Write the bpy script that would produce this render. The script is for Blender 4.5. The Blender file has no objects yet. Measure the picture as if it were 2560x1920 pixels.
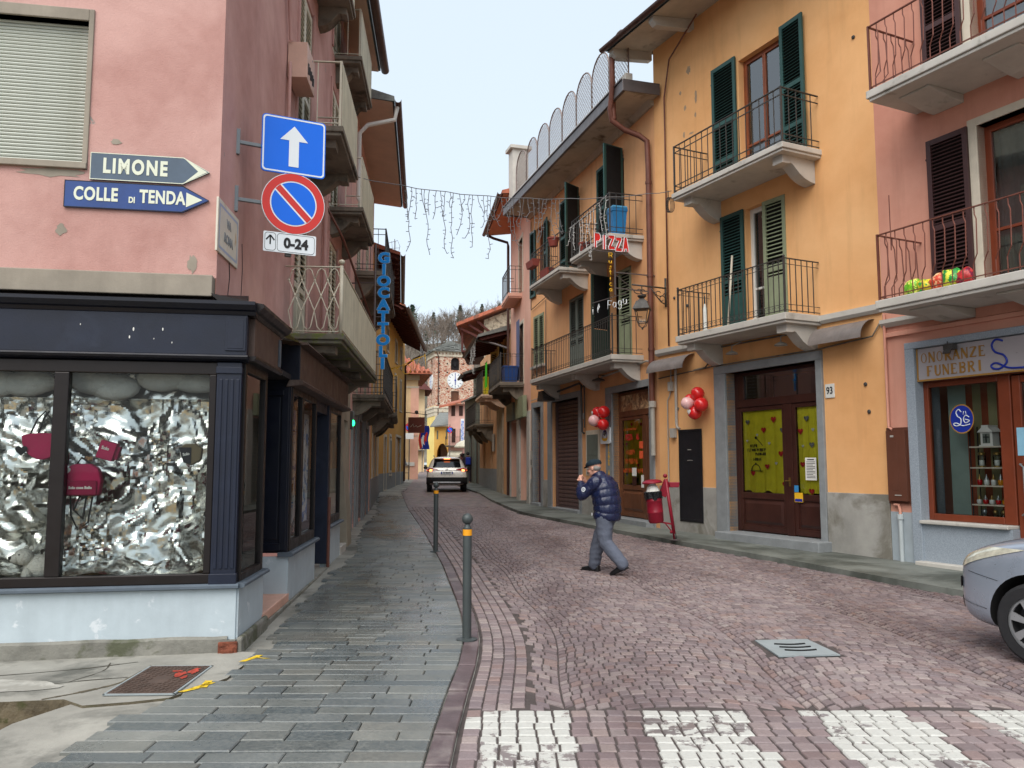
import bpy, bmesh, math, random
from mathutils import Vector, Matrix, noise as mnoise

random.seed(7)
sc = bpy.context.scene
COL = sc.collection
PI = math.pi

# ---------------------------------------------------------------- camera
H = 1.70                       # eye height above the paving under the camera
cam_d = bpy.data.cameras.new('camera'); cam = bpy.data.objects.new('camera', cam_d); COL.objects.link(cam)
cam.location = (0, 0, H)
cam.rotation_euler = (math.radians(90 + 5.6), 0, 0)
cam_d.sensor_width = 36.0; cam_d.lens = 28.83
cam_d.clip_start = 0.05; cam_d.clip_end = 2000
sc.camera = cam

# ---------------------------------------------------------------- sky, sun, exposure
SUN_EL, SUN_AZ = 52.0, 200.0   # a veiled sun high behind the camera
world = bpy.data.worlds.new('World'); sc.world = world; world.use_nodes = True
wn = world.node_tree; wn.nodes.clear()
w_out = wn.nodes.new('ShaderNodeOutputWorld'); w_bg = wn.nodes.new('ShaderNodeBackground')
w_sky = wn.nodes.new('ShaderNodeTexSky'); w_sky.sky_type = 'NISHITA'; w_sky.sun_disc = False
w_sky.sun_elevation = math.radians(SUN_EL); w_sky.sun_rotation = math.radians(SUN_AZ)
w_sky.air_density = 1.0; w_sky.dust_density = 4.0; w_sky.ozone_density = 1.0
w_mix = wn.nodes.new('ShaderNodeMix'); w_mix.data_type = 'RGBA'
w_mix.inputs['Factor'].default_value = 0.70          # thin, even cloud over the blue
w_mix.inputs['B'].default_value = (5.1, 5.75, 6.2, 1)
wn.links.new(w_sky.outputs[0], w_mix.inputs['A']); wn.links.new(w_mix.outputs['Result'], w_bg.inputs[0])
w_bg.inputs[1].default_value = 0.10
wn.links.new(w_bg.outputs[0], w_out.inputs[0])
sun_d = bpy.data.lights.new('sun', 'SUN'); sun_d.energy = 1.5; sun_d.angle = math.radians(60); sun_d.color = (1.0, .96, .9)
sun = bpy.data.objects.new('sun', sun_d); COL.objects.link(sun)
sun.rotation_euler = (math.radians(90 - SUN_EL), 0, math.radians(180 - SUN_AZ))
sc.view_settings.view_transform = 'Standard'; sc.view_settings.look = 'None'
sc.view_settings.exposure = 1.0; sc.view_settings.gamma = 1.0; sc.view_settings.use_curve_mapping = False
sc.render.film_transparent = False
try:
    sc.cycles.max_bounces = 7; sc.cycles.transparent_max_bounces = 12; sc.cycles.use_denoising = True
    sc.cycles.caustics_reflective = False; sc.cycles.caustics_refractive = False
except Exception: pass

# ---------------------------------------------------------------- helpers
SLOPE = 0.012
def gz(y): return SLOPE * y                     # the street climbs gently away from the camera
def S(r, g, b):                                 # sRGB 0-255 -> linear
    f = lambda c: (c/255)/12.92 if c <= 10 else ((c/255+.055)/1.055)**2.4
    return (f(r), f(g), f(b), 1)

class NT:
    def __init__(s, name):
        s.m = bpy.data.materials.new(name); s.m.use_nodes = True
        s.t = s.m.node_tree; s.n = s.t.nodes; s.n.clear()
        s.out = s.n.new('ShaderNodeOutputMaterial'); s.b = s.n.new('ShaderNodeBsdfPrincipled')
        s.t.links.new(s.b.outputs[0], s.out.inputs[0])
        s.co = s.n.new('ShaderNodeTexCoord')
    def L(s, a, b): s.t.links.new(a, b)
    def noise(s, scale, detail=4, rough=.6, co=None, dist=0):
        k = s.n.new('ShaderNodeTexNoise'); k.inputs['Scale'].default_value = scale
        k.inputs['Detail'].default_value = detail; k.inputs['Roughness'].default_value = rough; k.inputs['Distortion'].default_value = dist
        s.L(co if co is not None else s.co.outputs['Object'], k.inputs['Vector']); return k.outputs['Fac']
    def vor(s, scale, feat='F1', co=None, rnd=1):
        k = s.n.new('ShaderNodeTexVoronoi'); k.feature = feat; k.inputs['Scale'].default_value = scale; k.inputs['Randomness'].default_value = rnd
        s.L(co if co is not None else s.co.outputs['Object'], k.inputs['Vector']); return k
    def mapping(s, scale=(1,1,1), rot=(0,0,0), loc=(0,0,0), co=None):
        k = s.n.new('ShaderNodeMapping'); k.inputs['Scale'].default_value = scale; k.inputs['Rotation'].default_value = rot; k.inputs['Location'].default_value = loc
        s.L(co if co is not None else s.co.outputs['Object'], k.inputs['Vector']); return k.outputs[0]
    def rng(s, fac, a, b, c=0., d=1.):
        k = s.n.new('ShaderNodeMapRange'); k.inputs[1].default_value = a; k.inputs[2].default_value = b
        k.inputs[3].default_value = c; k.inputs[4].default_value = d; s.L(fac, k.inputs[0]); return k.outputs[0]
    def math(s, op, a, b=None):
        k = s.n.new('ShaderNodeMath'); k.operation = op
        for i, x in enumerate((a, b)):
            if x is None: continue
            if isinstance(x, (int, float)): k.inputs[i].default_value = x
            else: s.L(x, k.inputs[i])
        return k.outputs[0]
    def mix(s, fac, a, b, mode='MIX'):
        k = s.n.new('ShaderNodeMix'); k.data_type = 'RGBA'; k.blend_type = mode
        for key, x in (('Factor', fac), ('A', a), ('B', b)):
            if isinstance(x, (int, float)): k.inputs[key].default_value = x
            elif isinstance(x, tuple): k.inputs[key].default_value = x
            else: s.L(x, k.inputs[key])
        return k.outputs['Result']
    def set(s, key, x):
        if isinstance(x, (int, float, tuple)): s.b.inputs[key].default_value = x
        else: s.L(x, s.b.inputs[key])
    def bump(s, h, strength=.3, dist=.01, prev=None):
        k = s.n.new('ShaderNodeBump'); k.inputs['Strength'].default_value = strength; k.inputs['Distance'].default_value = dist
        s.L(h, k.inputs['Height'])
        if prev is not None: s.L(prev, k.inputs['Normal'])
        s.L(k.outputs[0], s.b.inputs['Normal']); return k.outputs[0]

MATS = {}
def mat(name, col, rough=.7, metal=0., var=.12, vs=2.5, bump=.15, bs=60, bd=.004, spec=.4, stain=None, st=(.58, .72), ss=1.6, coat=0, streak=0):
    """one colour with uneven tone, optional patches of a second colour, fine relief"""
    if name in MATS: return MATS[name]
    t = NT(name)
    n1 = t.noise(vs, 5, .65); f = t.rng(n1, .3, .7, 1-var, 1+var*.7)
    c = t.mix(1., col, f, 'MULTIPLY')
    if streak:
        n3 = t.noise(1., 4, .6, t.mapping((7, 7, .55)))
        c = t.mix(t.rng(n3, .45, .75, 0, streak), c, tuple(x*.55 for x in col[:3])+(1,))
    if stain:
        n2 = t.noise(ss, 6, .62, dist=.4); c = t.mix(t.rng(n2, st[0], st[1], 0, 1), c, stain)
    t.set('Base Color', c); t.set('Metallic', metal); t.set('Specular IOR Level', spec)
    t.set('Roughness', t.rng(t.noise(vs*2.3, 3), .3, .7, max(0, rough-.08), min(1, rough+.08)))
    if coat: t.set('Coat Weight', coat); t.set('Coat Roughness', .08)
    if bump: t.bump(t.noise(bs, 4, .6), bump, bd)
    MATS[name] = t.m; return t.m

def plaster(name, col, dark, peel=None, pth=.70, scale=.8, bumpv=.35):
    t = NT(name)
    big = t.noise(scale, 6, .6, dist=.3); mid = t.noise(scale*4.5, 5, .65); fine = t.noise(70, 5, .7)
    c = t.mix(t.rng(big, .38, .68), dark, col)
    c = t.mix(t.rng(mid, .3, .75, .0, .35), c, tuple(min(1, x*1.16) for x in col[:3])+(1,))
    stv = t.noise(1., 5, .62, t.mapping((3.2, 3.2, .35)))
    c = t.mix(t.rng(stv, .52, .8, 0, .4), c, tuple(x*.62 for x in dark[:3])+(1,))
    c = t.mix(t.rng(fine, .35, .75, 0, .16), c, tuple(x*.6 for x in col[:3])+(1,))
    prev = t.bump(fine, bumpv, .006)
    if peel:
        pm = t.noise(1.9, 7, .62, dist=.6); k = t.rng(pm, pth, pth+.012)
        c = t.mix(k, c, peel); prev = t.bump(t.math('MULTIPLY', k, -1.), .6, .006, prev)
    vl = t.noise(.45, 3, .5); prev = t.bump(vl, .25, .12, prev)
    t.set('Base Color', c); t.set('Roughness', .92); t.set('Specular IOR Level', .2)
    MATS[name] = t.m; return t.m

def glass(name, tint=(.9, .95, .95, 1), refl=.5, rough=.02):
    if name in MATS: return MATS[name]
    m = bpy.data.materials.new(name); m.use_nodes = True; t = m.node_tree; t.nodes.clear()
    o = t.nodes.new('ShaderNodeOutputMaterial'); mx = t.nodes.new('ShaderNodeMixShader')
    tr = t.nodes.new('ShaderNodeBsdfTransparent'); gl = t.nodes.new('ShaderNodeBsdfGlossy'); fr = t.nodes.new('ShaderNodeLayerWeight')
    tr.inputs[0].default_value = tint; gl.inputs['Roughness'].default_value = rough; fr.inputs[0].default_value = refl
    t.links.new(fr.outputs['Fresnel'], mx.inputs[0]); t.links.new(tr.outputs[0], mx.inputs[1]); t.links.new(gl.outputs[0], mx.inputs[2]); t.links.new(mx.outputs[0], o.inputs[0])
    MATS[name] = m; return m
def emit(name, col, strength):
    if name in MATS: return MATS[name]
    t = NT(name); t.set('Base Color', col); t.set('Emission Color', col); t.set('Emission Strength', strength); MATS[name] = t.m; return t.m

class MB:
    """collects faces; build() links them as one mesh object"""
    def __init__(s): s.v, s.f, s.m = [], [], []
    def add(s, vs, fs, m=0):
        o = len(s.v); s.v += [tuple(p) for p in vs]; s.f += [tuple(i+o for i in f) for f in fs]; s.m += [m]*len(fs); return s
    def box(s, x0, x1, y0, y1, z0, z1, m=0):
        return s.add([(x0,y0,z0),(x1,y0,z0),(x1,y1,z0),(x0,y1,z0),(x0,y0,z1),(x1,y0,z1),(x1,y1,z1),(x0,y1,z1)],
                     [(0,3,2,1),(4,5,6,7),(0,1,5,4),(1,2,6,5),(2,3,7,6),(3,0,4,7)], m)
    def quad(s, a, b, c, d, m=0): return s.add([a,b,c,d], [(0,1,2,3)], m)
    def bar(s, p, q, w, h=None, m=0, up=(0,0,1)):
        p, q = Vector(p), Vector(q); h = w if h is None else h; d = (q-p).normalized(); u = Vector(up)
        if abs(d.dot(u)) > .98: u = Vector((0,1,0))
        a = d.cross(u).normalized(); b = a.cross(d)
        vs = [e+a*sx*w/2+b*sy*h/2 for e in (p, q) for sx, sy in ((-1,-1),(1,-1),(1,1),(-1,1))]
        return s.add(vs, [(0,1,2,3),(4,7,6,5),(0,4,5,1),(1,5,6,2),(2,6,7,3),(3,7,4,0)], m)
    def tube(s, pts, r, n=8, m=0, cap=True, closed=False):
        pts = [Vector(p) for p in pts]; N = len(pts); rs = r if isinstance(r, (list, tuple)) else [r]*N
        vs, prev = [], None
        for i, p in enumerate(pts):
            a = pts[(i-1) % N] if (closed or i > 0) else p; b = pts[(i+1) % N] if (closed or i < N-1) else p
            d = (b-a).normalized() if (b-a).length > 1e-9 else Vector((0,0,1))
            if prev is None:
                u = Vector((0,0,1)) if abs(d.z) < .9 else Vector((1,0,0)); u = (u-d*u.dot(d)).normalized()
            else:
                u = prev-d*prev.dot(d); u = u.normalized() if u.length > 1e-6 else d.orthogonal().normalized()
            prev = u; w = d.cross(u)
            vs += [p+(u*math.cos(2*PI*k/n)+w*math.sin(2*PI*k/n))*rs[i] for k in range(n)]
        fs = []
        for i in range(N if closed else N-1):
            j = (i+1) % N
            fs += [(i*n+k, i*n+(k+1) % n, j*n+(k+1) % n, j*n+k) for k in range(n)]
        if cap and not closed: fs += [tuple(range(n))[::-1], tuple((N-1)*n+k for k in range(n))]
        return s.add(vs, fs, m)
    def lathe(s, prof, c=(0,0,0), n=16, m=0, ax='z', sx=1, sy=1, cap=True):
        vs = []
        for r, h in prof:
            for k in range(n):
                a = 2*PI*k/n; x, y = r*math.cos(a)*sx, r*math.sin(a)*sy
                vs.append((c[0]+x, c[1]+y, c[2]+h) if ax == 'z' else ((c[0]+x, c[1]+h, c[2]+y) if ax == 'y' else (c[0]+h, c[1]+x, c[2]+y)))
        fs = []
        for i in range(len(prof)-1):
            fs += [(i*n+k, i*n+(k+1) % n, (i+1)*n+(k+1) % n, (i+1)*n+k) for k in range(n)]
        if cap: fs += [tuple(range(n))[::-1], tuple((len(prof)-1)*n+k for k in range(n))]
        return s.add(vs, fs, m)
    def prism(s, poly, a, b, ax='x', m=0):
        """polygon in the plane normal to ax, pushed from a to b. ax x: poly (y,z); y: (x,z); z: (x,y)"""
        P = {'x': lambda p, h: (h, p[0], p[1]), 'y': lambda p, h: (p[0], h, p[1]), 'z': lambda p, h: (p[0], p[1], h)}[ax]
        n = len(poly); vs = [P(p, a) for p in poly]+[P(p, b) for p in poly]
        return s.add(vs, [tuple(range(n))[::-1], tuple(range(n, 2*n))]+[(i, (i+1) % n, n+(i+1) % n, n+i) for i in range(n)], m)
    def sphere(s, c, r, n=14, k=9, m=0, sc=(1,1,1), squash=0):
        vs = []
        for i in range(1, k):
            a = PI*i/k
            for j in range(n):
                b = 2*PI*j/n; vs.append((c[0]+r*sc[0]*math.sin(a)*math.cos(b), c[1]+r*sc[1]*math.sin(a)*math.sin(b), c[2]+r*sc[2]*math.cos(a)))
        t, bt = len(vs), len(vs)+1; vs += [(c[0], c[1], c[2]+r*sc[2]), (c[0], c[1], c[2]-r*sc[2])]
        fs = [(i*n+j, i*n+(j+1) % n, (i+1)*n+(j+1) % n, (i+1)*n+j)[::-1] for i in range(k-2) for j in range(n)]
        fs += [(t, (j+1) % n, j)[::-1] for j in range(n)]+[(bt, (k-2)*n+j, (k-2)*n+(j+1) % n)[::-1] for j in range(n)]
        return s.add(vs, fs, m)
    def wall(s, u0, u1, z0, z1, ops, dep=.2, y=0., m=0, mr=None):
        """vertical sheet at y with openings (a,b,c,d[,depth]); reveals go inwards (+y)"""
        us = sorted({u0, u1, *[o[0] for o in ops], *[o[1] for o in ops]}); zs = sorted({z0, z1, *[o[2] for o in ops], *[o[3] for o in ops]})
        us = [u for u in us if u0-1e-6 <= u <= u1+1e-6]; zs = [z for z in zs if z0-1e-6 <= z <= z1+1e-6]
        for i in range(len(us)-1):
            for j in range(len(zs)-1):
                cu, cz = (us[i]+us[i+1])/2, (zs[j]+zs[j+1])/2
                if any(o[0] < cu < o[1] and o[2] < cz < o[3] for o in ops): continue
                s.quad((us[i],y,zs[j]), (us[i+1],y,zs[j]), (us[i+1],y,zs[j+1]), (us[i],y,zs[j+1]), m)
        mr = m if mr is None else mr
        for o in ops:
            a, b, c, d = o[:4]; e = y+(o[4] if len(o) > 4 else dep)
            s.quad((a,y,c),(a,e,c),(a,e,d),(a,y,d)[:3], mr); s.quad((b,e,c),(b,y,c),(b,y,d),(b,e,d), mr)
            s.quad((a,e,d),(b,e,d),(b,y,d),(a,y,d), mr); s.quad((a,y,c),(b,y,c),(b,e,c),(a,e,c), mr)
        return s
    def build(s, name, mats, parent=None, smooth=False, loc=None, rot=None, bevel=0, label=None, kind=None, weld=False):
        me = bpy.data.meshes.new(name); me.from_pydata(s.v, [], s.f)
        for x in (mats if isinstance(mats, (list, tuple)) else [mats]): me.materials.append(x)
        if any(s.m): me.polygons.foreach_set('material_index', s.m)
        if weld:
            bm = bmesh.new(); bm.from_mesh(me); bmesh.ops.remove_doubles(bm, verts=bm.verts, dist=1e-5); bm.to_mesh(me); bm.free()
        if smooth:
            me.polygons.foreach_set('use_smooth', [True]*len(me.polygons))
            if smooth is not True:
                me.set_sharp_from_angle(angle=math.radians(smooth))
        me.update()
        return link(name, me, parent, loc, rot, bevel, label, kind)

def link(name, me, parent=None, loc=None, rot=None, bevel=0, label=None, kind=None):
    o = bpy.data.objects.new(name, me); COL.objects.link(o)
    if parent is not None: o.parent = parent
    if loc is not None: o.location = loc
    if rot is not None: o.rotation_euler = rot
    if bevel:
        b = o.modifiers.new('bevel', 'BEVEL'); b.width = bevel; b.segments = 2; b.limit_method = 'ANGLE'; b.angle_limit = math.radians(40)
    if label: o['label'] = label
    if kind: o['kind'] = kind
    return o
def empty(name, loc=(0,0,0), rz=0, parent=None):
    o = bpy.data.objects.new(name, None); COL.objects.link(o); o.location = loc; o.rotation_euler = (0, 0, rz); o.empty_display_size = .2
    if parent is not None: o.parent = parent
    return o
def thing(name, label, cat, loc=(0,0,0), rz=0, group=None):
    return tag(empty(name, loc, rz), label, cat, group)
def tag(o, label=None, cat=None, group=None, kind=None):
    if label: o['label'] = label
    if cat: o['category'] = cat
    if group: o['group'] = group
    if kind: o['kind'] = kind
    return o
def copies(o, places, parent=None):
    """more objects on the same mesh: places are (loc, rot)"""
    out = []
    for loc, rot in places:
        c = o.copy(); COL.objects.link(c); c.location = loc; c.rotation_euler = rot
        if parent is not None: c.parent = parent
        out.append(c)
    return out
def repeat(name, mb, mats, parent, places, smooth=False, bevel=0):
    """one mesh, one object per place"""
    first = None
    for loc, rot in places:
        if first is None: first = mb.build(name, mats, parent, smooth, loc, rot, bevel)
        else: copies(first, [(loc, rot)], parent)
def text(name, s, size, mats, parent, loc, rot, sx=1., bold=0., extrude=.002, align='CENTER', shear=0, space=1.):
    cu = bpy.data.curves.new(name, 'FONT'); cu.body = s; cu.size = size; cu.extrude = extrude; cu.offset = bold; cu.align_x = align; cu.align_y = 'CENTER'
    cu.shear = shear; cu.space_character = space; cu.resolution_u = 4
    o = bpy.data.objects.new(name, cu); COL.objects.link(o); bpy.context.view_layer.update()
    me = bpy.data.meshes.new_from_object(o.evaluated_get(bpy.context.evaluated_depsgraph_get())); me.name = name
    COL.objects.unlink(o); bpy.data.objects.remove(o); me.materials.clear(); me.materials.append(mats)
    q = link(name, me, parent, loc, rot); q.scale = (sx, 1, 1); return q
FRONT = (PI/2, 0, 0)             # text facing -y of its parent (the street side of a facade)

def curve(pts, k=6):
    """smooth line through the points"""
    P = [Vector(p) for p in pts]; P = [P[0]*2-P[1]]+P+[P[-1]*2-P[-2]]; out = []
    for a, b, c, d in zip(P, P[1:], P[2:], P[3:]):
        for i in range(k):
            t = i/k; out.append(.5*((2*b)+(c-a)*t+(2*a-5*b+4*c-d)*t*t+(3*b-a-3*c+d)*t**3))
    return out+[P[-2]]
class Fac:
    """a facade line: u runs to the right as seen from the street, out is towards the street"""
    def __init__(s, O, az, flip=False, setback=0.):
        a = math.radians(az); t = (math.sin(a), math.cos(a))
        if flip: t = (-t[0], -t[1])
        s.t = t; s.n = (t[1], -t[0]); s.O = (O[0]-s.n[0]*setback, O[1]-s.n[1]*setback); s.th = math.atan2(t[1], t[0])
    def w(s, u, o=0.): return (s.O[0]+s.t[0]*u+s.n[0]*o, s.O[1]+s.t[1]*u+s.n[1]*o)
    def w3(s, u, o, z): return Vector((*s.w(u, o), z))
    def empty(s, name, label, cat, group=None): return thing(name, label, cat, (s.O[0], s.O[1], 0), s.th, group)

R1 = Fac((3.455, 18.065), -25.85, True)
R2 = Fac(R1.w(-.35), -16.6, True)
R3 = Fac(R2.w(-9.35), -7.8, True)
LS = Fac((-2.394, 7.275), -4.6)
LF = Fac((-2.394, 7.275), 80)
LP = Fac((-2.394, 7.275), -4.6, False, .30)      # the pink wall stands back from the shopfront
LPF = Fac((-2.394, 7.275), 80, False, .14)
LE = Fac((-6.06, 39.0), -2.6)
# ================================================================ GROUND
def lerp_tab(tab):
    def f(y):
        if y <= tab[0][0]: return tab[0][1]
        for (a, x), (b, z) in zip(tab, tab[1:]):
            if y <= b:
                k = (y-a)/(b-a); return x+(z-x)*k
        return tab[-1][1]
    return f
def smooth_tab(tab, w=1.2):
    g = lerp_tab(tab); return lambda y: (g(y-w)+2*g(y-w/2)+2*g(y)+2*g(y+w/2)+g(y+w))/8
KL = smooth_tab([(-6,-.36),(5.6,-.33),(6.4,-.30),(7.4,-.26),(8.86,-.38),(13,-.95),(18.3,-1.8),(26.4,-3.19),(37.6,-4.9),(45,-5.5),(52,-6.2),(65,-7.4),(85,-9.4),(120,-14)], .8)
KR = smooth_tab([(-6,8.6),(6,7.0),(9.95,5.47),(11.07,5.0),(12.84,4.36),(16.43,2.87),(19.26,1.85),(23.76,.23),(30,-.75),(35.7,-1.4),(38.4,-1.95),(52,-4.0),(65,-5.0),(120,-6)], .8)
EL = lerp_tab([(-6,-2.6),(5.34,-2.6),(5.88,-2.4),(6.4,-2.18),(7.13,-2.17),(8.45,-2.3),(9.56,-2.42),(12,-2.6),(14.5,-2.66),(16,-3.0),(20,-3.55),(24,-3.9),(35,-5.7),(39,-6.05),(52,-6.65)])

def stone_rand(t):
    gi = t.n.new('ShaderNodeNewGeometry'); oi = t.n.new('ShaderNodeObjectInfo')
    return t.math('FRACT', t.math('ADD', gi.outputs['Random Per Island'], oi.outputs['Random']))
def cobble_mat(name, white=False):
    t = NT(name); r = stone_rand(t)
    k = t.n.new('ShaderNodeValToRGB'); t.L(r, k.inputs[0]); e = k.color_ramp
    cols = [(0, S(124,112,112)), (.2, S(142,126,126)), (.4, S(154,140,138)), (.6, S(132,120,122)), (.78, S(164,152,148)), (.9, S(148,126,120)), (1, S(130,116,116))]
    e.elements[0].color = cols[0][1]; e.elements[1].color = cols[-1][1]
    for p, c in cols[1:-1]: q = e.elements.new(p); q.color = c
    grain = t.noise(55, 4, .7); c = t.mix(t.rng(grain, .3, .75, 0, .4), k.outputs[0], S(92,76,78))
    wet = t.noise(.36, 4, .55, t.mapping((1.5, .55, 1), (0, 0, .35)), .5)          # damp patches drawn out along the street
    wk = t.rng(wet, .42, .60, 0, 1)
    c = t.mix(t.math('MULTIPLY', wk, .62), c, t.mix(1., c, (.50,.46,.48,1), 'MULTIPLY'))
    c = t.mix(t.rng(wet, .36, .24, 0, .4), c, S(184,172,168))
    rough = t.rng(wk, 0, 1, .72, .42)
    if white:
        wear = t.noise(5.5, 6, .7, dist=.3); lat = t.noise(.9, 2, .5)
        m = t.rng(t.math('SUBTRACT', wear, t.rng(lat, .3, .7, -.10, .16)), .52, .56, 1, 0)
        c = t.mix(m, t.mix(.5, c, S(120,118,116)), t.mix(t.rng(grain, .3, .7, 0, .35), S(194,194,188), S(156,154,148)))
    t.set('Base Color', c); t.set('Roughness', rough); t.set('Specular IOR Level', .35)
    t.bump(grain, .5, .004, t.bump(t.noise(16, 3), .35, .01)); MATS[name] = t.m; return t.m
M_COB = cobble_mat('porphyry_cobble'); M_COBW = cobble_mat('painted_cobble', True)
M_JOINT = mat('joint_sand', S(80,72,70), .95, var=.3, vs=9, bs=90, bump=.5)
M_FARROAD = None
def far_road():
    t = NT('far_paving'); n = t.noise(3.2, 5, .7, t.mapping((1, .35, 1))); v = t.vor(9).outputs['Color']
    c = t.mix(t.rng(n, .35, .68), S(112,98,98), S(150,136,132)); c = t.mix(.25, c, v, 'MULTIPLY')
    t.set('Base Color', c); t.set('Roughness', .6); return t.m
M_FARROAD = far_road()
def slab_mat():
    t = NT('stone_slab'); r = stone_rand(t); k = t.n.new('ShaderNodeValToRGB'); t.L(r, k.inputs[0]); e = k.color_ramp
    cols = [(0, S(86,90,90)), (.18, S(116,118,114)), (.34, S(100,105,107)), (.5, S(78,86,90)), (.66, S(126,126,120)), (.8, S(108,106,100)), (.92, S(90,97,100)), (1, S(140,140,134))]
    e.elements[0].color = cols[0][1]; e.elements[1].color = cols[-1][1]
    for p, c in cols[1:-1]: q = e.elements.new(p); q.color = c
    a = t.noise(3.5, 6, .7, dist=.5); b = t.noise(42, 5, .7)
    c = t.mix(t.rng(a, .35, .7, 0, .5), k.outputs[0], S(70,78,78)); c = t.mix(t.rng(b, .4, .75, 0, .45), c, S(150,150,142))
    br = t.noise(.9, 3); c = t.mix(t.rng(br, .55, .75, 0, .4), c, S(120,110,92))
    wet = t.noise(.7, 4, .6, t.mapping((1.2, .5, 1)), .4)
    c = t.mix(t.rng(wet, .4, .6, 0, .45), c, t.mix(1., c, (.5,.53,.55,1), 'MULTIPLY'))
    t.set('Base Color', c); t.set('Roughness', t.math('ADD', t.rng(wet, .38, .60, .50, .16), t.rng(b, .3, .7, -.05, .12))); t.set('Specular IOR Level', .55)
    t.bump(b, .55, .004, t.bump(a, .4, .012)); return t.m
M_SLAB = slab_mat()
M_KERB = mat('kerb_porphyry', S(98,84,86), .5, var=.3, vs=3, bs=45, bump=.5, stain=S(140,130,126), st=(.5,.7), ss=2.2)
M_CONC = mat('worn_concrete', S(150,148,140), .8, var=.3, vs=1.6, bs=45, bump=.5, bd=.006, stain=S(96,96,90), st=(.5,.66), ss=1.3)
M_ASPH = mat('pavement_asphalt', S(116,120,114), .6, var=.25, vs=1.1, bs=110, bump=.5, stain=S(74,78,72), st=(.47,.6), ss=.55)
M_SAND = mat('beige_screed', S(178,148,104), .85, var=.2, vs=1.5, bs=90, bump=.5, stain=S(118,108,90), st=(.5,.7), ss=1.2)
M_MOSS = mat('mossy_concrete', S(96,88,72), .95, var=.5, vs=7, bs=30, bump=.9, bd=.015, stain=S(62,66,36), st=(.56,.7), ss=6)
M_EARTH = mat('ground_earth', S(120,112,100), .9, var=.2, vs=.2)

# one sheet to the horizon
g = MB(); N = 14; XS = [-900,-300,-120,-60,-30,-14,-7,7,14,30,60,120,300,900]; YS = [-300,-60,-20,-6,0,10,20,40,60,90,130,200,400,1200]
g.v = [(x, y, gz(min(max(y,-20),140))-.62) for y in YS for x in XS]
g.f = [(j*14+i, j*14+i+1, (j+1)*14+i+1, (j+1)*14+i) for j in range(13) for i in range(13)]; g.m = [0]*len(g.f)
tag(g.build('ground', M_EARTH), kind='structure')

COB_END = 27.0
rb = MB(); ys = [-6+.6*i for i in range(212)]
for a, b in zip(ys, ys[1:]):
    ka, kb = KL(a), KL(b); ra, rr = KR(a), KR(b); far = a > COB_END-.3; dz = -.004 if far else -.012
    rb.quad((ka-.1,a,gz(a)+dz), (ra+.1,a,gz(a)+dz), (rr+.1,b,gz(b)+dz), (kb-.1,b,gz(b)+dz), 1 if far else 0)
road = tag(rb.build('road', [M_JOINT, M_FARROAD]), kind='structure')

def in_view(x, y, z=0, pad=.02):
    cp, sp = math.cos(math.radians(5.6)), math.sin(math.radians(5.6)); Z = z-H; fw = y*cp+Z*sp
    if fw <= .1: return False
    px = .5+(28.83/36)*x/fw; py = .5-(28.83/36)*(4/3)*(-y*sp+Z*cp)/fw
    return -pad < px < 1+pad and -pad < py < 1+pad
rc = random.Random(11)
def cobble(q, white):
    """q: four corners (x,y) anticlockwise -> small stone with rounded shoulders"""
    cx, cy = sum(p[0] for p in q)/4, sum(p[1] for p in q)/4
    h = rc.uniform(-.0025, .0025); tx, ty = rc.uniform(-.03,.03), rc.uniform(-.03,.03)
    def ring(k, z): return [(cx+(p[0]-cx)*k+rc.uniform(-.002,.002), cy+(p[1]-cy)*k+rc.uniform(-.002,.002), gz(cy)+z+h+(p[0]-cx)*tx+(p[1]-cy)*ty) for p in q]
    v = ring(.995, -.03)+ring(.975, -.007)+ring(.88, .0)
    f = [(0,1,5,4),(1,2,6,5),(2,3,7,6),(3,0,4,7),(4,5,9,8),(5,6,10,9),(6,7,11,10),(7,4,8,11),(8,9,10,11)]
    return cx, cy, v, f, white
COBS = []
def kx(y): return KL(y)+.30
# straight rows under the crossing
y = 4.0
while y < 5.58:
    dy = rc.uniform(.118,.138); x = KL(y)+.02
    while x < 6.6:
        dx = rc.uniform(.105,.124)
        w = any(a-.03 < x+dx/2 < b+.03 for a, b in ((-.22,.34),(.86,1.46),(1.97,2.59),(3.08,3.68)))
        COBS.append(cobble([(x+.006,y+.006),(x+dx-.006,y+.006),(x+dx-.006,y+dy-.006),(x+.006,y+dy-.006)], 1 if w else 0)); x += dx
    y += dy
Y0 = y
# border courses that follow the kerb
for row in range(4):
    y = Y0+rc.uniform(0,.1)
    while y < COB_END:
        dy = rc.uniform(.10,.15); w = .098; a, b = KL(y)+.02+row*w, KL(y+dy)+.02+row*w
        COBS.append(cobble([(a+.004,y+.005),(a+w-.004,y+.005),(b+w-.004,y+dy-.005),(b+.004,y+dy-.005)], 0)); y += dy
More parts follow.
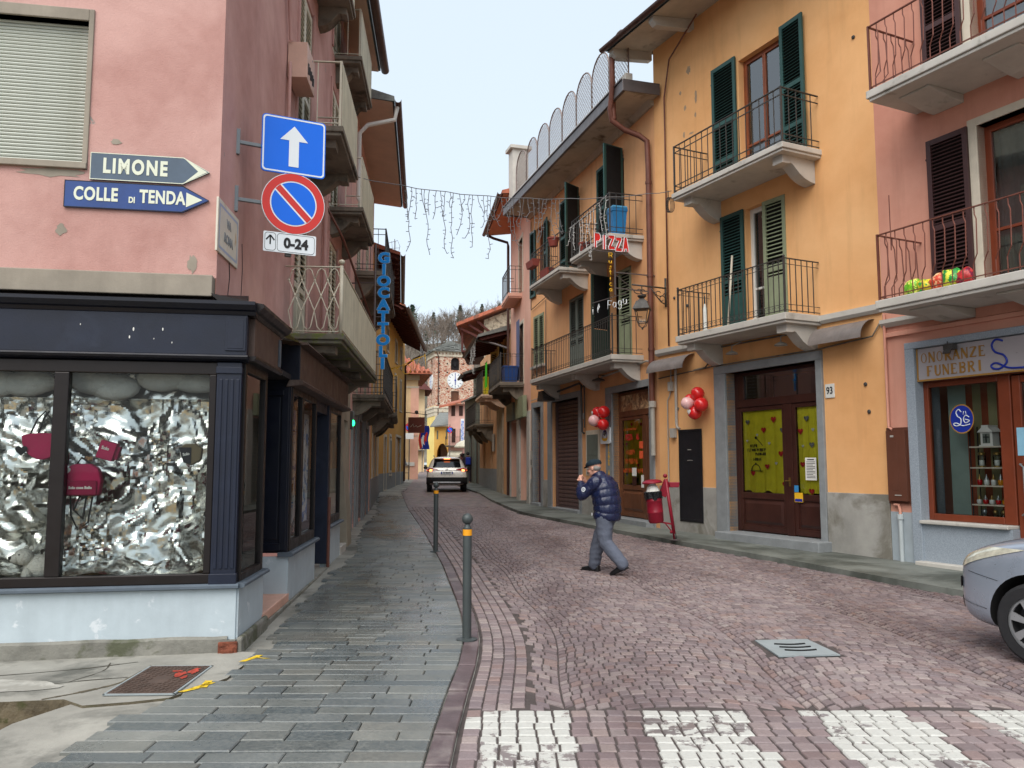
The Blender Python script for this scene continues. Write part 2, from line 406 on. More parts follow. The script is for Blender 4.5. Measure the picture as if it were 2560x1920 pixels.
# arcs
W = 1.63; R = 1.12; base = math.sqrt(R*R-(W/2)**2)
def arc(x): return math.sqrt(R*R-x*x)-base
for sidx in range(-6, 5):
    tc = 1.2+sidx*W; d = .104; k = int((Y0-1)/d)
    while k*d < COB_END:
        x = -W/2
        while x < W/2-.02:
            th = math.asin(max(-.99, min(.99, x/R))); dx = rc.uniform(.085,.125)*math.cos(th); x2 = min(x+dx, W/2)
            if W/2-x2 < .055: x2 = W/2
            if x2-x > .03:
                ya, yb = k*d+arc(max(-W/2,x)), k*d+arc(x2); jt = .005; jy = .006
                pts = [(x+jt, ya+jy), (x2-jt, yb+jy), (x2-jt, yb+d-jy), (x+jt, ya+d-jy)]
                pts = [(tc+px+kx(py)+.03*math.sin(py*1.7), py) for px, py in pts]
                cx, cy = sum(p[0] for p in pts)/4, sum(p[1] for p in pts)/4
                if cy > Y0+.05 and KL(cy)+.44 < cx < KR(cy)-.05 and not (2.2 < cx < 2.82 and 7.1 < cy < 7.78): COBS.append(cobble(pts, 0))
            x = x2
        k += 1
COBS.sort(key=lambda c: (not in_view(c[0], c[1]), c[1]))
for c in COBS[:300]:
    mb = MB(); mb.add(c[2], c[3], 0); mb.build('cobble', M_COBW if c[4] else M_COB, road)
rest = MB()
for c in COBS[300:]: rest.add(c[2], c[3], c[4])
tag(rest.build('cobbles', [M_COB, M_COBW], road), kind='stuff')

# ---- left pavement: stone slabs between kerb and shopfronts
sb = MB()
for a, b in zip(ys, ys[1:]):
    if b < 60: sb.quad((EL(a)-.6,a,gz(a)-.006), (KL(a),a,gz(a)-.006), (KL(b),b,gz(b)-.006), (EL(b)-.6,b,gz(b)-.006))
pav = tag(sb.build('pavement_left', M_CONC), kind='structure')
SLABS = []; y = 4.0; rs = random.Random(5)
def slab(q, zt=.018):
    cx, cy = sum(p[0] for p in q)/4, sum(p[1] for p in q)/4; h = rs.uniform(-.004,.004); tx, ty = rs.uniform(-.010,.010), rs.uniform(-.02,.02)
    def ring(k, z): return [(p[0]+(-k if p[0] > cx else k), p[1]+(-k if p[1] > cy else k), gz(p[1])+z+h+(p[0]-cx)*tx+(p[1]-cy)*ty) for p in q]
    v = ring(.002,-.02)+ring(.003,zt-.006)+ring(.010,zt)
    return cx, cy, v, [(0,1,5,4),(1,2,6,5),(2,3,7,6),(3,0,4,7),(4,5,9,8),(5,6,10,9),(6,7,11,10),(7,4,8,11),(8,9,10,11)]
while y < 34:
    dy = rs.uniform(.11,.17) if y > 6.5 else rs.uniform(.13,.19); xl = EL(y+dy/2)+rs.uniform(-.04,.10); xr = KL(y)-.15; xr2 = KL(y+dy)-.15; x = xl
    while x < xr-.12:
        L_ = rs.choice((rs.uniform(.22,.4), rs.uniform(.35,.75))); x2 = x+L_
        if xr-x2 < .2: x2 = xr
        e2 = xr2 if x2 == xr else x2
        SLABS.append(slab([(x,y),(x2,y),(e2,y+dy),(x,y+dy)])); x = x2
        if x2 == xr: break
    y += dy
SLABS.sort(key=lambda c: (not in_view(c[0], c[1]), c[1]))
for c in SLABS[:300]: MB().add(c[2], c[3]).build('slab', M_SLAB, pav)
rest = MB()
for c in SLABS[300:]: rest.add(c[2], c[3])
tag(rest.build('slabs', M_SLAB, pav), kind='stuff')
# kerb stones
y = 4.0
while y < 40:
    dy = rs.uniform(.35,.95); n = 1
    c = slab([(KL(y)-.145,y+.004),(KL(y)-.004,y+.004),(KL(y+dy)-.004,y+dy-.004),(KL(y+dy)-.145,y+dy-.004)], .022)
    MB().add(c[2], c[3]).build('kerb_stone', M_KERB, pav); y += dy
# ---- right pavement
def fr(y):          # facade line on the right
    tab = [(R1.w(12)[1], R1.w(12)[0]), (R1.w(0)[1], R1.w(0)[0]), (R2.w(0)[1], R2.w(0)[0]), (R2.w(-9.35)[1], R2.w(-9.35)[0]), (R3.w(-30)[1], R3.w(-30)[0])]
    return lerp_tab(tab)(y)
rp = MB()
for a, b in zip(ys, ys[1:]):
    if 0 < a < 62:
        za, zb = gz(a)+.07, gz(b)+.07
        rp.quad((KR(a),a,za), (max(fr(a),KR(a))+1.2,a,za), (max(fr(b),KR(b))+1.2,b,zb), (KR(b),b,zb))
        rp.quad((KR(a),a,za-.12), (KR(a),a,za), (KR(b),b,zb), (KR(b),b,zb-.12))
tag(rp.build('pavement_right', M_ASPH), kind='structure')

# ---- the broken corner by the side street: concrete pad, mossy step, lower beige surface
pd = MB()
pad = [(-6.5,5.28),(-3.62,5.78),(-3.1,5.86),(-2.9,5.72),(-2.62,5.80),(-2.39,5.90),(-2.16,6.4),(-2.16,7.2),(-2.6,7.3),(-6.5,6.6)]
n = len(pad); pd.v = [(x, y, gz(y)+.012) for x, y in pad]+[(x, y, -.5) for x, y in pad]
pd.f = [tuple(range(n))]+[((i+1) % n, i, n+i, n+(i+1) % n) for i in range(n)]; pd.m = [0]+[1]*n
pad_o = tag(pd.build('pavement_corner', [M_CONC, M_MOSS]), kind='structure')
M_PALE = mat('pale_cement', S(174,172,164), .8, var=.25, vs=5, bs=60, bump=.4, stain=S(150,148,140), st=(.5,.62), ss=6)
def blob(cx, cy, rx, ry, z, seed, m, name, par=None, n=22, rough=.22):
    r = random.Random(seed); ph = [r.uniform(0, 6.3) for _ in range(4)]
    pts = [(cx+rx*math.cos(a)*(1+rough*.5*math.sin(2*a+ph[0])+rough*.4*math.sin(3*a+ph[1])+rough*.3*math.sin(7*a+ph[2])), cy+ry*math.sin(a)*(1+rough*.5*math.sin(2*a+ph[1])+rough*.4*math.sin(5*a+ph[3]))) for a in [2*PI*i/n for i in range(n)]]
    b = MB(); b.v = [(x, y, gz(y)+z) for x, y in pts]; b.f = [tuple(range(n))]; b.m = [0]
    return b.build(name, m, par)
blob(-3.75, 6.18, .42, .16, .017, 3, M_PALE, 'cement_patch', pad_o)
M_CRACK = mat('crack_dirt', S(70,66,56), .95, var=.3)
def crack(pts, w, par, m):
    b = MB(); r = random.Random(len(pts)); q = curve([(x, y, 0) for x, y in pts], 7)
    for a, c in zip(q, q[1:]): 
        d = (c-a).normalized(); n_ = Vector((-d.y, d.x, 0))*w*r.uniform(.4,1.2); b.quad(*[(p.x, p.y, gz(p.y)+.0145) for p in (a-n_, c-n_, c+n_, a+n_)])
    return b.build('crack', m, par)
crack([(-6,6.2),(-4.4,6.35),(-3.5,6.62),(-3.05,6.88)], .010, pad_o, M_CRACK); crack([(-4.2,5.72),(-3.75,6.0),(-3.3,6.28),(-2.92,6.42)], .009, pad_o, M_CRACK); crack([(-3.3,6.28),(-3.2,6.6),(-3.26,6.85)], .006, pad_o, M_CRACK); crack([(-3.25,5.85),(-3.05,6.05),(-2.9,6.3),(-2.88,6.75)], .022, pad_o, M_MOSS)
bs_ = MB()
bx = [(-12,-6,-1.2),(-2.6,-6,-.08),(-2.6,5.36,gz(5.3)-.012),(-2.62,5.8,gz(5.8)-.03),(-2.9,5.9,-.02),(-3.2,5.9,-.12),(-3.7,5.9,-.28),(-7,5.3,-.75),(-12,4.6,-1.4)]
bs_.v = bx; bs_.f = [tuple(range(len(bx)))]; bs_.m = [0]
bs_ = MB(); P = [(-2.6,gz(4)-.01),(-3.0,-.05),(-3.6,-.26),(-4.6,-.5),(-8,-1.0),(-14,-1.6)]
for (xa, za), (xb, zb) in zip(P, P[1:]):
    for ya, yb in ((-6,3.5),(3.5,6.1)): bs_.quad((xb,ya,zb),(xa,ya,za),(xa,yb,za+.01),(xb,yb,zb))
tag(bs_.build('side_street', M_SAND), kind='structure')
# ================================================================ SHARED ARCHITECTURE
M_ORANGE = plaster('orange_plaster', S(236,184,130), S(222,164,108), S(150,138,124), .80, .5)
M_ORANGE2 = plaster('warm_orange_plaster', S(232,178,130), S(216,158,112), None, .8, .55)
M_PINKR = plaster('salmon_plaster', S(212,156,136), S(198,136,116), None, .8, .6)
M_PINKL = plaster('old_rose_plaster', S(208,168,160), S(178,134,126), S(150,148,142), .715, .75, .7)
M_PEACH = plaster('peach_plaster', S(230,184,164), S(216,164,144), None, .8, .5)
M_OCHRE = plaster('ochre_plaster', S(222,172,96), S(206,154,80), None, .8, .5)
M_OCHRE2 = plaster('pale_ochre_plaster', S(216,172,132), S(200,152,112), None, .8, .6)
M_CREAM = plaster('cream_plaster', S(226,200,160), S(206,178,138), None, .8, .5)
M_CREAMP = plaster('grey_cream_plaster', S(176,166,148), S(140,132,118), S(206,140,90), .70, .9, .6)
M_YELLOW = plaster('yellow_plaster', S(244,220,140), S(232,204,120), None, .8, .5)
M_YELLOW2 = plaster('mustard_plaster', S(234,194,110), S(220,176,92), None, .8, .5)
M_ROSEF = plaster('pale_rose_plaster', S(228,186,174), S(214,168,156), None, .8, .5)
M_GREYPL = mat('grey_cement_plinth', S(158,156,150), .9, var=.25, vs=1.6, bs=60, bump=.5, stain=S(120,116,106), st=(.5,.64), ss=1.5)
M_STONE = mat('grey_stone', S(136,140,142), .75, var=.15, vs=5, bs=70, bump=.25)
M_GRANITE = mat('speckled_granite', S(150,160,170), .7, var=.3, vs=90, bs=120, bump=.3)
M_CONCW = mat('painted_concrete', S(190,186,178), .85, var=.15, vs=1.8, bs=50, bump=.2, stain=S(120,116,106), st=(.6,.75), ss=2.4)
M_CONCD = mat('stained_concrete', S(122,114,102), .95, var=.3, vs=2.2, bs=45, bump=.5, stain=S(70,66,58), st=(.5,.65), ss=2)
M_IRON = mat('dark_iron', S(72,70,68), .55, .3, var=.25, vs=8, bs=80, bump=.2, stain=S(96,70,54), st=(.66,.74), ss=9)
M_IRONB = mat('brown_iron', S(112,66,54), .5, .0, var=.15, vs=6, bs=80, bump=.1)
M_IVORY = mat('ivory_paint', S(206,200,180), .6, var=.12, vs=5, bs=60, bump=.15, stain=S(150,128,98), st=(.64,.72), ss=7)
M_GREEN = mat('green_shutter_paint', S(42,78,74), .55, var=.15, vs=3, bs=60, bump=.12)
M_GREEND = mat('dark_green_paint', S(48,64,56), .6, var=.2, vs=3, bs=60, bump=.12)
M_OLIVE = mat('faded_olive_paint', S(136,144,116), .65, var=.15, vs=3, bs=60, bump=.12)
M_GREYSH = mat('grey_green_paint', S(104,112,104), .65, var=.15, vs=3, bs=60, bump=.12)
M_BROWNSH = mat('dark_brown_paint', S(66,42,42), .5, var=.15, vs=3, bs=60, bump=.1)
M_YELSH = mat('cream_yellow_paint', S(214,186,112), .6, var=.12, vs=3, bs=60, bump=.1)
M_WOOD = mat('red_brown_wood', S(132,70,40), .45, var=.25, vs=3, bs=40, bump=.2, streak=.5)
M_WOODD = mat('dark_stained_wood', S(62,34,28), .42, var=.25, vs=3, bs=40, bump=.2, streak=.4)
M_WOODM = mat('weathered_walnut_wood', S(104,64,42), .5, var=.25, vs=2.5, bs=40, bump=.2, streak=.6)
M_WOODF = mat('frame_brown_wood', S(118,56,34), .4, var=.15, vs=3, bs=50, bump=.1)
M_WHITEF = mat('white_frame_paint', S(216,216,210), .5, var=.06)
M_GLASS = glass('window_glass', (.75,.8,.8,1), .62)
M_GLASSC = glass('shop_glass', (.93,.96,.95,1), .28)
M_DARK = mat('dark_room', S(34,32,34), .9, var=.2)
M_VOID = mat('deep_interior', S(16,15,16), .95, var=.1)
M_CURTAIN = mat('pale_curtain', S(206,214,210), .9, var=.15, vs=6, bs=25, bump=.5, bd=.02)
M_SOFFIT = mat('grey_soffit', S(186,176,160), .9, var=.2, vs=1.4, bs=40, bump=.25, stain=S(104,94,80), st=(.55,.7), ss=1.2)
M_SOFFR = mat('dark_red_soffit', S(82,38,32), .75, var=.25, vs=2, bs=50, bump=.2)
M_SOFFB = mat('tan_soffit', S(206,180,158), .85, var=.12, vs=1.5)
M_SOFFO = mat('orange_soffit', S(196,124,88), .85, var=.12, vs=1.5)
M_GUTTER = mat('brown_gutter_metal', S(86,64,58), .45, .4, var=.2, vs=4, bs=60, bump=.1)
M_GUTTERG = mat('grey_gutter_metal', S(104,98,98), .45, .5, var=.2, vs=4, bs=60, bump=.1)
M_PIPE = mat('rusty_brown_pipe', S(112,70,58), .55, .2, var=.25, vs=4, bs=60, bump=.15)
M_TILE = mat('terracotta_tile', S(176,104,80), .85, var=.3, vs=5, bs=40, bump=.4, stain=S(120,84,70), st=(.5,.62), ss=3)
M_LOSE = mat('stone_roof_slate', S(120,122,118), .85, var=.3, vs=6, bs=30, bump=.4)
M_BRASS = mat('worn_brass', S(150,124,70), .4, .8, var=.15)

def shutter(par, u0, u1, z0, z1, y, m, hinge='L', ang=0., rails=(0, .5, 1), pitch=.06, solid=0, slats=True, name='shutter', label=None):
    """louvred leaf: frame is the part, each louvre a sub-part; solid = fraction of the height below that is a flat panel"""
    w = u1-u0; h = z1-z0; sgn = 1 if hinge == 'L' else -1; X = lambda a: a if sgn > 0 else -w+a
    f = MB(); st = min(.075, w*.14); th = .042
    f.box(X(0), X(st), -th/2, th/2, 0, h); f.box(X(w-st), X(w), -th/2, th/2, 0, h)
    zs = [r*h for r in rails]; rh = .085
    for r in zs: f.box(X(st), X(w-st), -th/2+.002, th/2-.002, max(0, min(r-rh/2, h-rh)), min(h, max(rh, r+rh/2)))
    zlo = solid*h
    if solid: f.box(X(st), X(w-st), -th/4, th/4, rh, zlo); f.box(X(st+.05), X(w-st-.05), -th/2+.004, 0, rh+.08, zlo-.08)
    f.bar((X(.0), -th/2, h*.12), (X(0), th/2+.03, h*.12), .03); f.bar((X(.0), -th/2, h*.88), (X(0), th/2+.03, h*.88), .03)
    o = f.build(name, m, par, loc=(u0 if sgn > 0 else u1, y, z0), rot=(0, 0, ang), bevel=.003, label=label)
    places = []
    for a, b in zip(zs, zs[1:]):
        lo, hi = max(a+rh/2, rh if a == 0 else 0, zlo), min(b-rh/2 if b < h else h-rh, h)
        k = max(1, int((hi-lo)/pitch))
        places += [((X(w/2), 0, lo+(i+.5)*(hi-lo)/k), (math.radians(38), 0, 0)) for i in range(k) if hi-lo > .05]
    if slats:
        s = MB().box(-(w-2*st)/2+.001, (w-2*st)/2-.001, -.026, .026, -.0045, .0045); repeat('slat', s, m, o, places)
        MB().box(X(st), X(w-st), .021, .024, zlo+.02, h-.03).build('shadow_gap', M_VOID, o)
    return o
def window(par, u0, u1, z0, z1, y, mf, leaves=2, bars=(), back=None, fw=.06, name='window', depth=.5, gl=None, midrail=None):
    """frame is the part, panes are sub-parts; y is the outer face of the frame"""
    f = MB(); d = .05
    f.box(u0, u0+fw, y, y+d, z0, z1); f.box(u1-fw, u1, y, y+d, z0, z1); f.box(u0+fw, u1-fw, y, y+d, z1-fw, z1); f.box(u0+fw, u1-fw, y, y+d, z0, z0+fw)
    w = (u1-u0-2*fw)/leaves
    for i in range(leaves):
        a, b = u0+fw+i*w, u0+fw+(i+1)*w; s_ = fw*.7
        f.box(a+.003, a+s_, y-.012, y+d-.012, z0+fw, z1-fw); f.box(b-s_, b-.003, y-.012, y+d-.012, z0+fw, z1-fw)
        f.box(a+s_, b-s_, y-.012, y+d-.014, z1-fw-s_, z1-fw); f.box(a+s_, b-s_, y-.012, y+d-.014, z0+fw, z0+fw+s_)
        for q in bars: f.box(a+s_, b-s_, y-.010, y+d-.014, z0+(z1-z0)*q-.022, z0+(z1-z0)*q+.022)
    o = f.build(name, mf, par, bevel=.004)
    for i in range(leaves):
        a, b = u0+fw+i*w+fw*.6, u0+fw+(i+1)*w-fw*.6
        MB().quad((a,y+.018,z0+fw*1.5),(b,y+.018,z0+fw*1.5),(b,y+.018,z1-fw*1.5),(a,y+.018,z1-fw*1.5)).build('pane', gl or M_GLASS, o)
    bk = MB(); e = y+depth
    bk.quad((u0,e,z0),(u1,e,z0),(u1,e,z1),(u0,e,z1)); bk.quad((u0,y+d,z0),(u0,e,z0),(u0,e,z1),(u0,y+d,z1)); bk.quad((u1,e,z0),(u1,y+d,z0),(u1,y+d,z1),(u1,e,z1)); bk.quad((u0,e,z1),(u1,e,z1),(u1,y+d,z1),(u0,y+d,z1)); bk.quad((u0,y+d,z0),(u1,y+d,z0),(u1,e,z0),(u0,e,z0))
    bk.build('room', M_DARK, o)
    if back: 
        c = MB(); n = 24
        for i in range(n):
            a, b = u0+fw+(u1-u0-2*fw)*i/n, u0+fw+(u1-u0-2*fw)*(i+1)/n; ya = y+.13+.02*math.sin(i*1.9); yb = y+.13+.02*math.sin((i+1)*1.9)
            c.quad((a,ya,z0+.1),(b,yb,z0+.1),(b,yb,z1-.08),(a,ya,z1-.08))
        c.build('curtain', back, o, smooth=True)
    return o
def corbel(par, u, zt, out, h, m, w=.24, name='corbel'):
    """scrolled bracket under a balcony"""
    p = [(0,0),(-out*.96,0),(-out*.96,-h*.34),(-out*.78,-h*.34),(-out*.72,-h*.30),(-out*.66,-h*.34),(-out*.58,-h*.48),(-out*.46,-h*.68),(-out*.32,-h*.84),(-out*.16,-h*.95),(0,-h)]
    return MB().prism([(y, zt+z) for y, z in p], u-w/2, u+w/2, 'x').build(name, m, par, bevel=.006)
def scrollwork(mb, x0, x1, y, z, n, r):
    for i in range(n):
        c = x0+(x1-x0)*(i+.5)/n
        for s_ in (-1, 1):
            pts = [(c+s_*(r*.95-r*.5*math.cos(a)*(1-a/9)), y, z+r*.6*math.sin(a)*(1-a/9)) for a in [k*.75 for k in range(7)]]
            mb.tube(pts, .005, 4, cap=False)
def balcony(par, u0, u1, out, zb, th, rail, m_slab, m_iron, style='plain', step=.125, corbels=(), ch=.36, label=None, m_corb=None, mid=None, side_l=True, side_r=True, name='balcony', edge=True):
    """slab is the part; corbels, rails and every baluster are sub-parts"""
    s = MB(); s.box(u0, u1, -out, .02, zb+.05, zb+th)
    s.box(u0+.03, u1-.03, -out+.03, .02, zb, zb+.05)
    o = s.build(name, m_slab, par, bevel=.012, label=label)
    for c in corbels: corbel(o, c, zb+.002, out*.86, ch, m_corb or m_slab)
    zt = zb+th; y = -out+.05; a, b = u0+.05, u1-.05; H_ = rail
    r = MB(); rail_r = .014
    lines = [((a,y),(b,y))]
    if side_l: lines.append(((a,y),(a,-.01)))
    if side_r: lines.append(((b,y),(b,-.01)))
    for (xa, ya), (xb, yb) in lines:
        r.bar((xa,ya,zt+H_), (xb,yb,zt+H_), .036, .014)
        if style == 'plain':
            r.bar((xa,ya,zt+H_-.13), (xb,yb,zt+H_-.13), .022, .012); r.bar((xa,ya,zt+.16), (xb,yb,zt+.16), .022, .012); r.bar((xa,ya,zt+.05), (xb,yb,zt+.05), .022, .012)
        else:
            r.bar((xa,ya,zt+.05), (xb,yb,zt+.05), .022, .012)
            if style == 'scroll': r.bar((xa,ya,zt+H_-.10), (xb,yb,zt+H_-.10), .014, .008); r.bar((xa,ya,zt+.15), (xb,yb,zt+.15), .014, .008)
    for p in ((a,y), (b,y)): r.bar((*p,zt-.01), (*p,zt+H_+.015), .03); 
    if style == 'scroll':
        for p in ((a,y), (b,y)): r.sphere((*p,zt+H_+.035), .024, 8, 6)
        n = int((b-a)/step); scrollwork(r, a, b, y, zt+H_-.05, n, step*.36); scrollwork(r, a, b, y, zt+.10, n, step*.36)
    r.build('rail', m_iron, o)
    pl = []
    n = max(2, int((b-a)/step)); pl += [((a+(b-a)*i/n, y, zt), (0,0,0)) for i in range(1, n)]
    k = max(1, int((out-.06)/step))
    for x, ok in ((a, side_l), (b, side_r)):
        if ok: pl += [((x, y+(out-.06)*i/k, zt), (0,0,0 if style != 'bow' else PI/2)) for i in range(1, k+1) if i < k or k == 1]
    if style == 'bow':
        # kinked bars: straight down from the rail, then a step out low down, as pairs turned left and right
        bm_ = MB().tube([(0,0,H_),(0,0,H_-.10),(.03,-.01,H_-.17),(.03,-.03,.34),(.0,-.02,.30),(-.05,.0,.22),(-.05,0,0)], .0085, 6)
        repeat('baluster', bm_, m_iron, o, pl)
    else:
        lo = .05 if style != 'plain' else -.0
        repeat('baluster', MB().bar((0,0,.03), (0,0,H_-.005), .013), m_iron, o, pl)
    return o
def box_room(par, u0, u1, d0, d1, z0, z1, m, top=True):
    """the body of a building behind its street wall"""
    b = MB(); b.quad((u1,d0,z0),(u1,d1,z0),(u1,d1,z1),(u1,d0,z1)); b.quad((u0,d1,z0),(u0,d0,z0),(u0,d0,z1),(u0,d1,z1)); b.quad((u1,d1,z0),(u0,d1,z0),(u0,d1,z1),(u1,d1,z1))
    if top: b.quad((u0,d0,z1),(u1,d0,z1),(u1,d1,z1),(u0,d1,z1))
    return b.build('side_wall', m, par)
def eave(par, u0, u1, out, z, rise, m_soff, m_gut, depth=5., th=.10, m_roof=None, rafters=0, pitch=.32, r_w=.14, r_h=.16, m_raft=None, gut=.075):
    """overhanging eave: soffit, roof slab that climbs inwards, half-round gutter, rafters as sub-parts"""
    s = MB(); zi = z+out*rise
    s.quad((u0,-out,z),(u0,0,zi),(u1,0,zi),(u1,-out,z)); o = s.build('soffit', m_soff, par)
    r = MB(); ridge = zi+th+depth*pitch
    r.add([(u0,-out-.04,z+.02),(u1,-out-.04,z+.02),(u1,-out-.04,z+th),(u0,-out-.04,z+th),(u0,depth,ridge),(u1,depth,ridge),(u0,depth,ridge-th),(u1,depth,ridge-th),(u0,0,zi+.01),(u1,0,zi+.01)],
          [(0,1,2,3),(3,2,5,4),(0,3,4,6,8),(1,9,7,5,2)]); r.build('roof', m_roof or M_TILE, par)
    pts = []
    g = MB(); n = 8
    prof = [(-out-.05-gut+gut*math.cos(PI+PI*i/n), z+.05+gut*math.sin(PI+PI*i/n)) for i in range(n+1)]
    prof += [(p[0]*1+(.0), p[1]) for p in []]
    inner = [(-out-.05-gut+(gut-.008)*math.cos(2*PI-PI*i/n), z+.05+(gut-.008)*math.sin(2*PI-PI*i/n)) for i in range(n+1)]
    g.prism(prof+inner, u0-.03, u1+.03, 'x'); g.build('gutter', m_gut, par, smooth=30)
    if rafters:
        rb_ = MB().prism([(0,0),(-out*.98,-out*rise),(-out*.98,-out*rise-r_h*.45),(-out*.9,-out*rise-r_h*.8),(-out*.8,-out*rise*.8-r_h),(0,-r_h)], -r_w/2, r_w/2, 'x')
        repeat('rafter', rb_, m_raft or m_soff, o, [((u0+.15+(u1-u0-.3)*i/(rafters-1), 0, zi-.003), (0,0,0)) for i in range(rafters)])
    return o
def downpipe(par, pts, r, m, name='downpipe', bands=()):
    p = MB(); p.tube(pts, r, 12)
    for b in bands: p.lathe([(r*1.18,-.03),(r*1.18,.03)], b, 12)
    return p.build(name, m, par, smooth=40)
def cable(par, pts, r=.008, m=None, name='cable'):
    return MB().tube(pts, r, 6).build(name, m or M_IRON, par, smooth=True)

M_YFAB = mat('yellow_fabric', S(240,232,50), .85, var=.12, vs=4, bs=30, bump=.3, bd=.01)
M_BLACKP = mat('black_metal_panel', S(30,30,34), .4, var=.25, vs=4, bs=60, bump=.15)
M_HOOD = mat('grey_hood_sheet', S(134,126,122), .5, .3, var=.25, vs=4, bs=50, bump=.15)
M_RED = mat('glossy_red', S(204,44,40), .35, var=.08)
M_SILV = mat('silver_paper', S(150,158,160), .3, .6, var=.1)
M_PAPER = mat('white_paper', S(232,232,226), .8, var=.04, bump=0)
M_INK = mat('black_ink', S(40,40,42), .8, var=.05, bump=0)
M_ORINK = mat('orange_ink', S(216,92,34), .8, var=.05, bump=0)
M_YELP = mat('yellow_letter_paint', S(236,184,40), .6, var=.08, bump=0)
M_GOLD = mat('gold_letter_paint', S(158,116,52), .5, var=.12, bump=0)
M_BLUEB = mat('royal_blue', S(24,48,150), .45, var=.06, bump=0)
M_CONDUIT = mat('grey_conduit', S(168,164,156), .6, var=.15)
M_ROLLER = mat('brown_roller_slat', S(98,78,76), .5, .2, var=.2, vs=2.5, bs=60, bump=.1)
M_BURG = mat('burgundy_paint', S(92,60,66), .5, var=.2, vs=3, bs=40, bump=.2)
M_STUCC = mat('cream_stone_strip', S(206,196,178), .85, var=.15)
# ================================================================ LEFT SIDE
M_NAVY = mat('navy_shop_paint', S(17,25,44), .45, var=.25, vs=2.5, bs=70, bump=.15, stain=S(30,38,56), st=(.55,.75), ss=3)
M_NAVYD = mat('dark_navy_paint', S(12,16,30), .42, var=.25, vs=2.5, bs=70, bump=.15)
M_BRFAS = mat('weathered_brown_fascia', S(84,66,58), .6, var=.3, vs=2.5, bs=60, bump=.2, streak=.5, stain=S(120,104,94), st=(.6,.78), ss=3)
M_ALU = mat('dark_brown_aluminium', S(30,25,25), .4, .3, var=.15, vs=4, bs=80, bump=.08)
M_SHOPPL = mat('pale_blue_grey_paint', S(180,192,198), .8, var=.12, vs=2, bs=50, bump=.25, stain=S(206,212,216), st=(.62,.68), ss=5, streak=.18)
M_CONCB = mat('rough_base_concrete', S(128,126,118), .95, var=.35, vs=4, bs=25, bump=.8, bd=.012, stain=S(86,88,70), st=(.52,.62), ss=3)
M_LEDGE = mat('sill_grey_paint', S(84,94,104), .55, var=.2, vs=5, bs=60, bump=.2)
M_BEIGE = mat('beige_band', S(150,141,128), .85, var=.2, vs=2, bs=50, bump=.3, streak=.3)
M_ROLLG = mat('grey_green_roller', S(186,190,180), .6, var=.08, vs=2, bs=60, bump=.08, stain=S(156,158,144), st=(.6,.75), ss=1.5)
M_MARBLE = mat('pink_marble', S(214,168,148), .45, var=.15, vs=4, bs=50, bump=.1)
M_CORR = mat('ivory_corrugated_sheet', S(196,192,170), .7, var=.15, vs=3, bs=40, bump=.1, streak=.45)
M_MOSSE = mat('mossy_slab_edge', S(104,100,88), .95, var=.3, vs=5, bs=40, bump=.5, stain=S(96,104,50), st=(.5,.6), ss=6)
t_ = NT('crumpled_foil'); t_.set('Base Color', t_.mix(t_.rng(t_.noise(1.2,3), .4, .65), S(206,208,206), S(178,176,164))); t_.set('Metallic', 1.); t_.set('Roughness', .2); t_.bump(t_.noise(30,3,.6), .2, .01); M_FOIL = t_.m

root = LP.empty('corner_house', 'old rose corner house with navy blue shopfront and foil-lined window', 'house')
RF = (0, 0, LF.th-LS.th); LFL = (0, -.30, 0)                # front parts are laid out along LF
def front(mb, name, mats, **k): return mb.build(name, mats, root, loc=LFL, rot=RF, **k)
# ---- upper walls
MB().wall(.112, 10.35, 3.0, 10.45, [(3.72,4.85,3.38,5.75,.15),(6.95,8.1,3.38,5.75,.15),(3.72,4.85,6.3,8.6,.15),(6.95,8.1,6.3,8.6,.15),(3.72,4.85,9.2,10.3,.15),(6.95,8.1,9.2,10.3,.15)]).build('side_wall', M_PINKL, root)
fw_ = MB(); fw_.wall(-7, -.288, 3.395, 10.45, [(-3.4,-1.475,4.40,5.74,.12)], y=.14); fw = front(fw_, 'front_wall', M_PINKL)
bd = MB(); bd.quad((.1,0,0),(10.35,0,0),(10.35,9,0),(.1,9,0)); bd.quad((10.35,0,0),(10.35,9,0),(10.35,9,10.45),(10.35,0,10.45)); bd.quad((.112,0,10.45),(10.35,0,10.45),(10.35,9,10.45),(.5,7,10.45)); bd.build('rear_wall', M_PINKL, root)
s = MB(); s.box(-1.475,-1.43,.12,.26,4.34,5.85); s.box(-3.4,-1.475,.12,.26,5.74,5.85); s.box(-3.4,-1.43,.10,.26,4.34,4.40); s.build('window_surround', M_BEIGE, fw, bevel=.006)
n = 40; hh = (5.74-4.42)/n
repeat('slat', MB().prism([(.235,0),(.222,.004),(.217,hh*.5),(.222,hh-.006),(.232,hh-.002),(.24,hh-.002),(.24,0)], -3.4, -1.477, 'x'), M_ROLLG, fw, [((0,0,4.42+i*hh),(0,0,0)) for i in range(n)])
MB().box(-3.4,-1.477,.19,.24,4.40,4.425).build('bottom_bar', M_BEIGE, fw)
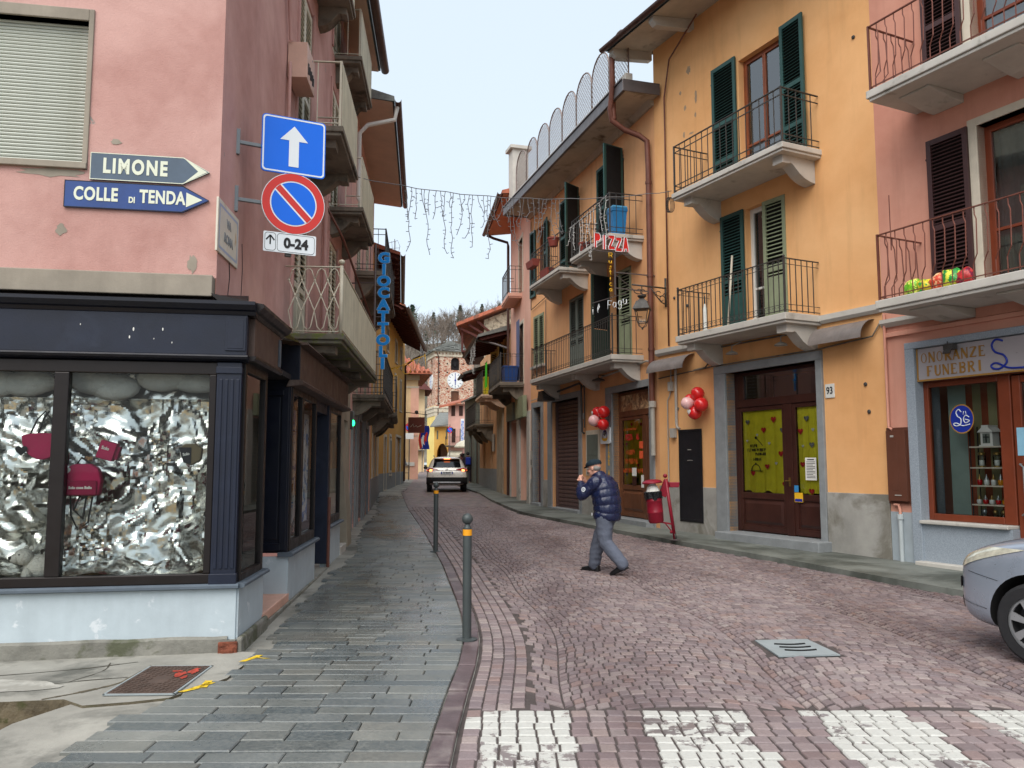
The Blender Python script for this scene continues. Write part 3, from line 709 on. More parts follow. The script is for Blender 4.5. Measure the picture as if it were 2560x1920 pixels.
# plaster that has fallen below the window
for i, (u, z, rx, rz) in enumerate([(-1.75,4.30,.33,.045),(-1.62,3.78,.05,.06),(-.50,3.52,.05,.10),(-1.2,4.62,.06,.03)]):
    r = random.Random(i+5); q = MB(); k = 17; q.v = [(u+rx*math.cos(a)*r.uniform(.55,1.1), .137-.0005*i, z+rz*math.sin(a)*r.uniform(.55,1.1)) for a in [2*PI*j/k for j in range(k)]]; q.f = [tuple(range(k))]; q.m = [0]; q.build('bare_patch', M_BEIGE, fw)
b_ = MB(); b_.box(-7,-.30,.02,.18,3.20,3.395); front(b_, 'band', M_BEIGE, bevel=.008)
lead = MB(); lead.prism([(-.02,3.13),(.16,3.25),(.16,3.13)], -7, -.28, 'x'); lead.prism([(-.02,3.13),(.3,3.27),(.3,3.13)], -.27, -.02, 'x'); front(lead, 'flashing', M_ALU)
# ---- shopfront, street-corner side
cf = MB(); cf.box(-7,.03,-.075,.02,2.66,3.02); fas = front(cf, 'fascia', M_NAVY, bevel=.006)
c2 = MB(); c2.prism([(.02,3.02),(-.08,3.02),(-.10,3.05),(-.13,3.06),(-.17,3.10),(-.17,3.13),(.16,3.15)], -7, .10, 'x'); c2.prism([(.02,2.66),(-.09,2.66),(-.10,2.645),(-.085,2.625),(-.06,2.615),(.02,2.60)], -7, .04, 'x'); c2.build('cornice', M_NAVYD, fas)
c2 = MB(); c2.box(-.155,.02,-.088,-.076,2.70,3.0); c2.box(-.135,0.,-.092,-.088,2.72,2.98); c2.build('end_block', M_NAVY, fas, bevel=.004)
sc_ = MB(); rr = random.Random(2)
for u, z, r in ((-.92,2.87,.012),(-.68,2.875,.01),(-.95,2.80,.01),(-1.35,2.9,.006),(-.75,2.79,.005),(-.6,2.76,.006)): sc_.lathe([(r,0),(r*.5,-.001)], (u,-.0755,z), 7, ax='y', sx=.6, sy=1.5)
sc_.build('paint_chip', M_WHITEF, fas)
fr_ = MB(); yF = -.02
fr_.box(-7,-.22,yF,.05,2.49,2.60); fr_.box(-7,-.22,yF-.01,.05,.675,.76); fr_.box(-.285,-.225,yF,.05,.76,2.49)
for u in (-1.55,-3.2,-4.9): fr_.box(u,u+.12,yF-.015,.05,.76,2.49)
wf = front(fr_, 'display_window', M_ALU, bevel=.008)
for a, c in ((-1.43,-.285),(-3.08,-1.55),(-4.78,-3.2),(-7,-4.9)): MB().quad((a,.015,.76),(c,.015,.76),(c,.015,2.49),(a,.015,2.49)).build('pane', M_GLASSC, wf)
pi_ = MB(); pi_.box(-.222,-.012,-.035,.12,.67,2.60); 
for k in range(4): pi_.box(-.20+.048*k,-.172+.048*k,-.045,-.035,.80,2.45)
pi_.box(-.232,-.002,-.055,.12,.67,.76); pi_.box(-.228,-.006,-.05,.12,2.50,2.56); front(pi_, 'pilaster', M_NAVY, bevel=.006)
sl = MB(); sl.prism([(.1,.63),(-.05,.63),(-.075,.64),(-.075,.66),(-.05,.675),(.1,.675)], -7, .02, 'x'); front(sl, 'sill', M_LEDGE)
pl = MB(); pl.box(-7,-.002,-.02,.1,-.2,.63); front(pl, 'plinth', M_SHOPPL)
bs = MB(); n = 60
for i in range(n):
    a, c = -7+6.94*i/n, -7+6.94*(i+1)/n; za, zc = (.235+.012*mnoise.noise((a*3,0,0)), .235+.012*mnoise.noise((c*3,0,0)))
    bs.add([(a,-.065,-.3),(c,-.065,-.3),(c,-.06,zc-.02),(a,-.06,za-.02),(a,-.015,za),(c,-.015,zc)], [(0,1,2,3),(3,2,5,4)])
bs.box(-.06,.01,-.06,-.01,-.3,.2); front(bs, 'base_course', M_CONCB)
br_ = MB(); br_.box(-.13,.03,-.085,-.055,.06,.19); br_.box(-.10,.0,-.10,-.08,.05,.13); front(br_, 'exposed_brick', mat('crumbled_brick', S(118,66,48), .95, var=.5, vs=14, bs=30, bump=1., bd=.02), bevel=.03)
# display inside: foil-lined back, heap of foil, pale paper on top
def crumple(p, seed, dirs):
    h = 0.; q = Vector((p[0], p[1], seed)); w = mnoise.noise_vector(q*1.6)*.22+mnoise.noise_vector(q*5.)*.05
    x, y = p[0]+w.x, p[1]+w.y
    for dx, dy, f, a, ph in dirs:
        v = (x*dx+y*dy)*f+ph; v = abs((v % 1.)-.5)*2; h += a*v
    return h
rd = random.Random(21)
dirs = [(math.cos(a), math.sin(a), f, k_/f, rd.random()) for f, k_ in ((.7,.10),(1.3,.10),(2.2,.11),(3.8,.12),(6.2,.12),(9.5,.11),(14.,.09)) for a in [rd.uniform(-.45,.45) if f < 3 else rd.uniform(0, PI) for _ in range(2)]]
fo = MB(); nu, nz = 230, 120; U0, U1 = -4.6, -.28
V = [(U0+(U1-U0)*i/nu, .10+.22*j/nz+crumple((U0+(U1-U0)*i/nu, 1.8*j/nz), 3., dirs)*(.62 if j < nz*.86 else .3), .74+1.80*j/nz) for j in range(nz+1) for i in range(nu+1)]
fo.add(V, [(j*(nu+1)+i, j*(nu+1)+i+1, (j+1)*(nu+1)+i+1, (j+1)*(nu+1)+i) for j in range(nz) for i in range(nu)])
front(fo, 'foil_backdrop', M_FOIL, smooth=12)
fl = MB(); nu, nz = 200, 22
V = [(U0+(U1-U0)*i/nu, .05+.5*j/nz, .735+.10*max(0,(j/nz))**.7+.55*(crumple(((U0+(U1-U0)*i/nu)*1.6, j*.03+7), 8., dirs)-.25)*(.35+.65*j/nz)) for j in range(nz+1) for i in range(nu+1)]
fl.add(V, [(j*(nu+1)+i, j*(nu+1)+i+1, (j+1)*(nu+1)+i+1, (j+1)*(nu+1)+i) for j in range(nz) for i in range(nu)])
front(fl, 'foil_floor', M_FOIL, smooth=12)
cl = MB(); nu, nz = 90, 12       # cotton cloud along the top
for cx in [U0+.22*i+.1*math.sin(i*2.3) for i in range(20)]: cl.sphere((cx, .30, 2.44+.05*math.sin(cx*7)), .20, 12, 8, sc=(1.1,.5,.55+.12*math.sin(cx*5)))
front(cl, 'cotton_garland', mat('dusty_white_cotton', S(190,194,190), .95, var=.15, vs=6, bs=15, bump=.6, bd=.03), smooth=True)
bx = MB(); bx.box(-7,-.2,.0,.72,.68,.735); bx.box(-7,-.2,.70,.75,.7,2.6); bx.box(-7,-.2,.05,.75,2.56,2.6); front(bx, 'display_box', mat('display_lining', S(150,150,146), .9))

# ---- side towards the street (root x = u, shopfront plane at y = -.30)
Y = -.30
sf = MB(); sf.box(.06,1.22,Y-.075,Y+.05,2.663,3.017,0); sf.box(1.20,1.223,Y-.08,Y+.35,2.66,3.018,1)
sfas = sf.build('side_fascia', [M_BRFAS, M_NAVY], root, bevel=.006)
c = MB(); c.prism([(Y+.1,3.017),(Y-.08,3.017),(Y-.10,3.047),(Y-.13,3.057),(Y-.17,3.097),(Y-.17,3.127),(Y+.3,3.22)], -.05, 1.30, 'x'); c.prism([(Y+.1,2.663),(Y-.10,2.663),(Y-.10,2.643),(Y-.08,2.62),(Y+.1,2.60)], .0, 1.23, 'x'); c.build('cornice', M_ALU, sfas)
eb = MB(); eb.box(1.10,1.20,Y-.085,Y-.075,2.70,2.98); eb.box(1.12,1.18,Y-.09,Y-.085,2.73,2.95); eb.build('end_block', M_LEDGE, sfas, bevel=.004)
f = MB(); f.box(.04,.10,Y-.01,Y+.06,.67,2.62); f.box(.86,.95,Y-.01,Y+.06,.67,2.62); f.box(.10,.86,Y-.01,Y+.06,2.53,2.62); f.box(.10,.86,Y-.01,Y+.06,.67,.74); sw_ = f.build('side_window', M_ALU, root, bevel=.006)
MB().quad((.10,Y+.02,.74),(.86,Y+.02,.74),(.86,Y+.02,2.53),(.10,Y+.02,2.53)).build('pane', M_GLASSC, sw_)
pl = MB(); pl.box(.0,.97,Y-.018,Y+.1,-.1,.63); pl.box(.95,.975,Y,Y+.9,-.1,.63); pl.build('side_plinth', M_SHOPPL, root)
MB().prism([(Y+.1,.633),(Y-.05,.633),(Y-.072,.643),(Y-.072,.663),(Y-.05,.677),(Y+.1,.677)], -.03, 1.0, 'x').build('side_sill', M_LEDGE, root)
bb = MB(); bb.box(-.06,1.0,Y-.07,Y-.02,-.2,.22); bb.build('side_base', M_CONCB, root, bevel=.02)
MB().box(.9,1.0,Y+.06,Y+.95,.6,2.7).build('window_return', M_ALU, root)
MB().box(.93,2.34,Y-.02,Y+.95,.0,.235).build('doorstep', M_MARBLE, root, bevel=.012)
MB().box(.9,7.0,Y-.05,Y-.022,-.2,.15).build('step_riser', M_CONCB, root, bevel=.01)
dd = MB(); dd.box(.98,2.3,Y+.92,Y+.97,.2,3.1); dd.build('inner_door', M_DARK, root)
# projecting second unit: navy return with long pilaster panel facing the camera
rt = MB(); rt.box(2.27,2.31,Y+.0,Y+.95,.69,2.68); rt.box(2.25,2.27,Y+.02,Y+.10,.72,2.6); rt.box(2.25,2.27,Y+.30,Y+.38,.80,2.5); rt.box(2.235,2.27,Y+.08,Y+.34,.72,.80); rt.box(2.235,2.27,Y+.08,Y+.34,2.50,2.56); rt.box(2.26,2.27,Y+.12,Y+.29,.84,2.48); rt.build('return_pilaster', M_NAVYD, root, bevel=.008)
rb_ = MB(); rb_.box(2.26,2.30,Y+.0,Y+.95,.1,.65); rb_.build('return_plinth', M_SHOPPL, root)
ib = MB(); ib.box(2.20,2.25,Y+.42,Y+.52,1.62,2.0); ib.build('switch_box', M_CONDUIT, root, bevel=.01)
MB().box(2.27,4.2,Y-.015,Y+.1,.0,.65).build('window_plinth', M_SHOPPL, root); MB().box(5.45,6.9,Y-.015,Y+.1,.0,.72).build('window_plinth', M_SHOPPL, root)
for a, c_, z in ((2.22,4.24,.65),(5.42,6.95,.72)): MB().prism([(Y+.1,z),(Y-.05,z),(Y-.075,z+.012),(Y-.075,z+.035),(Y-.05,z+.05),(Y+.1,z+.05)], a, c_, 'x').build('window_sill', M_LEDGE, root)
for a, c_, z0 in ((2.33,3.06,.70),(3.063,4.15,.70),(5.5,6.85,.77)):
    f = MB(); f.box(a,a+.07,Y-.01,Y+.06,z0,2.62); f.box(c_-.07,c_,Y-.01,Y+.06,z0,2.62); f.box(a+.07,c_-.07,Y-.01,Y+.06,2.53,2.62); f.box(a+.07,c_-.07,Y-.01,Y+.06,z0,z0+.12)
    f2 = f.build('street_window', M_ALU, root, bevel=.006); MB().quad((a+.07,Y+.02,z0+.12),(c_-.07,Y+.02,z0+.12),(c_-.07,Y+.02,2.53),(a+.07,Y+.02,2.53)).build('pane', M_GLASSC, f2)
ins = MB(); ins.box(2.32,4.2,Y+.5,Y+.55,.7,2.6); ins.box(5.5,6.9,Y+.4,Y+.45,.7,2.6); ins.build('window_back', mat('teal_backdrop', S(110,140,142), .9, var=.3, vs=3), root)
fp = MB()
for a, c_, z0, h_ in ((2.4,2.75,.82,.35),(3.15,3.6,.82,.25),(5.6,6.2,.9,.3)):
    V = [(a+(c_-a)*i/14, Y+.1+.3*j/10, z0+h_*abs(mnoise.noise((i*.7+a, j*.8, 3)))*1.6) for j in range(11) for i in range(15)]
    fp.add(V, [(j*15+i, j*15+i+1, (j+1)*15+i+1, (j+1)*15+i) for j in range(10) for i in range(14)])
for k in range(5): fp.tube([(2.5+.05*math.sin(q*1.3+k), Y+.25, 2.5-.33*q) for q in range(5)], .02, 5)
fp.build('foil_decoration', M_FOIL, root)
# second doorway with a painted panel
def graffiti():
    t = NT('painted_white_panel'); w = t.noise(2.2, 5, .6, dist=2.5); c = t.mix(t.rng(w, .52, .56), S(206,214,218), S(60,124,190)); c = t.mix(t.rng(t.noise(3.1, 4, .6, dist=3.), .60, .62), c, S(30,34,44)); t.set('Base Color', c); t.set('Roughness', .6); return t.m
MB().box(4.2,5.4,Y+.30,Y+.34,.85,2.5).build('painted_panel', graffiti(), root)
f = MB(); f.box(5.38,5.5,Y-.01,Y+.35,.2,2.66); f.box(4.2,5.38,Y+.02,Y+.34,2.45,2.66); f.box(4.2,5.38,Y+.28,Y+.34,.72,.86); f.build('doorway_frame', M_NAVY, root, bevel=.008)
q = MB(); q.box(4.2,5.38,Y+.26,Y+.34,.1,.72); q.build('doorway_plinth', M_SHOPPL, root); MB().tube([(5.4,Y-.03,.15),(5.4,Y-.03,1.2)], .025, 8).build('rust_pipe', M_PIPE, root)
MB().box(6.9,7.7,Y-.03,Y+.3,.0,.30).build('end_step', M_CONCW, root, bevel=.01)
# long brown fascia above
sf = MB(); sf.box(2.27,7.0,Y-.10,Y+.02,2.68,3.08,0); sf.box(2.235,2.27,Y-.10,Y+.9,2.66,3.10,1); lf_ = sf.build('street_fascia', [M_BRFAS, M_NAVYD], root, bevel=.006)
c = MB(); c.prism([(Y+.02,2.68),(Y-.13,2.68),(Y-.15,2.655),(Y-.13,2.625),(Y+.05,2.60)], 2.22, 7.05, 'x'); c.prism([(Y+.3,3.16),(Y-.18,3.12),(Y-.2,3.09),(Y+.02,3.085)], 2.2, 7.1, 'x'); c.build('cornice', M_BRFAS, lf_)
MB().box(.9,2.3,Y+.0,Y+.95,2.68,2.74).build('recess_ceiling', M_DARK, root)
cn = MB(); 
for i in range(8): cn.quad((1.25+.12*i,Y-.12+.02*(i%2),3.10),(1.37+.12*i,Y-.12+.02*((i+1)%2),3.10),(1.37+.12*i,Y+.3+.0,3.26),(1.25+.12*i,Y+.3,3.26))
cn.build('plastic_canopy', mat('yellowed_plastic', S(206,198,128), .5, var=.2), root)
MB().wall(7.0, 10.35, 0, 3.4, [(8.9,10.0,.25,2.6,.25)], y=-.05).build('ground_wall', M_CREAMP, root)
MB().prism([(-.04,0),(-.30,0),(-.27,.8),(-.06,3.1),(-.04,3.1)], 8.2, 8.85, 'x').build('buttress', M_CREAMP, root, bevel=.02)
MB().box(8.95,9.95,.1,.14,.25,2.6).build('grey_door', M_STONE, root)
# ---- balconies on the street side
def sheet(par, u0, u1, y, z0, z1):
    b = MB(); n = int((u1-u0)/.035)
    for i in range(n):
        a, c_ = u0+(u1-u0)*i/n, u0+(u1-u0)*(i+1)/n; d = .012
        b.quad((a,y-d*(i%2),z0),(c_,y-d*((i+1)%2),z0),(c_,y-d*((i+1)%2),z1),(a,y-d*(i%2),z1))
    return b.build('corrugated_sheet', M_CORR, par)
bal = balcony(root, 3.15, 8.4, .78, 3.25, .13, .88, M_MOSSE, M_IVORY, 'open', .14, (3.5,5.0,6.6,8.1), .30, m_corb=M_CONCD, side_l=False)
lp = MB(); zt = 3.38; yb = -.73
lp.bar((3.2,-.01,zt+.88),(3.2,yb,zt+.88),.03,.014); lp.bar((3.2,-.01,zt+.03),(3.2,yb,zt+.03),.02,.012); lp.tube([(3.2,yb,zt),(3.2,yb,zt+.9)], .024, 10); lp.sphere((3.2,yb,zt+.95), .045, 10, 7, sc=(1,1,.7))
n = 4; w_ = .66/n
for i in range(n):
    y0 = -.06-w_*i; pts = []
    for s_ in (0, 1):
        a, b_2 = (y0, y0-w_) if s_ == 0 else (y0-w_, y0)
        lp.tube([(3.2,a,zt+.70),(3.2,a+(b_2-a)*.25,zt+.83),(3.2,(a+b_2)/2,zt+.865)], .008, 5); lp.tube([(3.2,a,zt+.70),(3.2,b_2,zt+.30),(3.2,b_2+(a-b_2)*.25,zt+.09),(3.2,(a+b_2)/2,zt+.045)], .008, 5)
    lp.sphere((3.2,y0,zt+.70), .018, 6, 5); lp.sphere((3.2,y0-w_/2,zt+.5), .018, 6, 5)
lp.build('looped_railing', M_IVORY, bal, smooth=True); sheet(bal, 3.25, 8.3, -.745, 3.44, 4.2)
for u0, u1, o_, zb in ((3.45,5.4,.68,6.15),(7.0,9.25,.60,6.15),(3.5,5.75,.55,9.05),(7.25,9.35,.50,9.1)):
    bb_ = balcony(root, u0, u1, o_, zb, .13, .92, M_CONCD, M_IVORY, 'open', .22, (u0+.3,u1-.3), .34, m_corb=M_CONCD)
    sheet(bb_, u0+.05, u1-.05, -o_+.03, zb+.16, zb+1.02)
for z0, z1 in ((3.4,5.72),(6.32,8.55),(9.22,10.28)):
    for a, c_ in ((3.72,4.85),(6.95,8.1)):
        m_ = (a+c_)/2; rl = (0,.35,1) if z1 > 5 else (0,1)
        shutter(root, a, m_, z0, z1, .03, M_IVORY, 'L', -.0, rl, .075, .30 if z0 < 4 else 0); shutter(root, m_, c_, z0, z1, .03, M_IVORY, 'R', .0, rl, .075, .30 if z0 < 4 else 0)
        s = MB(); s.box(a-.1,a,-.03,.1,z0,z1+.08); s.box(c_,c_+.1,-.03,.1,z0,z1+.08); s.build('shutter_frame', M_PINKL, root, bevel=.008)
hb = MB(); hb.box(2.98,3.58,-.26,-.01,6.72,7.2); hbx = hb.build('heater_cabinet', mat('pinkish_beige_enamel', S(206,168,150), .55, var=.1, vs=4, stain=S(96,104,128), st=(.66,.68), ss=4), root, bevel=.006)
v = MB()
for i in range(9): v.box(3.05+.055*i,3.08+.055*i,-.264,-.26,6.8+.02*(i%3),6.95+.02*(i%2)); 
v.build('vent_slot', M_INK, hbx)
downpipe(root, [(2.95,-.05,6.9),(2.95,-.05,5.6)], .022, M_PINKL, 'wall_pipe'); downpipe(root, [(2.95,-.05,7.2),(2.6,-.05,8.2),(2.1,-.05,9.6)], .022, M_PINKL, 'wall_pipe')
downpipe(root, [(6.2,-.06,6.1),(6.2,-.06,3.45)], .035, M_PINKL, 'wall_pipe'); cable(root, [(6.2,-.08,6.0),(6.6,-.3,5.6),(8.2,-.72,4.3)], .02, M_PIPE, 'stay_pipe')
eave(root, -.2, 10.2, .55, 10.38, .1, M_SOFFB, M_GUTTER, 6, .12, M_LOSE, gut=.09)
# small hooks, cracks
ck = MB(); ck.tube([(.5,-.004,3.3),(.55,-.004,3.5),(.5,-.004,3.7),(.56,-.004,3.9)], .004, 4); ck.tube([(1.0,-.004,3.35),(1.03,-.004,3.7),(.98,-.004,3.95)], .003, 4); ck.build('crack', M_INK, root)

# ---------------------------------------------------------------- L1b: house with the wide tan soffit
LB = Fac(LP.w(10.35), -6.2); hb2 = LB.empty('tan_eave_house', 'house with wide tan soffit and brown gutter behind the old rose house', 'house')
ops = [(1.0,2.0,.3,2.7,.2),(2.8,4.2,.3,2.8,.25),(5.2,6.3,.3,2.7,.2),(1.6,2.6,6.2,8.3,.15),(4.6,5.6,6.2,8.3,.15),(1.6,2.6,3.4,5.4,.15),(4.6,5.6,3.4,5.4,.15)]
MB().wall(0, 7.8, 0, 9.95, ops).build('wall', M_ROSEF, hb2); box_room(hb2, 0, 7.8, 0, 8, 0, 9.95, M_ROSEF)
MB().box(.01,7.8,-.03,0,0,3.0).build('ground_floor', M_CREAMP, hb2) if False else None
for a, c_, z1 in ((1.0,2.0,2.7),(2.8,4.2,2.8),(5.2,6.3,2.7)):
    MB().box(a,c_,.12,.15,.3,z1).build('door_leaf', M_STONE, hb2)
    s = MB(); s.box(a-.2,a,-.05,.1,.0,z1); s.box(c_,c_+.2,-.05,.1,.0,z1); s.box(a-.2,c_+.2,-.052,.1,z1,z1+.2); s.build('door_surround', M_STONE, hb2, bevel=.008)
for a, c_ in ((1.6,2.6),(4.6,5.6)):
    for z0, z1 in ((6.2,8.3),(3.4,5.4)): shutter(hb2, a, (a+c_)/2, z0, z1, .02, M_IVORY, 'L', 0, (0,.5,1), .09); shutter(hb2, (a+c_)/2, c_, z0, z1, .02, M_IVORY, 'R', 0, (0,.5,1), .09)
eave(hb2, .05, 7.7, .85, 9.8, .12, M_SOFFB, M_GUTTER, 6, .14, M_LOSE)
balcony(hb2, 1.0, 6.4, .75, 6.0, .16, 1.0, M_CONCD, M_IRON, 'plain', .14, (1.3,3.7,6.1), .5); balcony(hb2, 1.0, 6.4, .75, 3.15, .14, 1.0, M_CONCD, M_IRON, 'plain', .14, (1.3,3.7,6.1), .35)
downpipe(hb2, [(.2,-.95,9.75),(.2,-.9,9.45),(.2,-.3,9.3),(.2,-.12,9.1),(.2,-.12,7.6),(.2,-.3,7.3)], .05, M_WHITEF)

# ---------------------------------------------------------------- L2: ochre houses with dark red soffit
LA = Fac(LB.w(7.8), -7.6); ha = LA.empty('near_ochre_house', 'ochre house with black iron balcony under the first dark red eave on the left', 'house')
MB().wall(0, 9.6, 0, 8.7, [(1.2,2.2,.4,2.8,.2),(4,5.2,.4,2.9,.2),(7,8,.4,2.8,.2),(1.5,2.4,4.0,6.0,.15),(5.4,6.3,4.0,6.0,.15)]).build('wall', M_OCHRE, ha); box_room(ha, 0, 9.6, 0, 7, 0, 8.7, M_OCHRE)
for a, c_, z0, z1 in ((1.2,2.2,.4,2.8),(4,5.2,.4,2.9),(7,8,.4,2.8),(1.5,2.4,4.0,6.0),(5.4,6.3,4.0,6.0)):
    MB().box(a,c_,.12,.15,z0,z1).build('leaf', M_GREYSH if z0 < 1 else M_IVORY, ha)
    s = MB(); s.box(a-.12,a,-.03,.1,z0,z1); s.box(c_,c_+.12,-.03,.1,z0,z1); s.box(a-.12,c_+.12,-.032,.1,z1,z1+.14); s.build('surround', M_STUCC, ha)
MB().box(0,9.6,-.03,0,0,1.25).build('plinth', M_STONE, ha)
eave(ha, .1, 8.0, .8, 8.3, .3, M_SOFFR, M_GUTTER, 5, .12, M_TILE, 12, .36, .09, .11, M_SOFFR)
balcony(ha, .8, 5.5, .8, 3.2, .16, 1.05, M_CONCD, M_IRON, 'plain', .13, (1.2,3.2,5.1), .5)
hl = LE.empty('far_ochre_house', 'ochre house with pale framed windows and dark red eave at the bend', 'house')
ops = [(.3,1.1,4.7,6.4,.15),(4.6,5.5,4.7,6.45,.15),(7.6,8.4,4.75,6.45,.15),(-2.6,-1.7,4.7,6.4,.15),(.3,1.1,7.2,8.3,.15),(4.6,5.5,7.2,8.3,.15),(7.6,8.4,7.2,8.3,.15),(-.2,.7,.5,3.0,.25),(2.2,3.0,1.2,3.1,.15),(5.6,8.4,.55,3.2,.4)]
MB().wall(-5, 10.7, 0, 9.3, ops).build('wall', M_OCHRE, hl); box_room(hl, -5, 10.7, 0, 9, 0, 9.3, M_OCHRE)
MB().box(-5,10.7,-.03,0,0,1.28).build('plinth', M_STONE, hl)
for a, c_, z0, z1, *_ in ops:
    s = MB(); w = .13; s.box(a-w,a,-.04,.1,z0,z1); s.box(c_,c_+w,-.04,.1,z0,z1); s.box(a-w,c_+w,-.042,.1,z1,z1+w); s.box(a-w,c_+w,-.08,.1,z0-.08,z0); s.build('surround', M_STUCC, hl)
    MB().box(a,c_,.12,.14,z0,z1).build('leaf', M_GREYSH if z0 > 4 else M_SOFFB, hl)
eave(hl, -4.5, 9.6, 1.25, 8.4, .5, M_SOFFR, M_GUTTER, 5, .12, M_TILE, 16, .36, .09, .11, M_SOFFR)
downpipe(hl, [(9.6,-1.3,8.3),(9.9,-.6,8.0),(10.1,-.1,7.6),(10.1,-.1,.7)], .06, M_GUTTER)
ps = MB(); ps.box(2.15,3.05,-.06,-.045,1.3,3.0,0); ps.box(2.25,2.95,-.065,-.06,1.4,2.9,1); ps.build('poster_case', [M_STUCC, M_GREYSH], hl)
# ================================================================ RIGHT SIDE

def hang_fabric(par, u0, u1, z0, z1, y, m, seed, name='fabric'):
    r = random.Random(seed); p = [r.uniform(0, 6) for _ in range(4)]; c = MB(); n, k = 30, 10
    def P(i, j):
        u = u0+(u1-u0)*i/n; z = z1+(z0-z1)*j/k; a = .25+.75*j/k
        dz = (.02*math.sin(i*.42+p[0])+.012*math.sin(i*.9+p[1]))*(j == k)
        return (u, y+a*(.016*math.sin(i*.75+p[2])+.010*math.sin(i*1.7+p[3]+j*.1)), z+dz)
    for i in range(n):
        for j in range(k): c.quad(P(i,j+1), P(i+1,j+1), P(i+1,j), P(i,j))
    return c.build(name, m, par, smooth=True, weld=True)
def heart_mb(r):
    b = MB(); pts = []
    for i in range(24):
        a = 2*PI*i/24; pts.append((r*math.sin(a)**3, r*.0625*(13*math.cos(a)-5*math.cos(2*a)-2*math.cos(3*a)-math.cos(4*a))))
    b.v = [(x, 0, z) for x, z in pts]+[(0, -r*.35, r*.1)]; b.f = [(i, (i+1) % 24, 24) for i in range(24)]; b.m = [0]*24; return b
HEARTS = heart_mb(1.)
def heart(par, u, y, z, r, m): return HEARTS.build('paper_heart', m, par, loc=(u, y, z)).__setattr__('scale', (r, r, r))
def wood_door(par, u0, u1, z0, z1, y, m, glass_z, name='door', panel=True, style=2):
    """leaf with a glazed upper part and a fielded panel below"""
    f = MB(); w = .085; d = .05; g0, g1 = glass_z
    f.box(u0, u0+w, y, y+d, z0, z1); f.box(u1-w, u1, y, y+d, z0, z1); f.box(u0+w, u1-w, y, y+d, z1-w, z1); f.box(u0+w, u1-w, y, y+d, g0-.12, g0)
    f.box(u0+w, u1-w, y, y+d, z0, z0+.12); f.box(u0+w, u1-w, y+.02, y+d-.01, z0+.12, g0-.12)
    o = f.build(name, m, par, bevel=.008)
    a, b, c, e = u0+w+.03, u1-w-.03, z0+.15, g0-.16
    p = MB(); p.add([(a,y+.02,c),(b,y+.02,c),(b,y+.02,e),(a,y+.02,e),(a+.05,y-.004,c+.05),(b-.05,y-.004,c+.05),(b-.05,y-.004,e-.05),(a+.05,y-.004,e-.05)], [(0,1,5,4),(1,2,6,5),(2,3,7,6),(3,0,4,7),(4,5,6,7)])
    p.build('panel', m, o)
    MB().quad((u0+w,y+.02,g0),(u1-w,y+.02,g0),(u1-w,y+.02,z1-w),(u0+w,y+.02,z1-w)).build('pane', M_GLASSC, o)
    return o

# ---------------------------------------------------------------- R1: tall orange house, number 93
b1 = R1.empty('orange_house', 'tall orange house with green shutters above the yellow-curtained door numbered 93', 'house')
ops = [(1.92,4.28,.0,3.51,.3), (2.60,3.66,4.33,6.69,.22), (2.52,3.69,7.22,9.78,.22)]
MB().wall(-.35, 5.68, 0, 11.42, ops).build('wall', M_ORANGE, b1)
box_room(b1, -.35, 5.68, 0, 8, 0, 11.4, M_ORANGE)
MB().box(-.35,1.585,-.03,0,0,1.23).build('plinth', M_GREYPL, b1, bevel=.01); MB().box(4.425,5.68,-.035,0,0,1.23).build('plinth', M_GREYPL, b1, bevel=.01)
s = MB(); s.box(1.59,1.92,-.05,.28,0,3.51); s.box(4.28,4.42,-.05,.28,0,3.51); s.box(1.59,4.42,-.052,.28,3.51,3.67); s.build('door_surround', M_STONE, b1, bevel=.008)
MB().box(1.86,4.5,-.34,.3,-.05,.40).build('step', M_STONE, b1, bevel=.015)
# moulding at first-floor level
m_ = MB(); m_.prism([(0,4.12),(-.05,4.12),(-.09,4.17),(-.09,4.26),(0,4.28)], -.35, 1.40, 'x'); m_.prism([(0,4.12),(-.05,4.12),(-.09,4.17),(-.09,4.26),(0,4.28)], 4.45, 5.68, 'x'); m_.build('moulding', M_CONCW, b1)
# shop door 93
dr = MB(); y = .20; dr.box(1.92,2.0,y,y+.07,.4,3.51); dr.box(4.2,4.28,y,y+.07,.4,3.51); dr.box(2.0,4.2,y,y+.07,3.44,3.51); dr.box(2.0,4.2,y-.02,y+.07,2.82,2.97); dr.box(2.0,2.18,y,y+.07,2.97,3.44); dr.box(3.27,3.44,y-.01,y+.07,.4,2.82)
door = dr.build('door_frame', M_WOODD, b1, bevel=.008)
MB().quad((2.18,y+.03,2.97),(4.2,y+.03,2.97),(4.2,y+.03,3.44),(2.18,y+.03,3.44)).build('transom_pane', M_GLASS, door)
wood_door(b1, 2.0, 3.27, .42, 2.82, y+.005, M_WOODD, (1.16, 0)); wood_door(b1, 3.44, 4.2, .42, 2.82, y+.006, M_WOODD, (1.16, 0))
hang_fabric(door, 2.07, 3.2, 1.17, 2.76, y+.075, M_YFAB, 1); hang_fabric(door, 3.51, 4.14, 1.17, 2.76, y+.075, M_YFAB, 2)
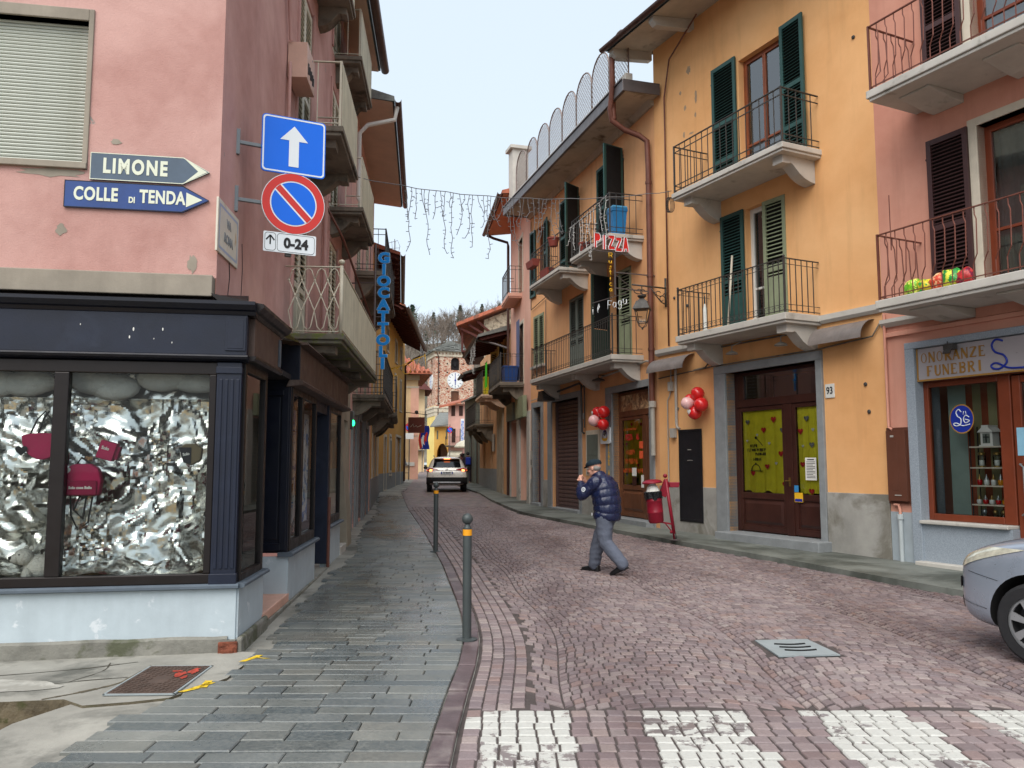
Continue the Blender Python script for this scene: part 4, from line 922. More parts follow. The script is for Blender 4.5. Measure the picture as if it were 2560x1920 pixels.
for u, z, r, m in [(2.22,2.53,.055,M_SILV),(2.93,2.55,.07,M_RED),(2.66,2.36,.065,M_RED),(3.15,2.34,.06,M_SILV),(2.48,2.27,.03,M_PAPER),(2.2,2.16,.03,M_PAPER),(2.8,2.1,.035,M_PAPER),(3.1,1.9,.065,M_RED),(2.97,1.72,.035,M_PAPER),(2.73,1.66,.06,M_RED),(2.34,1.53,.06,M_RED),(3.17,1.33,.06,M_RED),
                   (3.75,2.53,.06,M_SILV),(3.6,2.3,.065,M_RED),(3.9,2.32,.035,M_PAPER),(3.86,2.05,.06,M_SILV),(3.65,2.03,.03,M_PAPER),(3.63,1.7,.06,M_RED),(3.82,1.22,.065,M_RED)]: heart(door, u, y+.045, z, r, m)
lt = MB(); rr = random.Random(3)           # faded lines of lettering, a spoon and a dish cover printed on the cloth
for j, (z, a, b) in enumerate([(2.06,2.28,2.46),(1.98,2.2,2.68),(1.9,2.42,2.68),(1.8,2.36,2.56)]):
    u = a
    while u < b: w = rr.uniform(.018,.035); lt.box(u, u+w*.35, y+.048, y+.05, z-.028, z+.028); lt.box(u, u+w, y+.048, y+.05, z+rr.choice((-.028,-.004,.02)), z+rr.choice((-.016,.028))); u += w+.012
lt.tube([(2.46,y+.048,2.2),(2.62,y+.048,2.06)], .006, 6); lt.lathe([(.028,0),(.028,.003)], (2.44,y+.047,2.215), 12, ax='y')
lt.tube([(2.42+.12*math.cos(a), y+.048, 1.58+.12*math.sin(a)) for a in [PI*i/12 for i in range(13)]], .007, 6); lt.bar((2.27,y+.048,1.575),(2.6,y+.048,1.575),.012); lt.lathe([(.018,0),(.018,.003)], (2.42,y+.046,1.715), 10, ax='y')
lt.build('printed_motif', M_INK, door)
n_ = MB(); n_.box(3.74,4.0,y-.006,y-.003,1.42,1.82,0); 
for i in range(11): n_.box(3.77,3.97-.05*(i % 3 == 2),y-.008,y-.0065,1.74-.028*i,1.75-.028*i,1)
n_.box(3.79,3.95,y-.008,y-.0065,1.775,1.795,1); n_.build('notice_sheet', [M_PAPER, M_INK], door)
st = MB(); st.box(3.46,3.56,y-.008,y-.004,1.2,1.32,0); st.box(3.46,3.66,y-.009,y-.004,1.02,1.19,1); st.box(3.47,3.65,y-.011,y-.0095,1.03,1.08,2); st.build('sticker', [mat('sky_blue_print', S(60,140,200), .5, bump=0), M_YELP, M_BLUEB], door)
h_ = MB().tube([(3.36,y-.02,1.4),(3.36,y-.07,1.4),(3.30,y-.07,1.4)], .012, 8); h_.box(3.34,3.38,y-.018,y-.008,1.3,1.46); h_.build('handle', M_BRASS, door)
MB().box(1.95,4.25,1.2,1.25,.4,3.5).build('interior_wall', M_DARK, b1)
# first floor: french window with a grey leaf and two shutters
w1 = window(b1, 2.60, 3.66, 4.33, 6.69, .12, M_WHITEF, 2, (.32,))
shutter(b1, 1.92, 2.58, 4.36, 6.70, -.045, M_GREEN, 'R', 0, (0,.42,1), .06, .30); shutter(b1, 3.11, 3.66, 4.36, 6.68, .0, M_OLIVE, 'R', .06, (0,.42,1), .075, .36)
# second floor
window(b1, 2.52, 3.69, 7.22, 9.78, .13, M_WOOD, 2, (.30,))
shutter(b1, 1.75, 2.47, 7.30, 9.90, -.045, M_GREEN, 'R', 0, (0,.22,.52,1), .06); shutter(b1, 3.71, 4.30, 7.30, 9.88, -.05, M_GREEN, 'L', -.05, (0,.22,.52,1), .06)
balcony(b1, 1.42, 4.45, .86, 4.10, .17, .95, M_CONCW, M_IRON, 'scroll', .125, (1.72,4.2), .42)
balcony(b1, 1.46, 4.57, .92, 7.06, .15, .99, M_CONCW, M_IRON, 'plain', .17, (1.78,4.28), .42)
eave(b1, -.62, 5.9, 1.10, 11.18, .16, M_SOFFIT, M_GUTTER, 6, .14, M_LOSE, 5, .34, .16, .22, M_CONCW)
# half-round awning hoods below the moulding
for a, c in ((-.34,.95),(4.42,5.52)):
    prof = [(-.005,4.04)]+[(-.005-.34*math.sin(k*PI/2/7), 3.72+.32*math.cos(k*PI/2/7)) for k in range(8)]
    hd = MB(); q = prof[1:]+[(p0+.012, z0) for p0, z0 in prof[1:][::-1]]; hd.prism(q, a, c, 'x'); hd.build('awning_hood', M_HOOD, b1, smooth=40)
# services on the wall
bp = MB(); bp.box(.39,1.16,-.045,-.031,.50,2.44); bp.box(.41,.44,-.055,-.045,.52,2.42); bp.box(1.11,1.14,-.055,-.045,.52,2.42); bp.box(.44,1.11,-.055,-.045,2.39,2.42); bp.box(.44,1.11,-.055,-.045,.52,.56); bp.box(.7,.82,-.05,-.045,2.0,2.015,1); bp.box(.68,.86,-.05,-.045,1.78,1.79,1)
bp.build('utility_door', [M_BLACKP, M_CONDUIT], b1, bevel=.004)
cp = MB(); cp.tube([(.34,-.05,3.75),(.34,-.05,2.6),(.36,-.05,2.5),(.44,-.05,2.46)], .03, 8); cp.tube([(.34,-.05,3.75),(.30,-.05,3.86),(.2,-.05,3.92)], .022, 8); cp.tube([(.16,-.04,3.8),(.16,-.04,3.35),(.1,-.04,3.2),(.02,-.04,3.1),(.02,-.04,.8)], .014, 6); cp.box(.10,.20,-.09,0,3.3,3.5); cp.box(.14,.28,-.09,-.002,2.28,2.48)
cp.build('conduit', M_CONDUIT, b1, smooth=40)
cp = MB(); cp.tube([(.95,-.03,3.68),(1.32,-.03,3.7),(1.42,-.03,3.78),(1.42,-.03,3.98),(1.5,-.03,4.06),(2.4,-.03,4.06),(4.1,-.03,4.05)], .016, 6); cp.tube([(-.3,-.03,3.62),(1.6,-.055,3.69),(3,-.06,3.69),(4.4,-.055,3.69),(5.5,-.04,3.76),(5.64,-.03,3.95)], .014, 6); cp.build('cable', M_CONCD, b1, smooth=True)
for u in (2.45,3.75):
    l = MB(); l.tube([(u,-.06,4.08),(u,-.3,3.98),(u,-.3,3.86)], .012, 6); l.lathe([(.02,.02),(.1,-.02),(.12,-.05),(.02,-.05)], (u,-.3,3.87), 14); l.build('spot_lamp', M_CONDUIT, b1, smooth=40)
pl = MB(); pl.box(4.46,4.66,-.02,-.004,2.83,3.07); plate = pl.build('number_plate', M_WHITEF, b1, bevel=.006)
text('numerals', '93', .17, M_INK, plate, (4.56,-.021,2.95), FRONT, .85, .004)
rm = MB()
for u, z in ((5.3,3.0),(5.35,2.55),(.35,2.9),(5.35,8.9),(.3,5.35),(.75,5.1)): rm.lathe([(.03,0),(.035,-.015),(.02,-.03)], (u,-.002,z), 9, ax='y')
rm.build('wall_anchor', M_IRON, b1)
cable(b1, [(.12,-.05,4.3),(.12,-.05,9),(.13,-.06,10.0),(.35,-.07,10.8),(1.5,-.2,11.25)], .018, M_PIPE)
# broken plaster blisters near the top left corner
M_PATCH = mat('bare_render', S(166,142,116), .95, var=.3, vs=8, bs=40, bump=.6)
for i, (u, z, rx, rz) in enumerate([(.95,10.3,.09,.11),(1.18,9.6,.05,.17),(.8,9.5,.05,.09),(.75,8.9,.05,.08),(1.0,8.85,.10,.03),(.65,9.9,.05,.06),(1.15,9.2,.03,.08)]):
    r = random.Random(i+40); q = MB(); n = 15; q.v = [(u+rx*math.cos(a)*r.uniform(.5,1.1), -.003, z+rz*math.sin(a)*r.uniform(.5,1.1)) for a in [2*PI*k/n for k in range(n)]]; q.f = [tuple(range(n))]; q.m = [0]; q.build('bare_patch', M_PATCH, b1)

# ---------------------------------------------------------------- R0: salmon house, undertaker's shop
b0 = R1.empty('salmon_house', 'salmon pink house over the undertaker shop at the right edge', 'house')
ops = [(6.09,9.6,.2,3.54,.5), (7.42,8.9,4.18,6.55,.25), (7.42,8.9,7.3,9.75,.25)]
MB().wall(5.68, 12.5, 0, 12, ops).build('wall', M_PINKR, b0)
box_room(b0, 5.685, 12.5, 0, 8, 0, 12, M_PINKR)
MB().box(5.685,6.08,-.02,0,0,.97).build('plinth', mat('blue_grey_plinth', S(156,166,172), .85, var=.15, vs=2), b0)
s = MB(); s.box(6.09,6.25,-.06,.5,.1,3.46); s.box(6.09,9.6,-.062,.5,3.46,3.56); s.build('shop_surround', M_GRANITE, b0, bevel=.008)
s = MB(); s.box(6.25,7.62,-.03,.3,.1,.82); s.build('window_breast', M_GRANITE, b0)
MB().box(6.24,7.60,-.10,.2,.82,.87).build('sill', M_CONCW, b0, bevel=.012)
MB().box(6.2,9.6,-.18,.0,-.1,.27).build('doorstep', M_CONCW, b0, bevel=.012)
f = MB(); y = .12; f.box(6.25,6.33,y,y+.09,.87,2.94); f.box(7.42,7.6,y,y+.09,.87,2.94); f.box(6.33,7.42,y,y+.09,2.86,2.94); f.box(6.33,7.42,y,y+.09,.87,.97); f.box(6.25,9.6,y,y+.11,2.94,3.0)
fr0 = f.build('shop_window', M_WOODF, b0, bevel=.01)
MB().quad((6.33,y+.04,.97),(7.42,y+.04,.97),(7.42,y+.04,2.86),(6.33,y+.04,2.86)).build('pane', M_GLASSC, fr0)
d0 = MB(); d0.box(7.62,7.74,y,y+.08,.27,2.92); d0.box(8.5,8.62,y,y+.08,.27,2.92); d0.box(7.74,8.5,y,y+.08,2.82,2.92); d0.box(7.74,8.5,y,y+.08,.27,.6); d0 = d0.build('shop_door', M_WOODF, b0, bevel=.01)
MB().quad((7.74,y+.04,.6),(8.5,y+.04,.6),(8.5,y+.04,2.82),(7.74,y+.04,2.82)).build('pane', M_GLASS, d0)
hb = MB().tube([(7.7,y,1.70),(7.72,y-.07,1.70),(7.78,y-.09,1.66),(7.78,y-.09,1.06),(7.72,y-.07,1.02),(7.7,y,1.02)], .014, 8).build('handle', M_SILV, d0, smooth=40)
MB().box(7.66,8.2,y-.006,y-.002,1.82,2.2).build('notice_sheet', mat('pale_blue_paper', S(140,190,214), .7, bump=0), d0)
for i, t_ in enumerate(('24', '0', '3', '3')): text('lettering', t_, .13 if i else .10, M_PAPER, d0, (7.86,y-.004,2.62-.16*i), FRONT, .9, .002, shear=.3 if not i else 0)
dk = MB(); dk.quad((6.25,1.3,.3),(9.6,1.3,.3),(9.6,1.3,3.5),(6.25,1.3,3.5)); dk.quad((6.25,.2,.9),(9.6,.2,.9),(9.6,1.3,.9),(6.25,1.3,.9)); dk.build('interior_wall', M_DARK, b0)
cu = MB(); 
for i, (a, b_, k) in enumerate([(6.34,6.62,2),(6.62,6.74,0),(6.74,6.86,1),(6.86,6.98,0),(6.98,7.1,1),(7.1,7.22,0),(7.22,7.34,1),(7.34,7.6,0)]): cu.quad((a,.55+.02*(i%2),.95),(b_,.55+.02*((i+1)%2),.95),(b_,.55+.02*((i+1)%2),2.9),(a,.55+.02*(i%2),2.9), k)
cu.build('curtain', [mat('rust_curtain', S(120,58,34), .9), mat('khaki_curtain', S(120,116,84), .9), mat('grey_green_curtain', S(130,148,140), .9)], b0)
# shop sign
sg = MB(); sg.box(6.26,9.58,.0,.05,2.95,3.45); sign0 = sg.build('shop_sign', mat('silver_sign_panel', S(176,172,176), .35, .3, var=.06), b0, bevel=.005)
e_ = MB(); e_.box(6.26,9.58,-.012,.0,2.95,2.975); e_.box(6.26,6.28,-.012,.0,2.975,3.45); e_.build('trim', M_GOLD, sign0)
STROKES = {'O': [('arc',.5,.5,.40,.5)], 'N': [('s',.12,0,.12,1,.09),('s',.88,0,.88,1,.09),('s',.12,1,.88,0,.2)], 'R': [('s',.2,0,.2,1,.2),('bowl',.2,.52,1.),('s',.5,.5,.95,0,.18)], 'A': [('s',.08,0,.5,1,.09),('s',.5,1,.92,0,.2),('s',.25,.35,.75,.35,.07)],
 'Z': [('s',.1,.96,.9,.96,.08),('s',.9,.96,.1,.04,.2),('s',.1,.04,.9,.04,.08)], 'E': [('s',.22,0,.22,1,.2),('s',.2,.97,.85,.97,.07),('s',.2,.5,.7,.5,.07),('s',.2,.03,.9,.03,.07)], 'F': [('s',.22,0,.22,1,.2),('s',.2,.97,.88,.97,.07),('s',.2,.5,.7,.5,.07)],
 'U': [('s',.18,.3,.18,1,.2),('s',.85,.3,.85,1,.09),('u',)], 'B': [('s',.2,0,.2,1,.2),('bowl',.2,.52,1.),('bowl',.2,0,.54)], 'I': [('s',.5,0,.5,1,.22)]}
SERIF = {'N': [(.12,0),(.12,1),(.88,1)], 'R': [(.2,0),(.92,0),(.14,1)], 'A': [(.08,0),(.92,0)], 'E': [(.18,0),(.18,1),(.88,.1),(.84,.9)], 'F': [(.22,0),(.18,1),(.86,.9)], 'U': [(.18,1),(.85,1)], 'B': [(.15,0),(.15,1)], 'I': [(.5,0),(.5,1)], 'Z': [(.1,.9),(.9,.1)], 'O': []}
def serif_word(par, word, u, z, h, step, y, m, rise=0.):
    b = MB()
    for i, ch in enumerate(word):
        x0 = u+i*step; w = h*.72; P = lambda a, c: (x0+a*w, y, z+c*h)
        def band(pts, wd):
            for p, q in zip(pts, pts[1:]): b.bar(P(*p), P(*q), .004, (wd*1.25+.03)*w, up=(0,0,1)) if abs(p[0]-q[0]) > abs(p[1]-q[1]) else b.bar(P(*p), P(*q), (wd*1.25+.03)*w, .004, up=(0,-1,0))
        for s_ in STROKES[ch]:
            if s_[0] == 's': band([(s_[1],s_[2]),(s_[3],s_[4])], s_[5])
            elif s_[0] == 'arc':
                N = 20
                for k in range(N):
                    a, c = 2*PI*k/N, 2*PI*(k+1)/N; ro, ri = .46, .30
                    b.quad(*[P(.5+r_*math.cos(t_)*(1.0), .5+(.5 if r_ == ro else .44)*math.sin(t_)) for r_, t_ in ((ro,a),(ro,c),(ri,c),(ri,a))])
            elif s_[0] == 'bowl':
                x, lo, hi = s_[1:]; pts = [(x+.25,hi-.03)]+[(.55+.3*math.cos(a), (lo+hi)/2+(hi-lo-.06)/2*math.sin(a)) for a in [PI/2-PI*k/8 for k in range(9)]]+[(x+.1,lo+.03)]
                band(pts, .14)
            elif s_[0] == 'u': band([(.515+.335*math.cos(a), .3+.28*math.sin(a)) for a in [PI+PI*k/10 for k in range(11)]], .14)
        for sx, sz in SERIF[ch]: 
            if 0 < sz < 1: b.bar(P(sx, sz-.1), P(sx, sz+.08), .05*w, .004, up=(0,-1,0))
            else: b.bar(P(sx-.14, sz), P(sx+.14, sz), .004, .05*w)
    return b.build('lettering', m, par)
serif_word(sign0, 'ONORANZE', 6.33, 3.225, .15, .132, -.006, M_GOLD); serif_word(sign0, 'FUNEBRI', 6.42, 3.02, .15, .132, -.006, M_GOLD)
sw = MB(); sw.tube(curve([(7.62,-.006,3.40),(7.52,-.006,3.43),(7.46,-.006,3.36),(7.50,-.006,3.26),(7.62,-.006,3.2),(7.66,-.006,3.1),(7.56,-.006,3.02),(7.46,-.006,3.03),(7.44,-.006,3.08),(7.52,-.006,3.1),(7.68,-.006,3.02),(7.9,-.006,3.0)]), .014, 8); sw.build('monogram', M_BLUEB, sign0, smooth=True)
fl = MB(); fl.box(6.82,6.98,-.16,-.06,3.36,3.44); fl.bar((6.82,-.05,3.5),(6.86,-.12,3.42),.015); fl.bar((6.9,-.16,3.36),(6.9,-.2,3.3),.12,.02); fl.build('floodlight', M_IRON, b0, bevel=.004)
cv = MB(); cv.prism([(0,3.86),(-.04,3.86),(-.10,3.92),(-.10,3.98),(0,4.0)], 5.69, 6.6, 'x'); cv.build('moulding', M_CONCW, b0)
MB().prism([(0,3.70),(-.05,3.70),(-.05,3.76),(0,3.78)], 5.72, 12.5, 'x').build('band', M_PINKR, b0)
balcony(b0, 6.38, 11.5, 1.0, 3.92, .17, .98, M_CONCW, M_IRONB, 'bow', .15, (), side_r=False)
balcony(b0, 6.42, 11.5, 1.05, 7.10, .17, 1.0, M_CONCW, M_IRONB, 'bow', .15, (), side_r=False)
for z in (7.10, 3.92):
    s = MB(); 
    for u in (7.0, 8.3): s.prism([(0,z),(-.75,z),(-.75,z-.03),(-.6,z-.05),(-.2,z-.12),(0,z-.13)], u-.25, u+.25, 'x')
    s.build('console', M_CONCW, b0, bevel=.01)
for z0, z1 in ((4.18,6.55),(7.3,9.75)):
    s = MB(); s.box(7.28,7.42,-.02,.25,z0,z1+.12); s.box(7.42,8.9,-.022,.25,z1,z1+.12); s.build('window_surround', M_STUCC, b0, bevel=.006)
    window(b0, 7.42, 8.9, z0, z1, .16, M_WOODF, 2, (.35,), M_CURTAIN)
shutter(b0, 6.64, 7.30, 4.22, 6.58, -.05, M_BROWNSH, 'R', .0, (0,.42,1), .055); shutter(b0, 6.66, 7.30, 7.35, 9.7, -.05, M_BROWNSH, 'R', .0, (0,.42,1), .055)
eave(b0, 5.95, 12.5, 1.0, 12.0, .15, M_SOFFIT, M_GUTTER, 6, .14, M_TILE)
gp = MB(); gp.tube([(5.74,-.05,4.08),(5.74,-.05,2.28),(5.80,-.05,2.24)], .022, 8); gp.tube([(5.78,-.05,1.08),(5.86,-.05,1.08),(5.88,-.05,1.0),(5.88,-.05,.9)], .022, 8); gp.build('gas_pipe', M_PINKR, b0, smooth=40)
gp = MB(); gp.tube([(5.88,-.05,.93),(5.88,-.05,.2)], .035, 10); gp.lathe([(.05,0),(.05,.08)], (5.88,-.05,.86), 10); gp.build('drain_pipe', mat('pale_grey_pipe', S(176,184,186), .6), b0, smooth=40)
bx = MB(); bx.box(5.72,6.06,-.10,-.005,1.14,2.22); bx.box(5.68,6.08,-.04,-.003,1.10,2.27); bx.box(5.83,5.92,-.104,-.10,1.3,2.05); bx.build('meter_cupboard', mat('brown_enamel', S(96,58,44), .5, var=.12), b0, bevel=.006)
lab = MB(); lab.box(5.80,5.86,-.106,-.101,2.12,2.15); lab.box(5.84,5.96,-.106,-.101,1.22,1.235); lab.build('maker_plate', M_CONDUIT, b0)
MB().tube([(6.38,-.6,4.9),(6.38,-.6,5.75)], .008, 6).build('clothes_pole', M_IRONB, b0)

# ---------------------------------------------------------------- R2: lower orange house with the pizzeria
b2 = R2.empty('pizzeria_house', 'lower orange house with the pizzeria door, brown roller shutter and long iron balcony', 'house')
ops = [(-9.0,-8.25,.3,3.55,.22), (-7.2,-4.92,.3,3.6,.25), (-2.56,-.45,.3,3.5,.25), (-9.0,-7.95,4.9,6.58,.12), (-5.66,-4.52,4.33,6.52,.12), (-2.72,-1.36,4.33,6.56,.2), (-8.7,-7.8,7.25,9.5,.2), (-5.55,-4.75,7.25,9.5,.2), (-2.5,-1.7,7.2,9.6,.2)]
MB().wall(-9.35, 0, 0, 10.3, ops).build('wall', M_ORANGE2, b2)
box_room(b2, -9.35, 0, 0, 8, 0, 10.3, M_ORANGE2)
for a, c in ((-9.35,-9.2),(-8.05,-7.6),(-4.7,-3.0)): MB().box(a, c, -.03, 0, 0, 1.22).build('plinth', M_GREYPL, b2, bevel=.01)
s = MB()
for a, c, zt, w in ((-9.0,-8.25,3.55,.2),(-7.2,-4.92,3.6,.38),(-2.56,-.45,3.5,.42)):
    s.box(a-w, a, -.04, .22, 0, zt); s.box(c, c+min(w,.22), -.04, .22, 0, zt); s.box(a-w, c+min(w,.22), -.042, .22, zt, zt+.17)
s.build('door_surround', M_STONE, b2, bevel=.008)
st = MB(); st.box(-9.1,-8.2,-.12,.2,0,.47); st.box(-7.3,-4.8,-.12,.2,0,.42); st.box(-2.6,-.3,-.22,.2,0,.41); st.build('step', M_STONE, b2, bevel=.01)
# narrow entrance
d = MB(); y = .16; d.box(-9.0,-8.25,y,y+.05,.47,2.75); d.box(-9.0,-8.25,y-.03,y+.05,2.75,2.83); dd = d.build('entrance_door', M_BURG, b2, bevel=.006)
for (a, c) in ((-8.95,-8.66),(-8.6,-8.3)):
    for z0, z1 in ((.6,1.1),(1.2,1.35),(1.45,2.65)):
        q = MB(); q.add([(a,y-.001,z0),(c,y-.001,z0),(c,y-.001,z1),(a,y-.001,z1),(a+.05,y-.022,z0+.05),(c-.05,y-.022,z0+.05),(c-.05,y-.022,z1-.05),(a+.05,y-.022,z1-.05)], [(0,1,5,4),(1,2,6,5),(2,3,7,6),(3,0,4,7),(4,5,6,7)]); q.build('panel', M_BURG, dd)
gr = MB()
for i in range(5):
    c = -8.9+.14*i
    gr.tube([(c+.06*math.cos(a)*(1-a/9), y, 3.2+.25*math.sin(a)*(1-a/10)) for a in [k*.6 for k in range(11)]], .007, 5)
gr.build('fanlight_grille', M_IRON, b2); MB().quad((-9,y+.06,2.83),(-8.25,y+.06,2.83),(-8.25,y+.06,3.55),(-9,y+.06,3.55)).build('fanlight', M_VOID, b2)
ic = MB(); ic.box(-9.2,-9.07,-.065,-.041,1.6,2.15,0); ic.box(-9.17,-9.1,-.068,-.064,1.68,1.86,1); ic.build('intercom', [M_CONDUIT, M_INK], b2, bevel=.004)
# brown roller shutter, every slat its own piece
n = 26; zs = [.45+i*(3.6-.45)/n for i in range(n)]
fr_ = MB(); fr_.box(-7.2,-7.12,.1,.24,.3,3.6); fr_.box(-5.0,-4.92,.1,.24,.3,3.6); fr_.box(-7.12,-5.0,.14,.2,.40,.47); rs_ = fr_.build('roller_shutter', M_ROLLER, b2)
h = (3.6-.47)/n; prof = [(.19,0),(.165,.012),(.158,h*.45),(.165,h-.016),(.185,h-.004),(.2,h-.004),(.2,0)]
repeat('slat', MB().prism(prof, -7.12, -5.0, 'x'), M_ROLLER, rs_, [((0,0,.47+i*h), (0,0,0)) for i in range(n)])
# pizzeria door
f = MB(); y = .15; f.box(-2.56,-2.46,y,y+.07,.41,3.5); f.box(-.52,-.45,y,y+.07,.41,3.5); f.box(-2.46,-.52,y,y+.07,3.42,3.5); f.box(-2.46,-.52,y-.02,y+.07,2.88,3.02); f.box(-1.13,-.97,y-.01,y+.07,.41,2.88)
pd_ = f.build('door_frame', M_WOODM, b2, bevel=.008)
wood_door(b2, -2.46, -1.13, .43, 2.88, y+.005, M_WOODM, (1.2, 0)); wood_door(b2, -.97, -.52, .43, 2.88, y+.006, M_WOODM, (1.2, 0))
hang_fabric(pd_, -2.38, -1.2, 1.22, 2.82, y+.072, M_YFAB, 5); hang_fabric(pd_, -.91, -.56, 1.22, 2.82, y+.072, M_YFAB, 6)
tm = MB(); tm.box(-2.46,-.52,y+.02,y+.04,3.02,3.42); tm.build('transom_painting', None or (lambda: (lambda t: (t.set('Base Color', t.mix(t.rng(t.noise(5,5,.7,dist=1.5),.4,.62), t.mix(t.rng(t.noise(2.5,3),.45,.55), S(212,180,138), S(176,128,88)), S(96,60,48))), t.m)[1])(NT('painted_panel')))(), pd_)
yy = y+.012
for s_, z, sz, m, sx in (('PIZZA', 2.36, .20, M_RED, .75), ('AL', 2.36, .2, M_RED, .7)): text('lettering', s_, sz, m, pd_, (-1.98 if s_ == 'PIZZA' else -1.48, yy, z), FRONT, sx, .006)
lr = MB(); rr = random.Random(8)
for z, a, c, hh in ((2.56,-2.28,-1.52,.03),(2.0,-2.16,-1.66,.06),(1.78,-2.22,-1.5,.065),(1.55,-2.33,-1.25,.05)):
    u = a
    while u < c: w = rr.uniform(.04,.07); lr.box(u,u+.014,yy-.001,yy+.001,z-hh,z+hh); lr.box(u,u+w*.8,yy-.001,yy+.001,z+rr.choice((-hh,0,hh*.6)),z+hh*rr.choice((.25,1))); u += w+.018
lr.build('hand_lettering', M_ORINK, pd_)
for u, z, m in ((-1.9,2.68,M_RED),(-1.35,2.66,M_RED),(-2.2,2.2,M_RED),(-1.55,1.68,M_RED),(-1.3,2.1,M_SILV),(-2.2,1.45,M_SILV),(-.7,2.5,M_RED),(-.65,1.6,M_RED),(-.75,1.9,M_PAPER)): heart(pd_, u, y+.045, z, .055, m)
for (a, c, z0, z1, m) in ((-1.36,-1.16,2.08,2.25,'o'),(-1.36,-1.16,1.84,2.02,'o'),(-1.78,-1.54,1.42,1.62,'p'),(-1.78,-1.54,1.2,1.4,'d'),(-1.28,-1.1,1.15,1.45,'p')): MB().box(a,c,y-.006,y-.002,z0,z1).build('flyer', {'o': mat('orange_red_paper', S(236,96,52), .8, bump=0), 'p': M_PAPER, 'd': M_WOODD}[m], pd_)
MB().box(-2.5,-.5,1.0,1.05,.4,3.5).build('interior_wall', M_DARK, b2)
for i, ch in enumerate('PIZZA AL'): 
    if ch != ' ': text('wall_letter', ch, .16, M_YELP, b2, (-2.76,-.046,2.18-.115*i), FRONT, .8, .006)
gb = MB(); gb.box(-4.3,-3.55,-.03,-.004,1.45,2.5); gb.box(-4.42,-3.43,-.012,-.002,1.4,2.62,1); gb.bar((-4.3,-.031,1.95),(-3.55,-.031,1.95),.01); gb.build('meter_door', [M_GREYSH, M_STUCC], b2, bevel=.004)
# services above the shutter
cp = MB(); cp.tube([(-6.9,-.08,3.86),(-4.7,-.08,3.96),(-4.55,-.08,3.9),(-4.5,-.08,2.6),(-4.42,-.06,2.55)], .03, 8); cp.tube([(-4.62,-.05,3.8),(-4.4,-.05,3.9),(-4.4,-.05,2.7)], .02, 8); cp.build('conduit', M_IRON, b2, smooth=40)
cp = MB(); cp.tube([(-9.2,-.05,3.8),(-7.5,-.05,3.86)], .015, 6); cp.tube([(-3.35,-.06,3.65),(-3.3,-.06,3.85),(-3.1,-.06,3.98),(-1.2,-.06,4.04),(-.5,-.06,4.08),(-.3,-.06,4.05),(-.2,-.06,3.85)], .026, 8); cp.box(-.32,-.16,-.1,-.02,3.66,3.84); cp.build('conduit', M_CONDUIT, b2, smooth=40)
l = MB(); l.tube([(-2.9,-.02,4.0),(-2.9,-.25,4.0),(-2.9,-.25,3.92)], .012, 6); l.lathe([(.03,.05),(.16,0),(.17,-.03),(.02,-.03)], (-2.9,-.25,3.88), 16); l.build('dish_lamp', M_IRON, b2, smooth=40)
l = MB(); l.bar((-6.9,-.25,4.05),(-6.9,-.25,3.9),.05); l.prism([(-6.9-.3,3.62),(-6.9+.3,3.62),(-6.9+.18,3.92),(-6.9-.18,3.92)], -.5, -.12, 'y'); l.build('speaker_horn', M_IRON, b2, bevel=.01)
np_ = MB(); np_.box(-4.66,-4.52,-.02,-.003,2.95,3.12); np_.build('number_plate', M_WHITEF, b2)
# first floor
for a, c, m, ho in ((-9.0,-8.48,M_OLIVE,'L'),(-8.47,-7.95,M_OLIVE,'R')): shutter(b2, a, c, 4.9, 6.58, .0, m, ho, 0, (0,.28,1), .07)
MB().box(-9.1,-7.85,-.12,.1,4.82,4.9).build('sill', M_CONCW, b2, bevel=.01)
for a, c, ho in ((-5.66,-5.09,'L'),(-5.09,-4.52,'R')): shutter(b2, a, c, 4.34, 6.5, .02, M_GREYSH, ho, 0, (0,.45,1), .07, .36)
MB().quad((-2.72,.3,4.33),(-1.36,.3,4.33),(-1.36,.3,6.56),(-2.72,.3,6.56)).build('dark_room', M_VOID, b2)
shutter(b2, -2.72, -2.08, 4.34, 6.55, .0, M_GREEND, 'L', -1.2, (0,.45,1), .07, .36); shutter(b2, -1.95, -1.36, 4.34, 6.53, .0, M_OLIVE, 'R', .1, (0,.45,1), .075, .36)
# second floor
for a, c in ((-8.7,-7.8),(-5.55,-4.75),(-2.5,-1.7)): window(b2, a, c, 7.22, 9.5 if a < -3 else 9.6, .12, M_WOOD, 2, (.3,))
for a, c, ho, an in ((-9.25,-8.72,'R',.0),(-7.78,-7.25,'L',-.15),(-6.3,-5.57,'R',.0),(-4.73,-4.1,'L',-1.0),(-3.35,-2.52,'R',.0),(-1.68,-1.05,'L',-1.25)): shutter(b2, a, c, 7.24, 9.62 if a > -7 else 9.5, -.05, M_GREEN, ho, an, (0,.22,.52,1), .065)
balcony(b2, -6.9, -.74, .82, 4.08, .17, .92, M_CONCW, M_IRON, 'scroll', .135, (-6.6,-3.6,-1.05), .42)
balcony(b2, -6.7, -4.05, .90, 6.95, .14, .98, M_CONCW, M_IRON, 'plain', .16, (-6.4,-4.3), .42)
balcony(b2, -3.2, -.62, .90, 6.95, .14, .98, M_CONCW, M_IRON, 'plain', .16, (-2.95,-.85), .42)
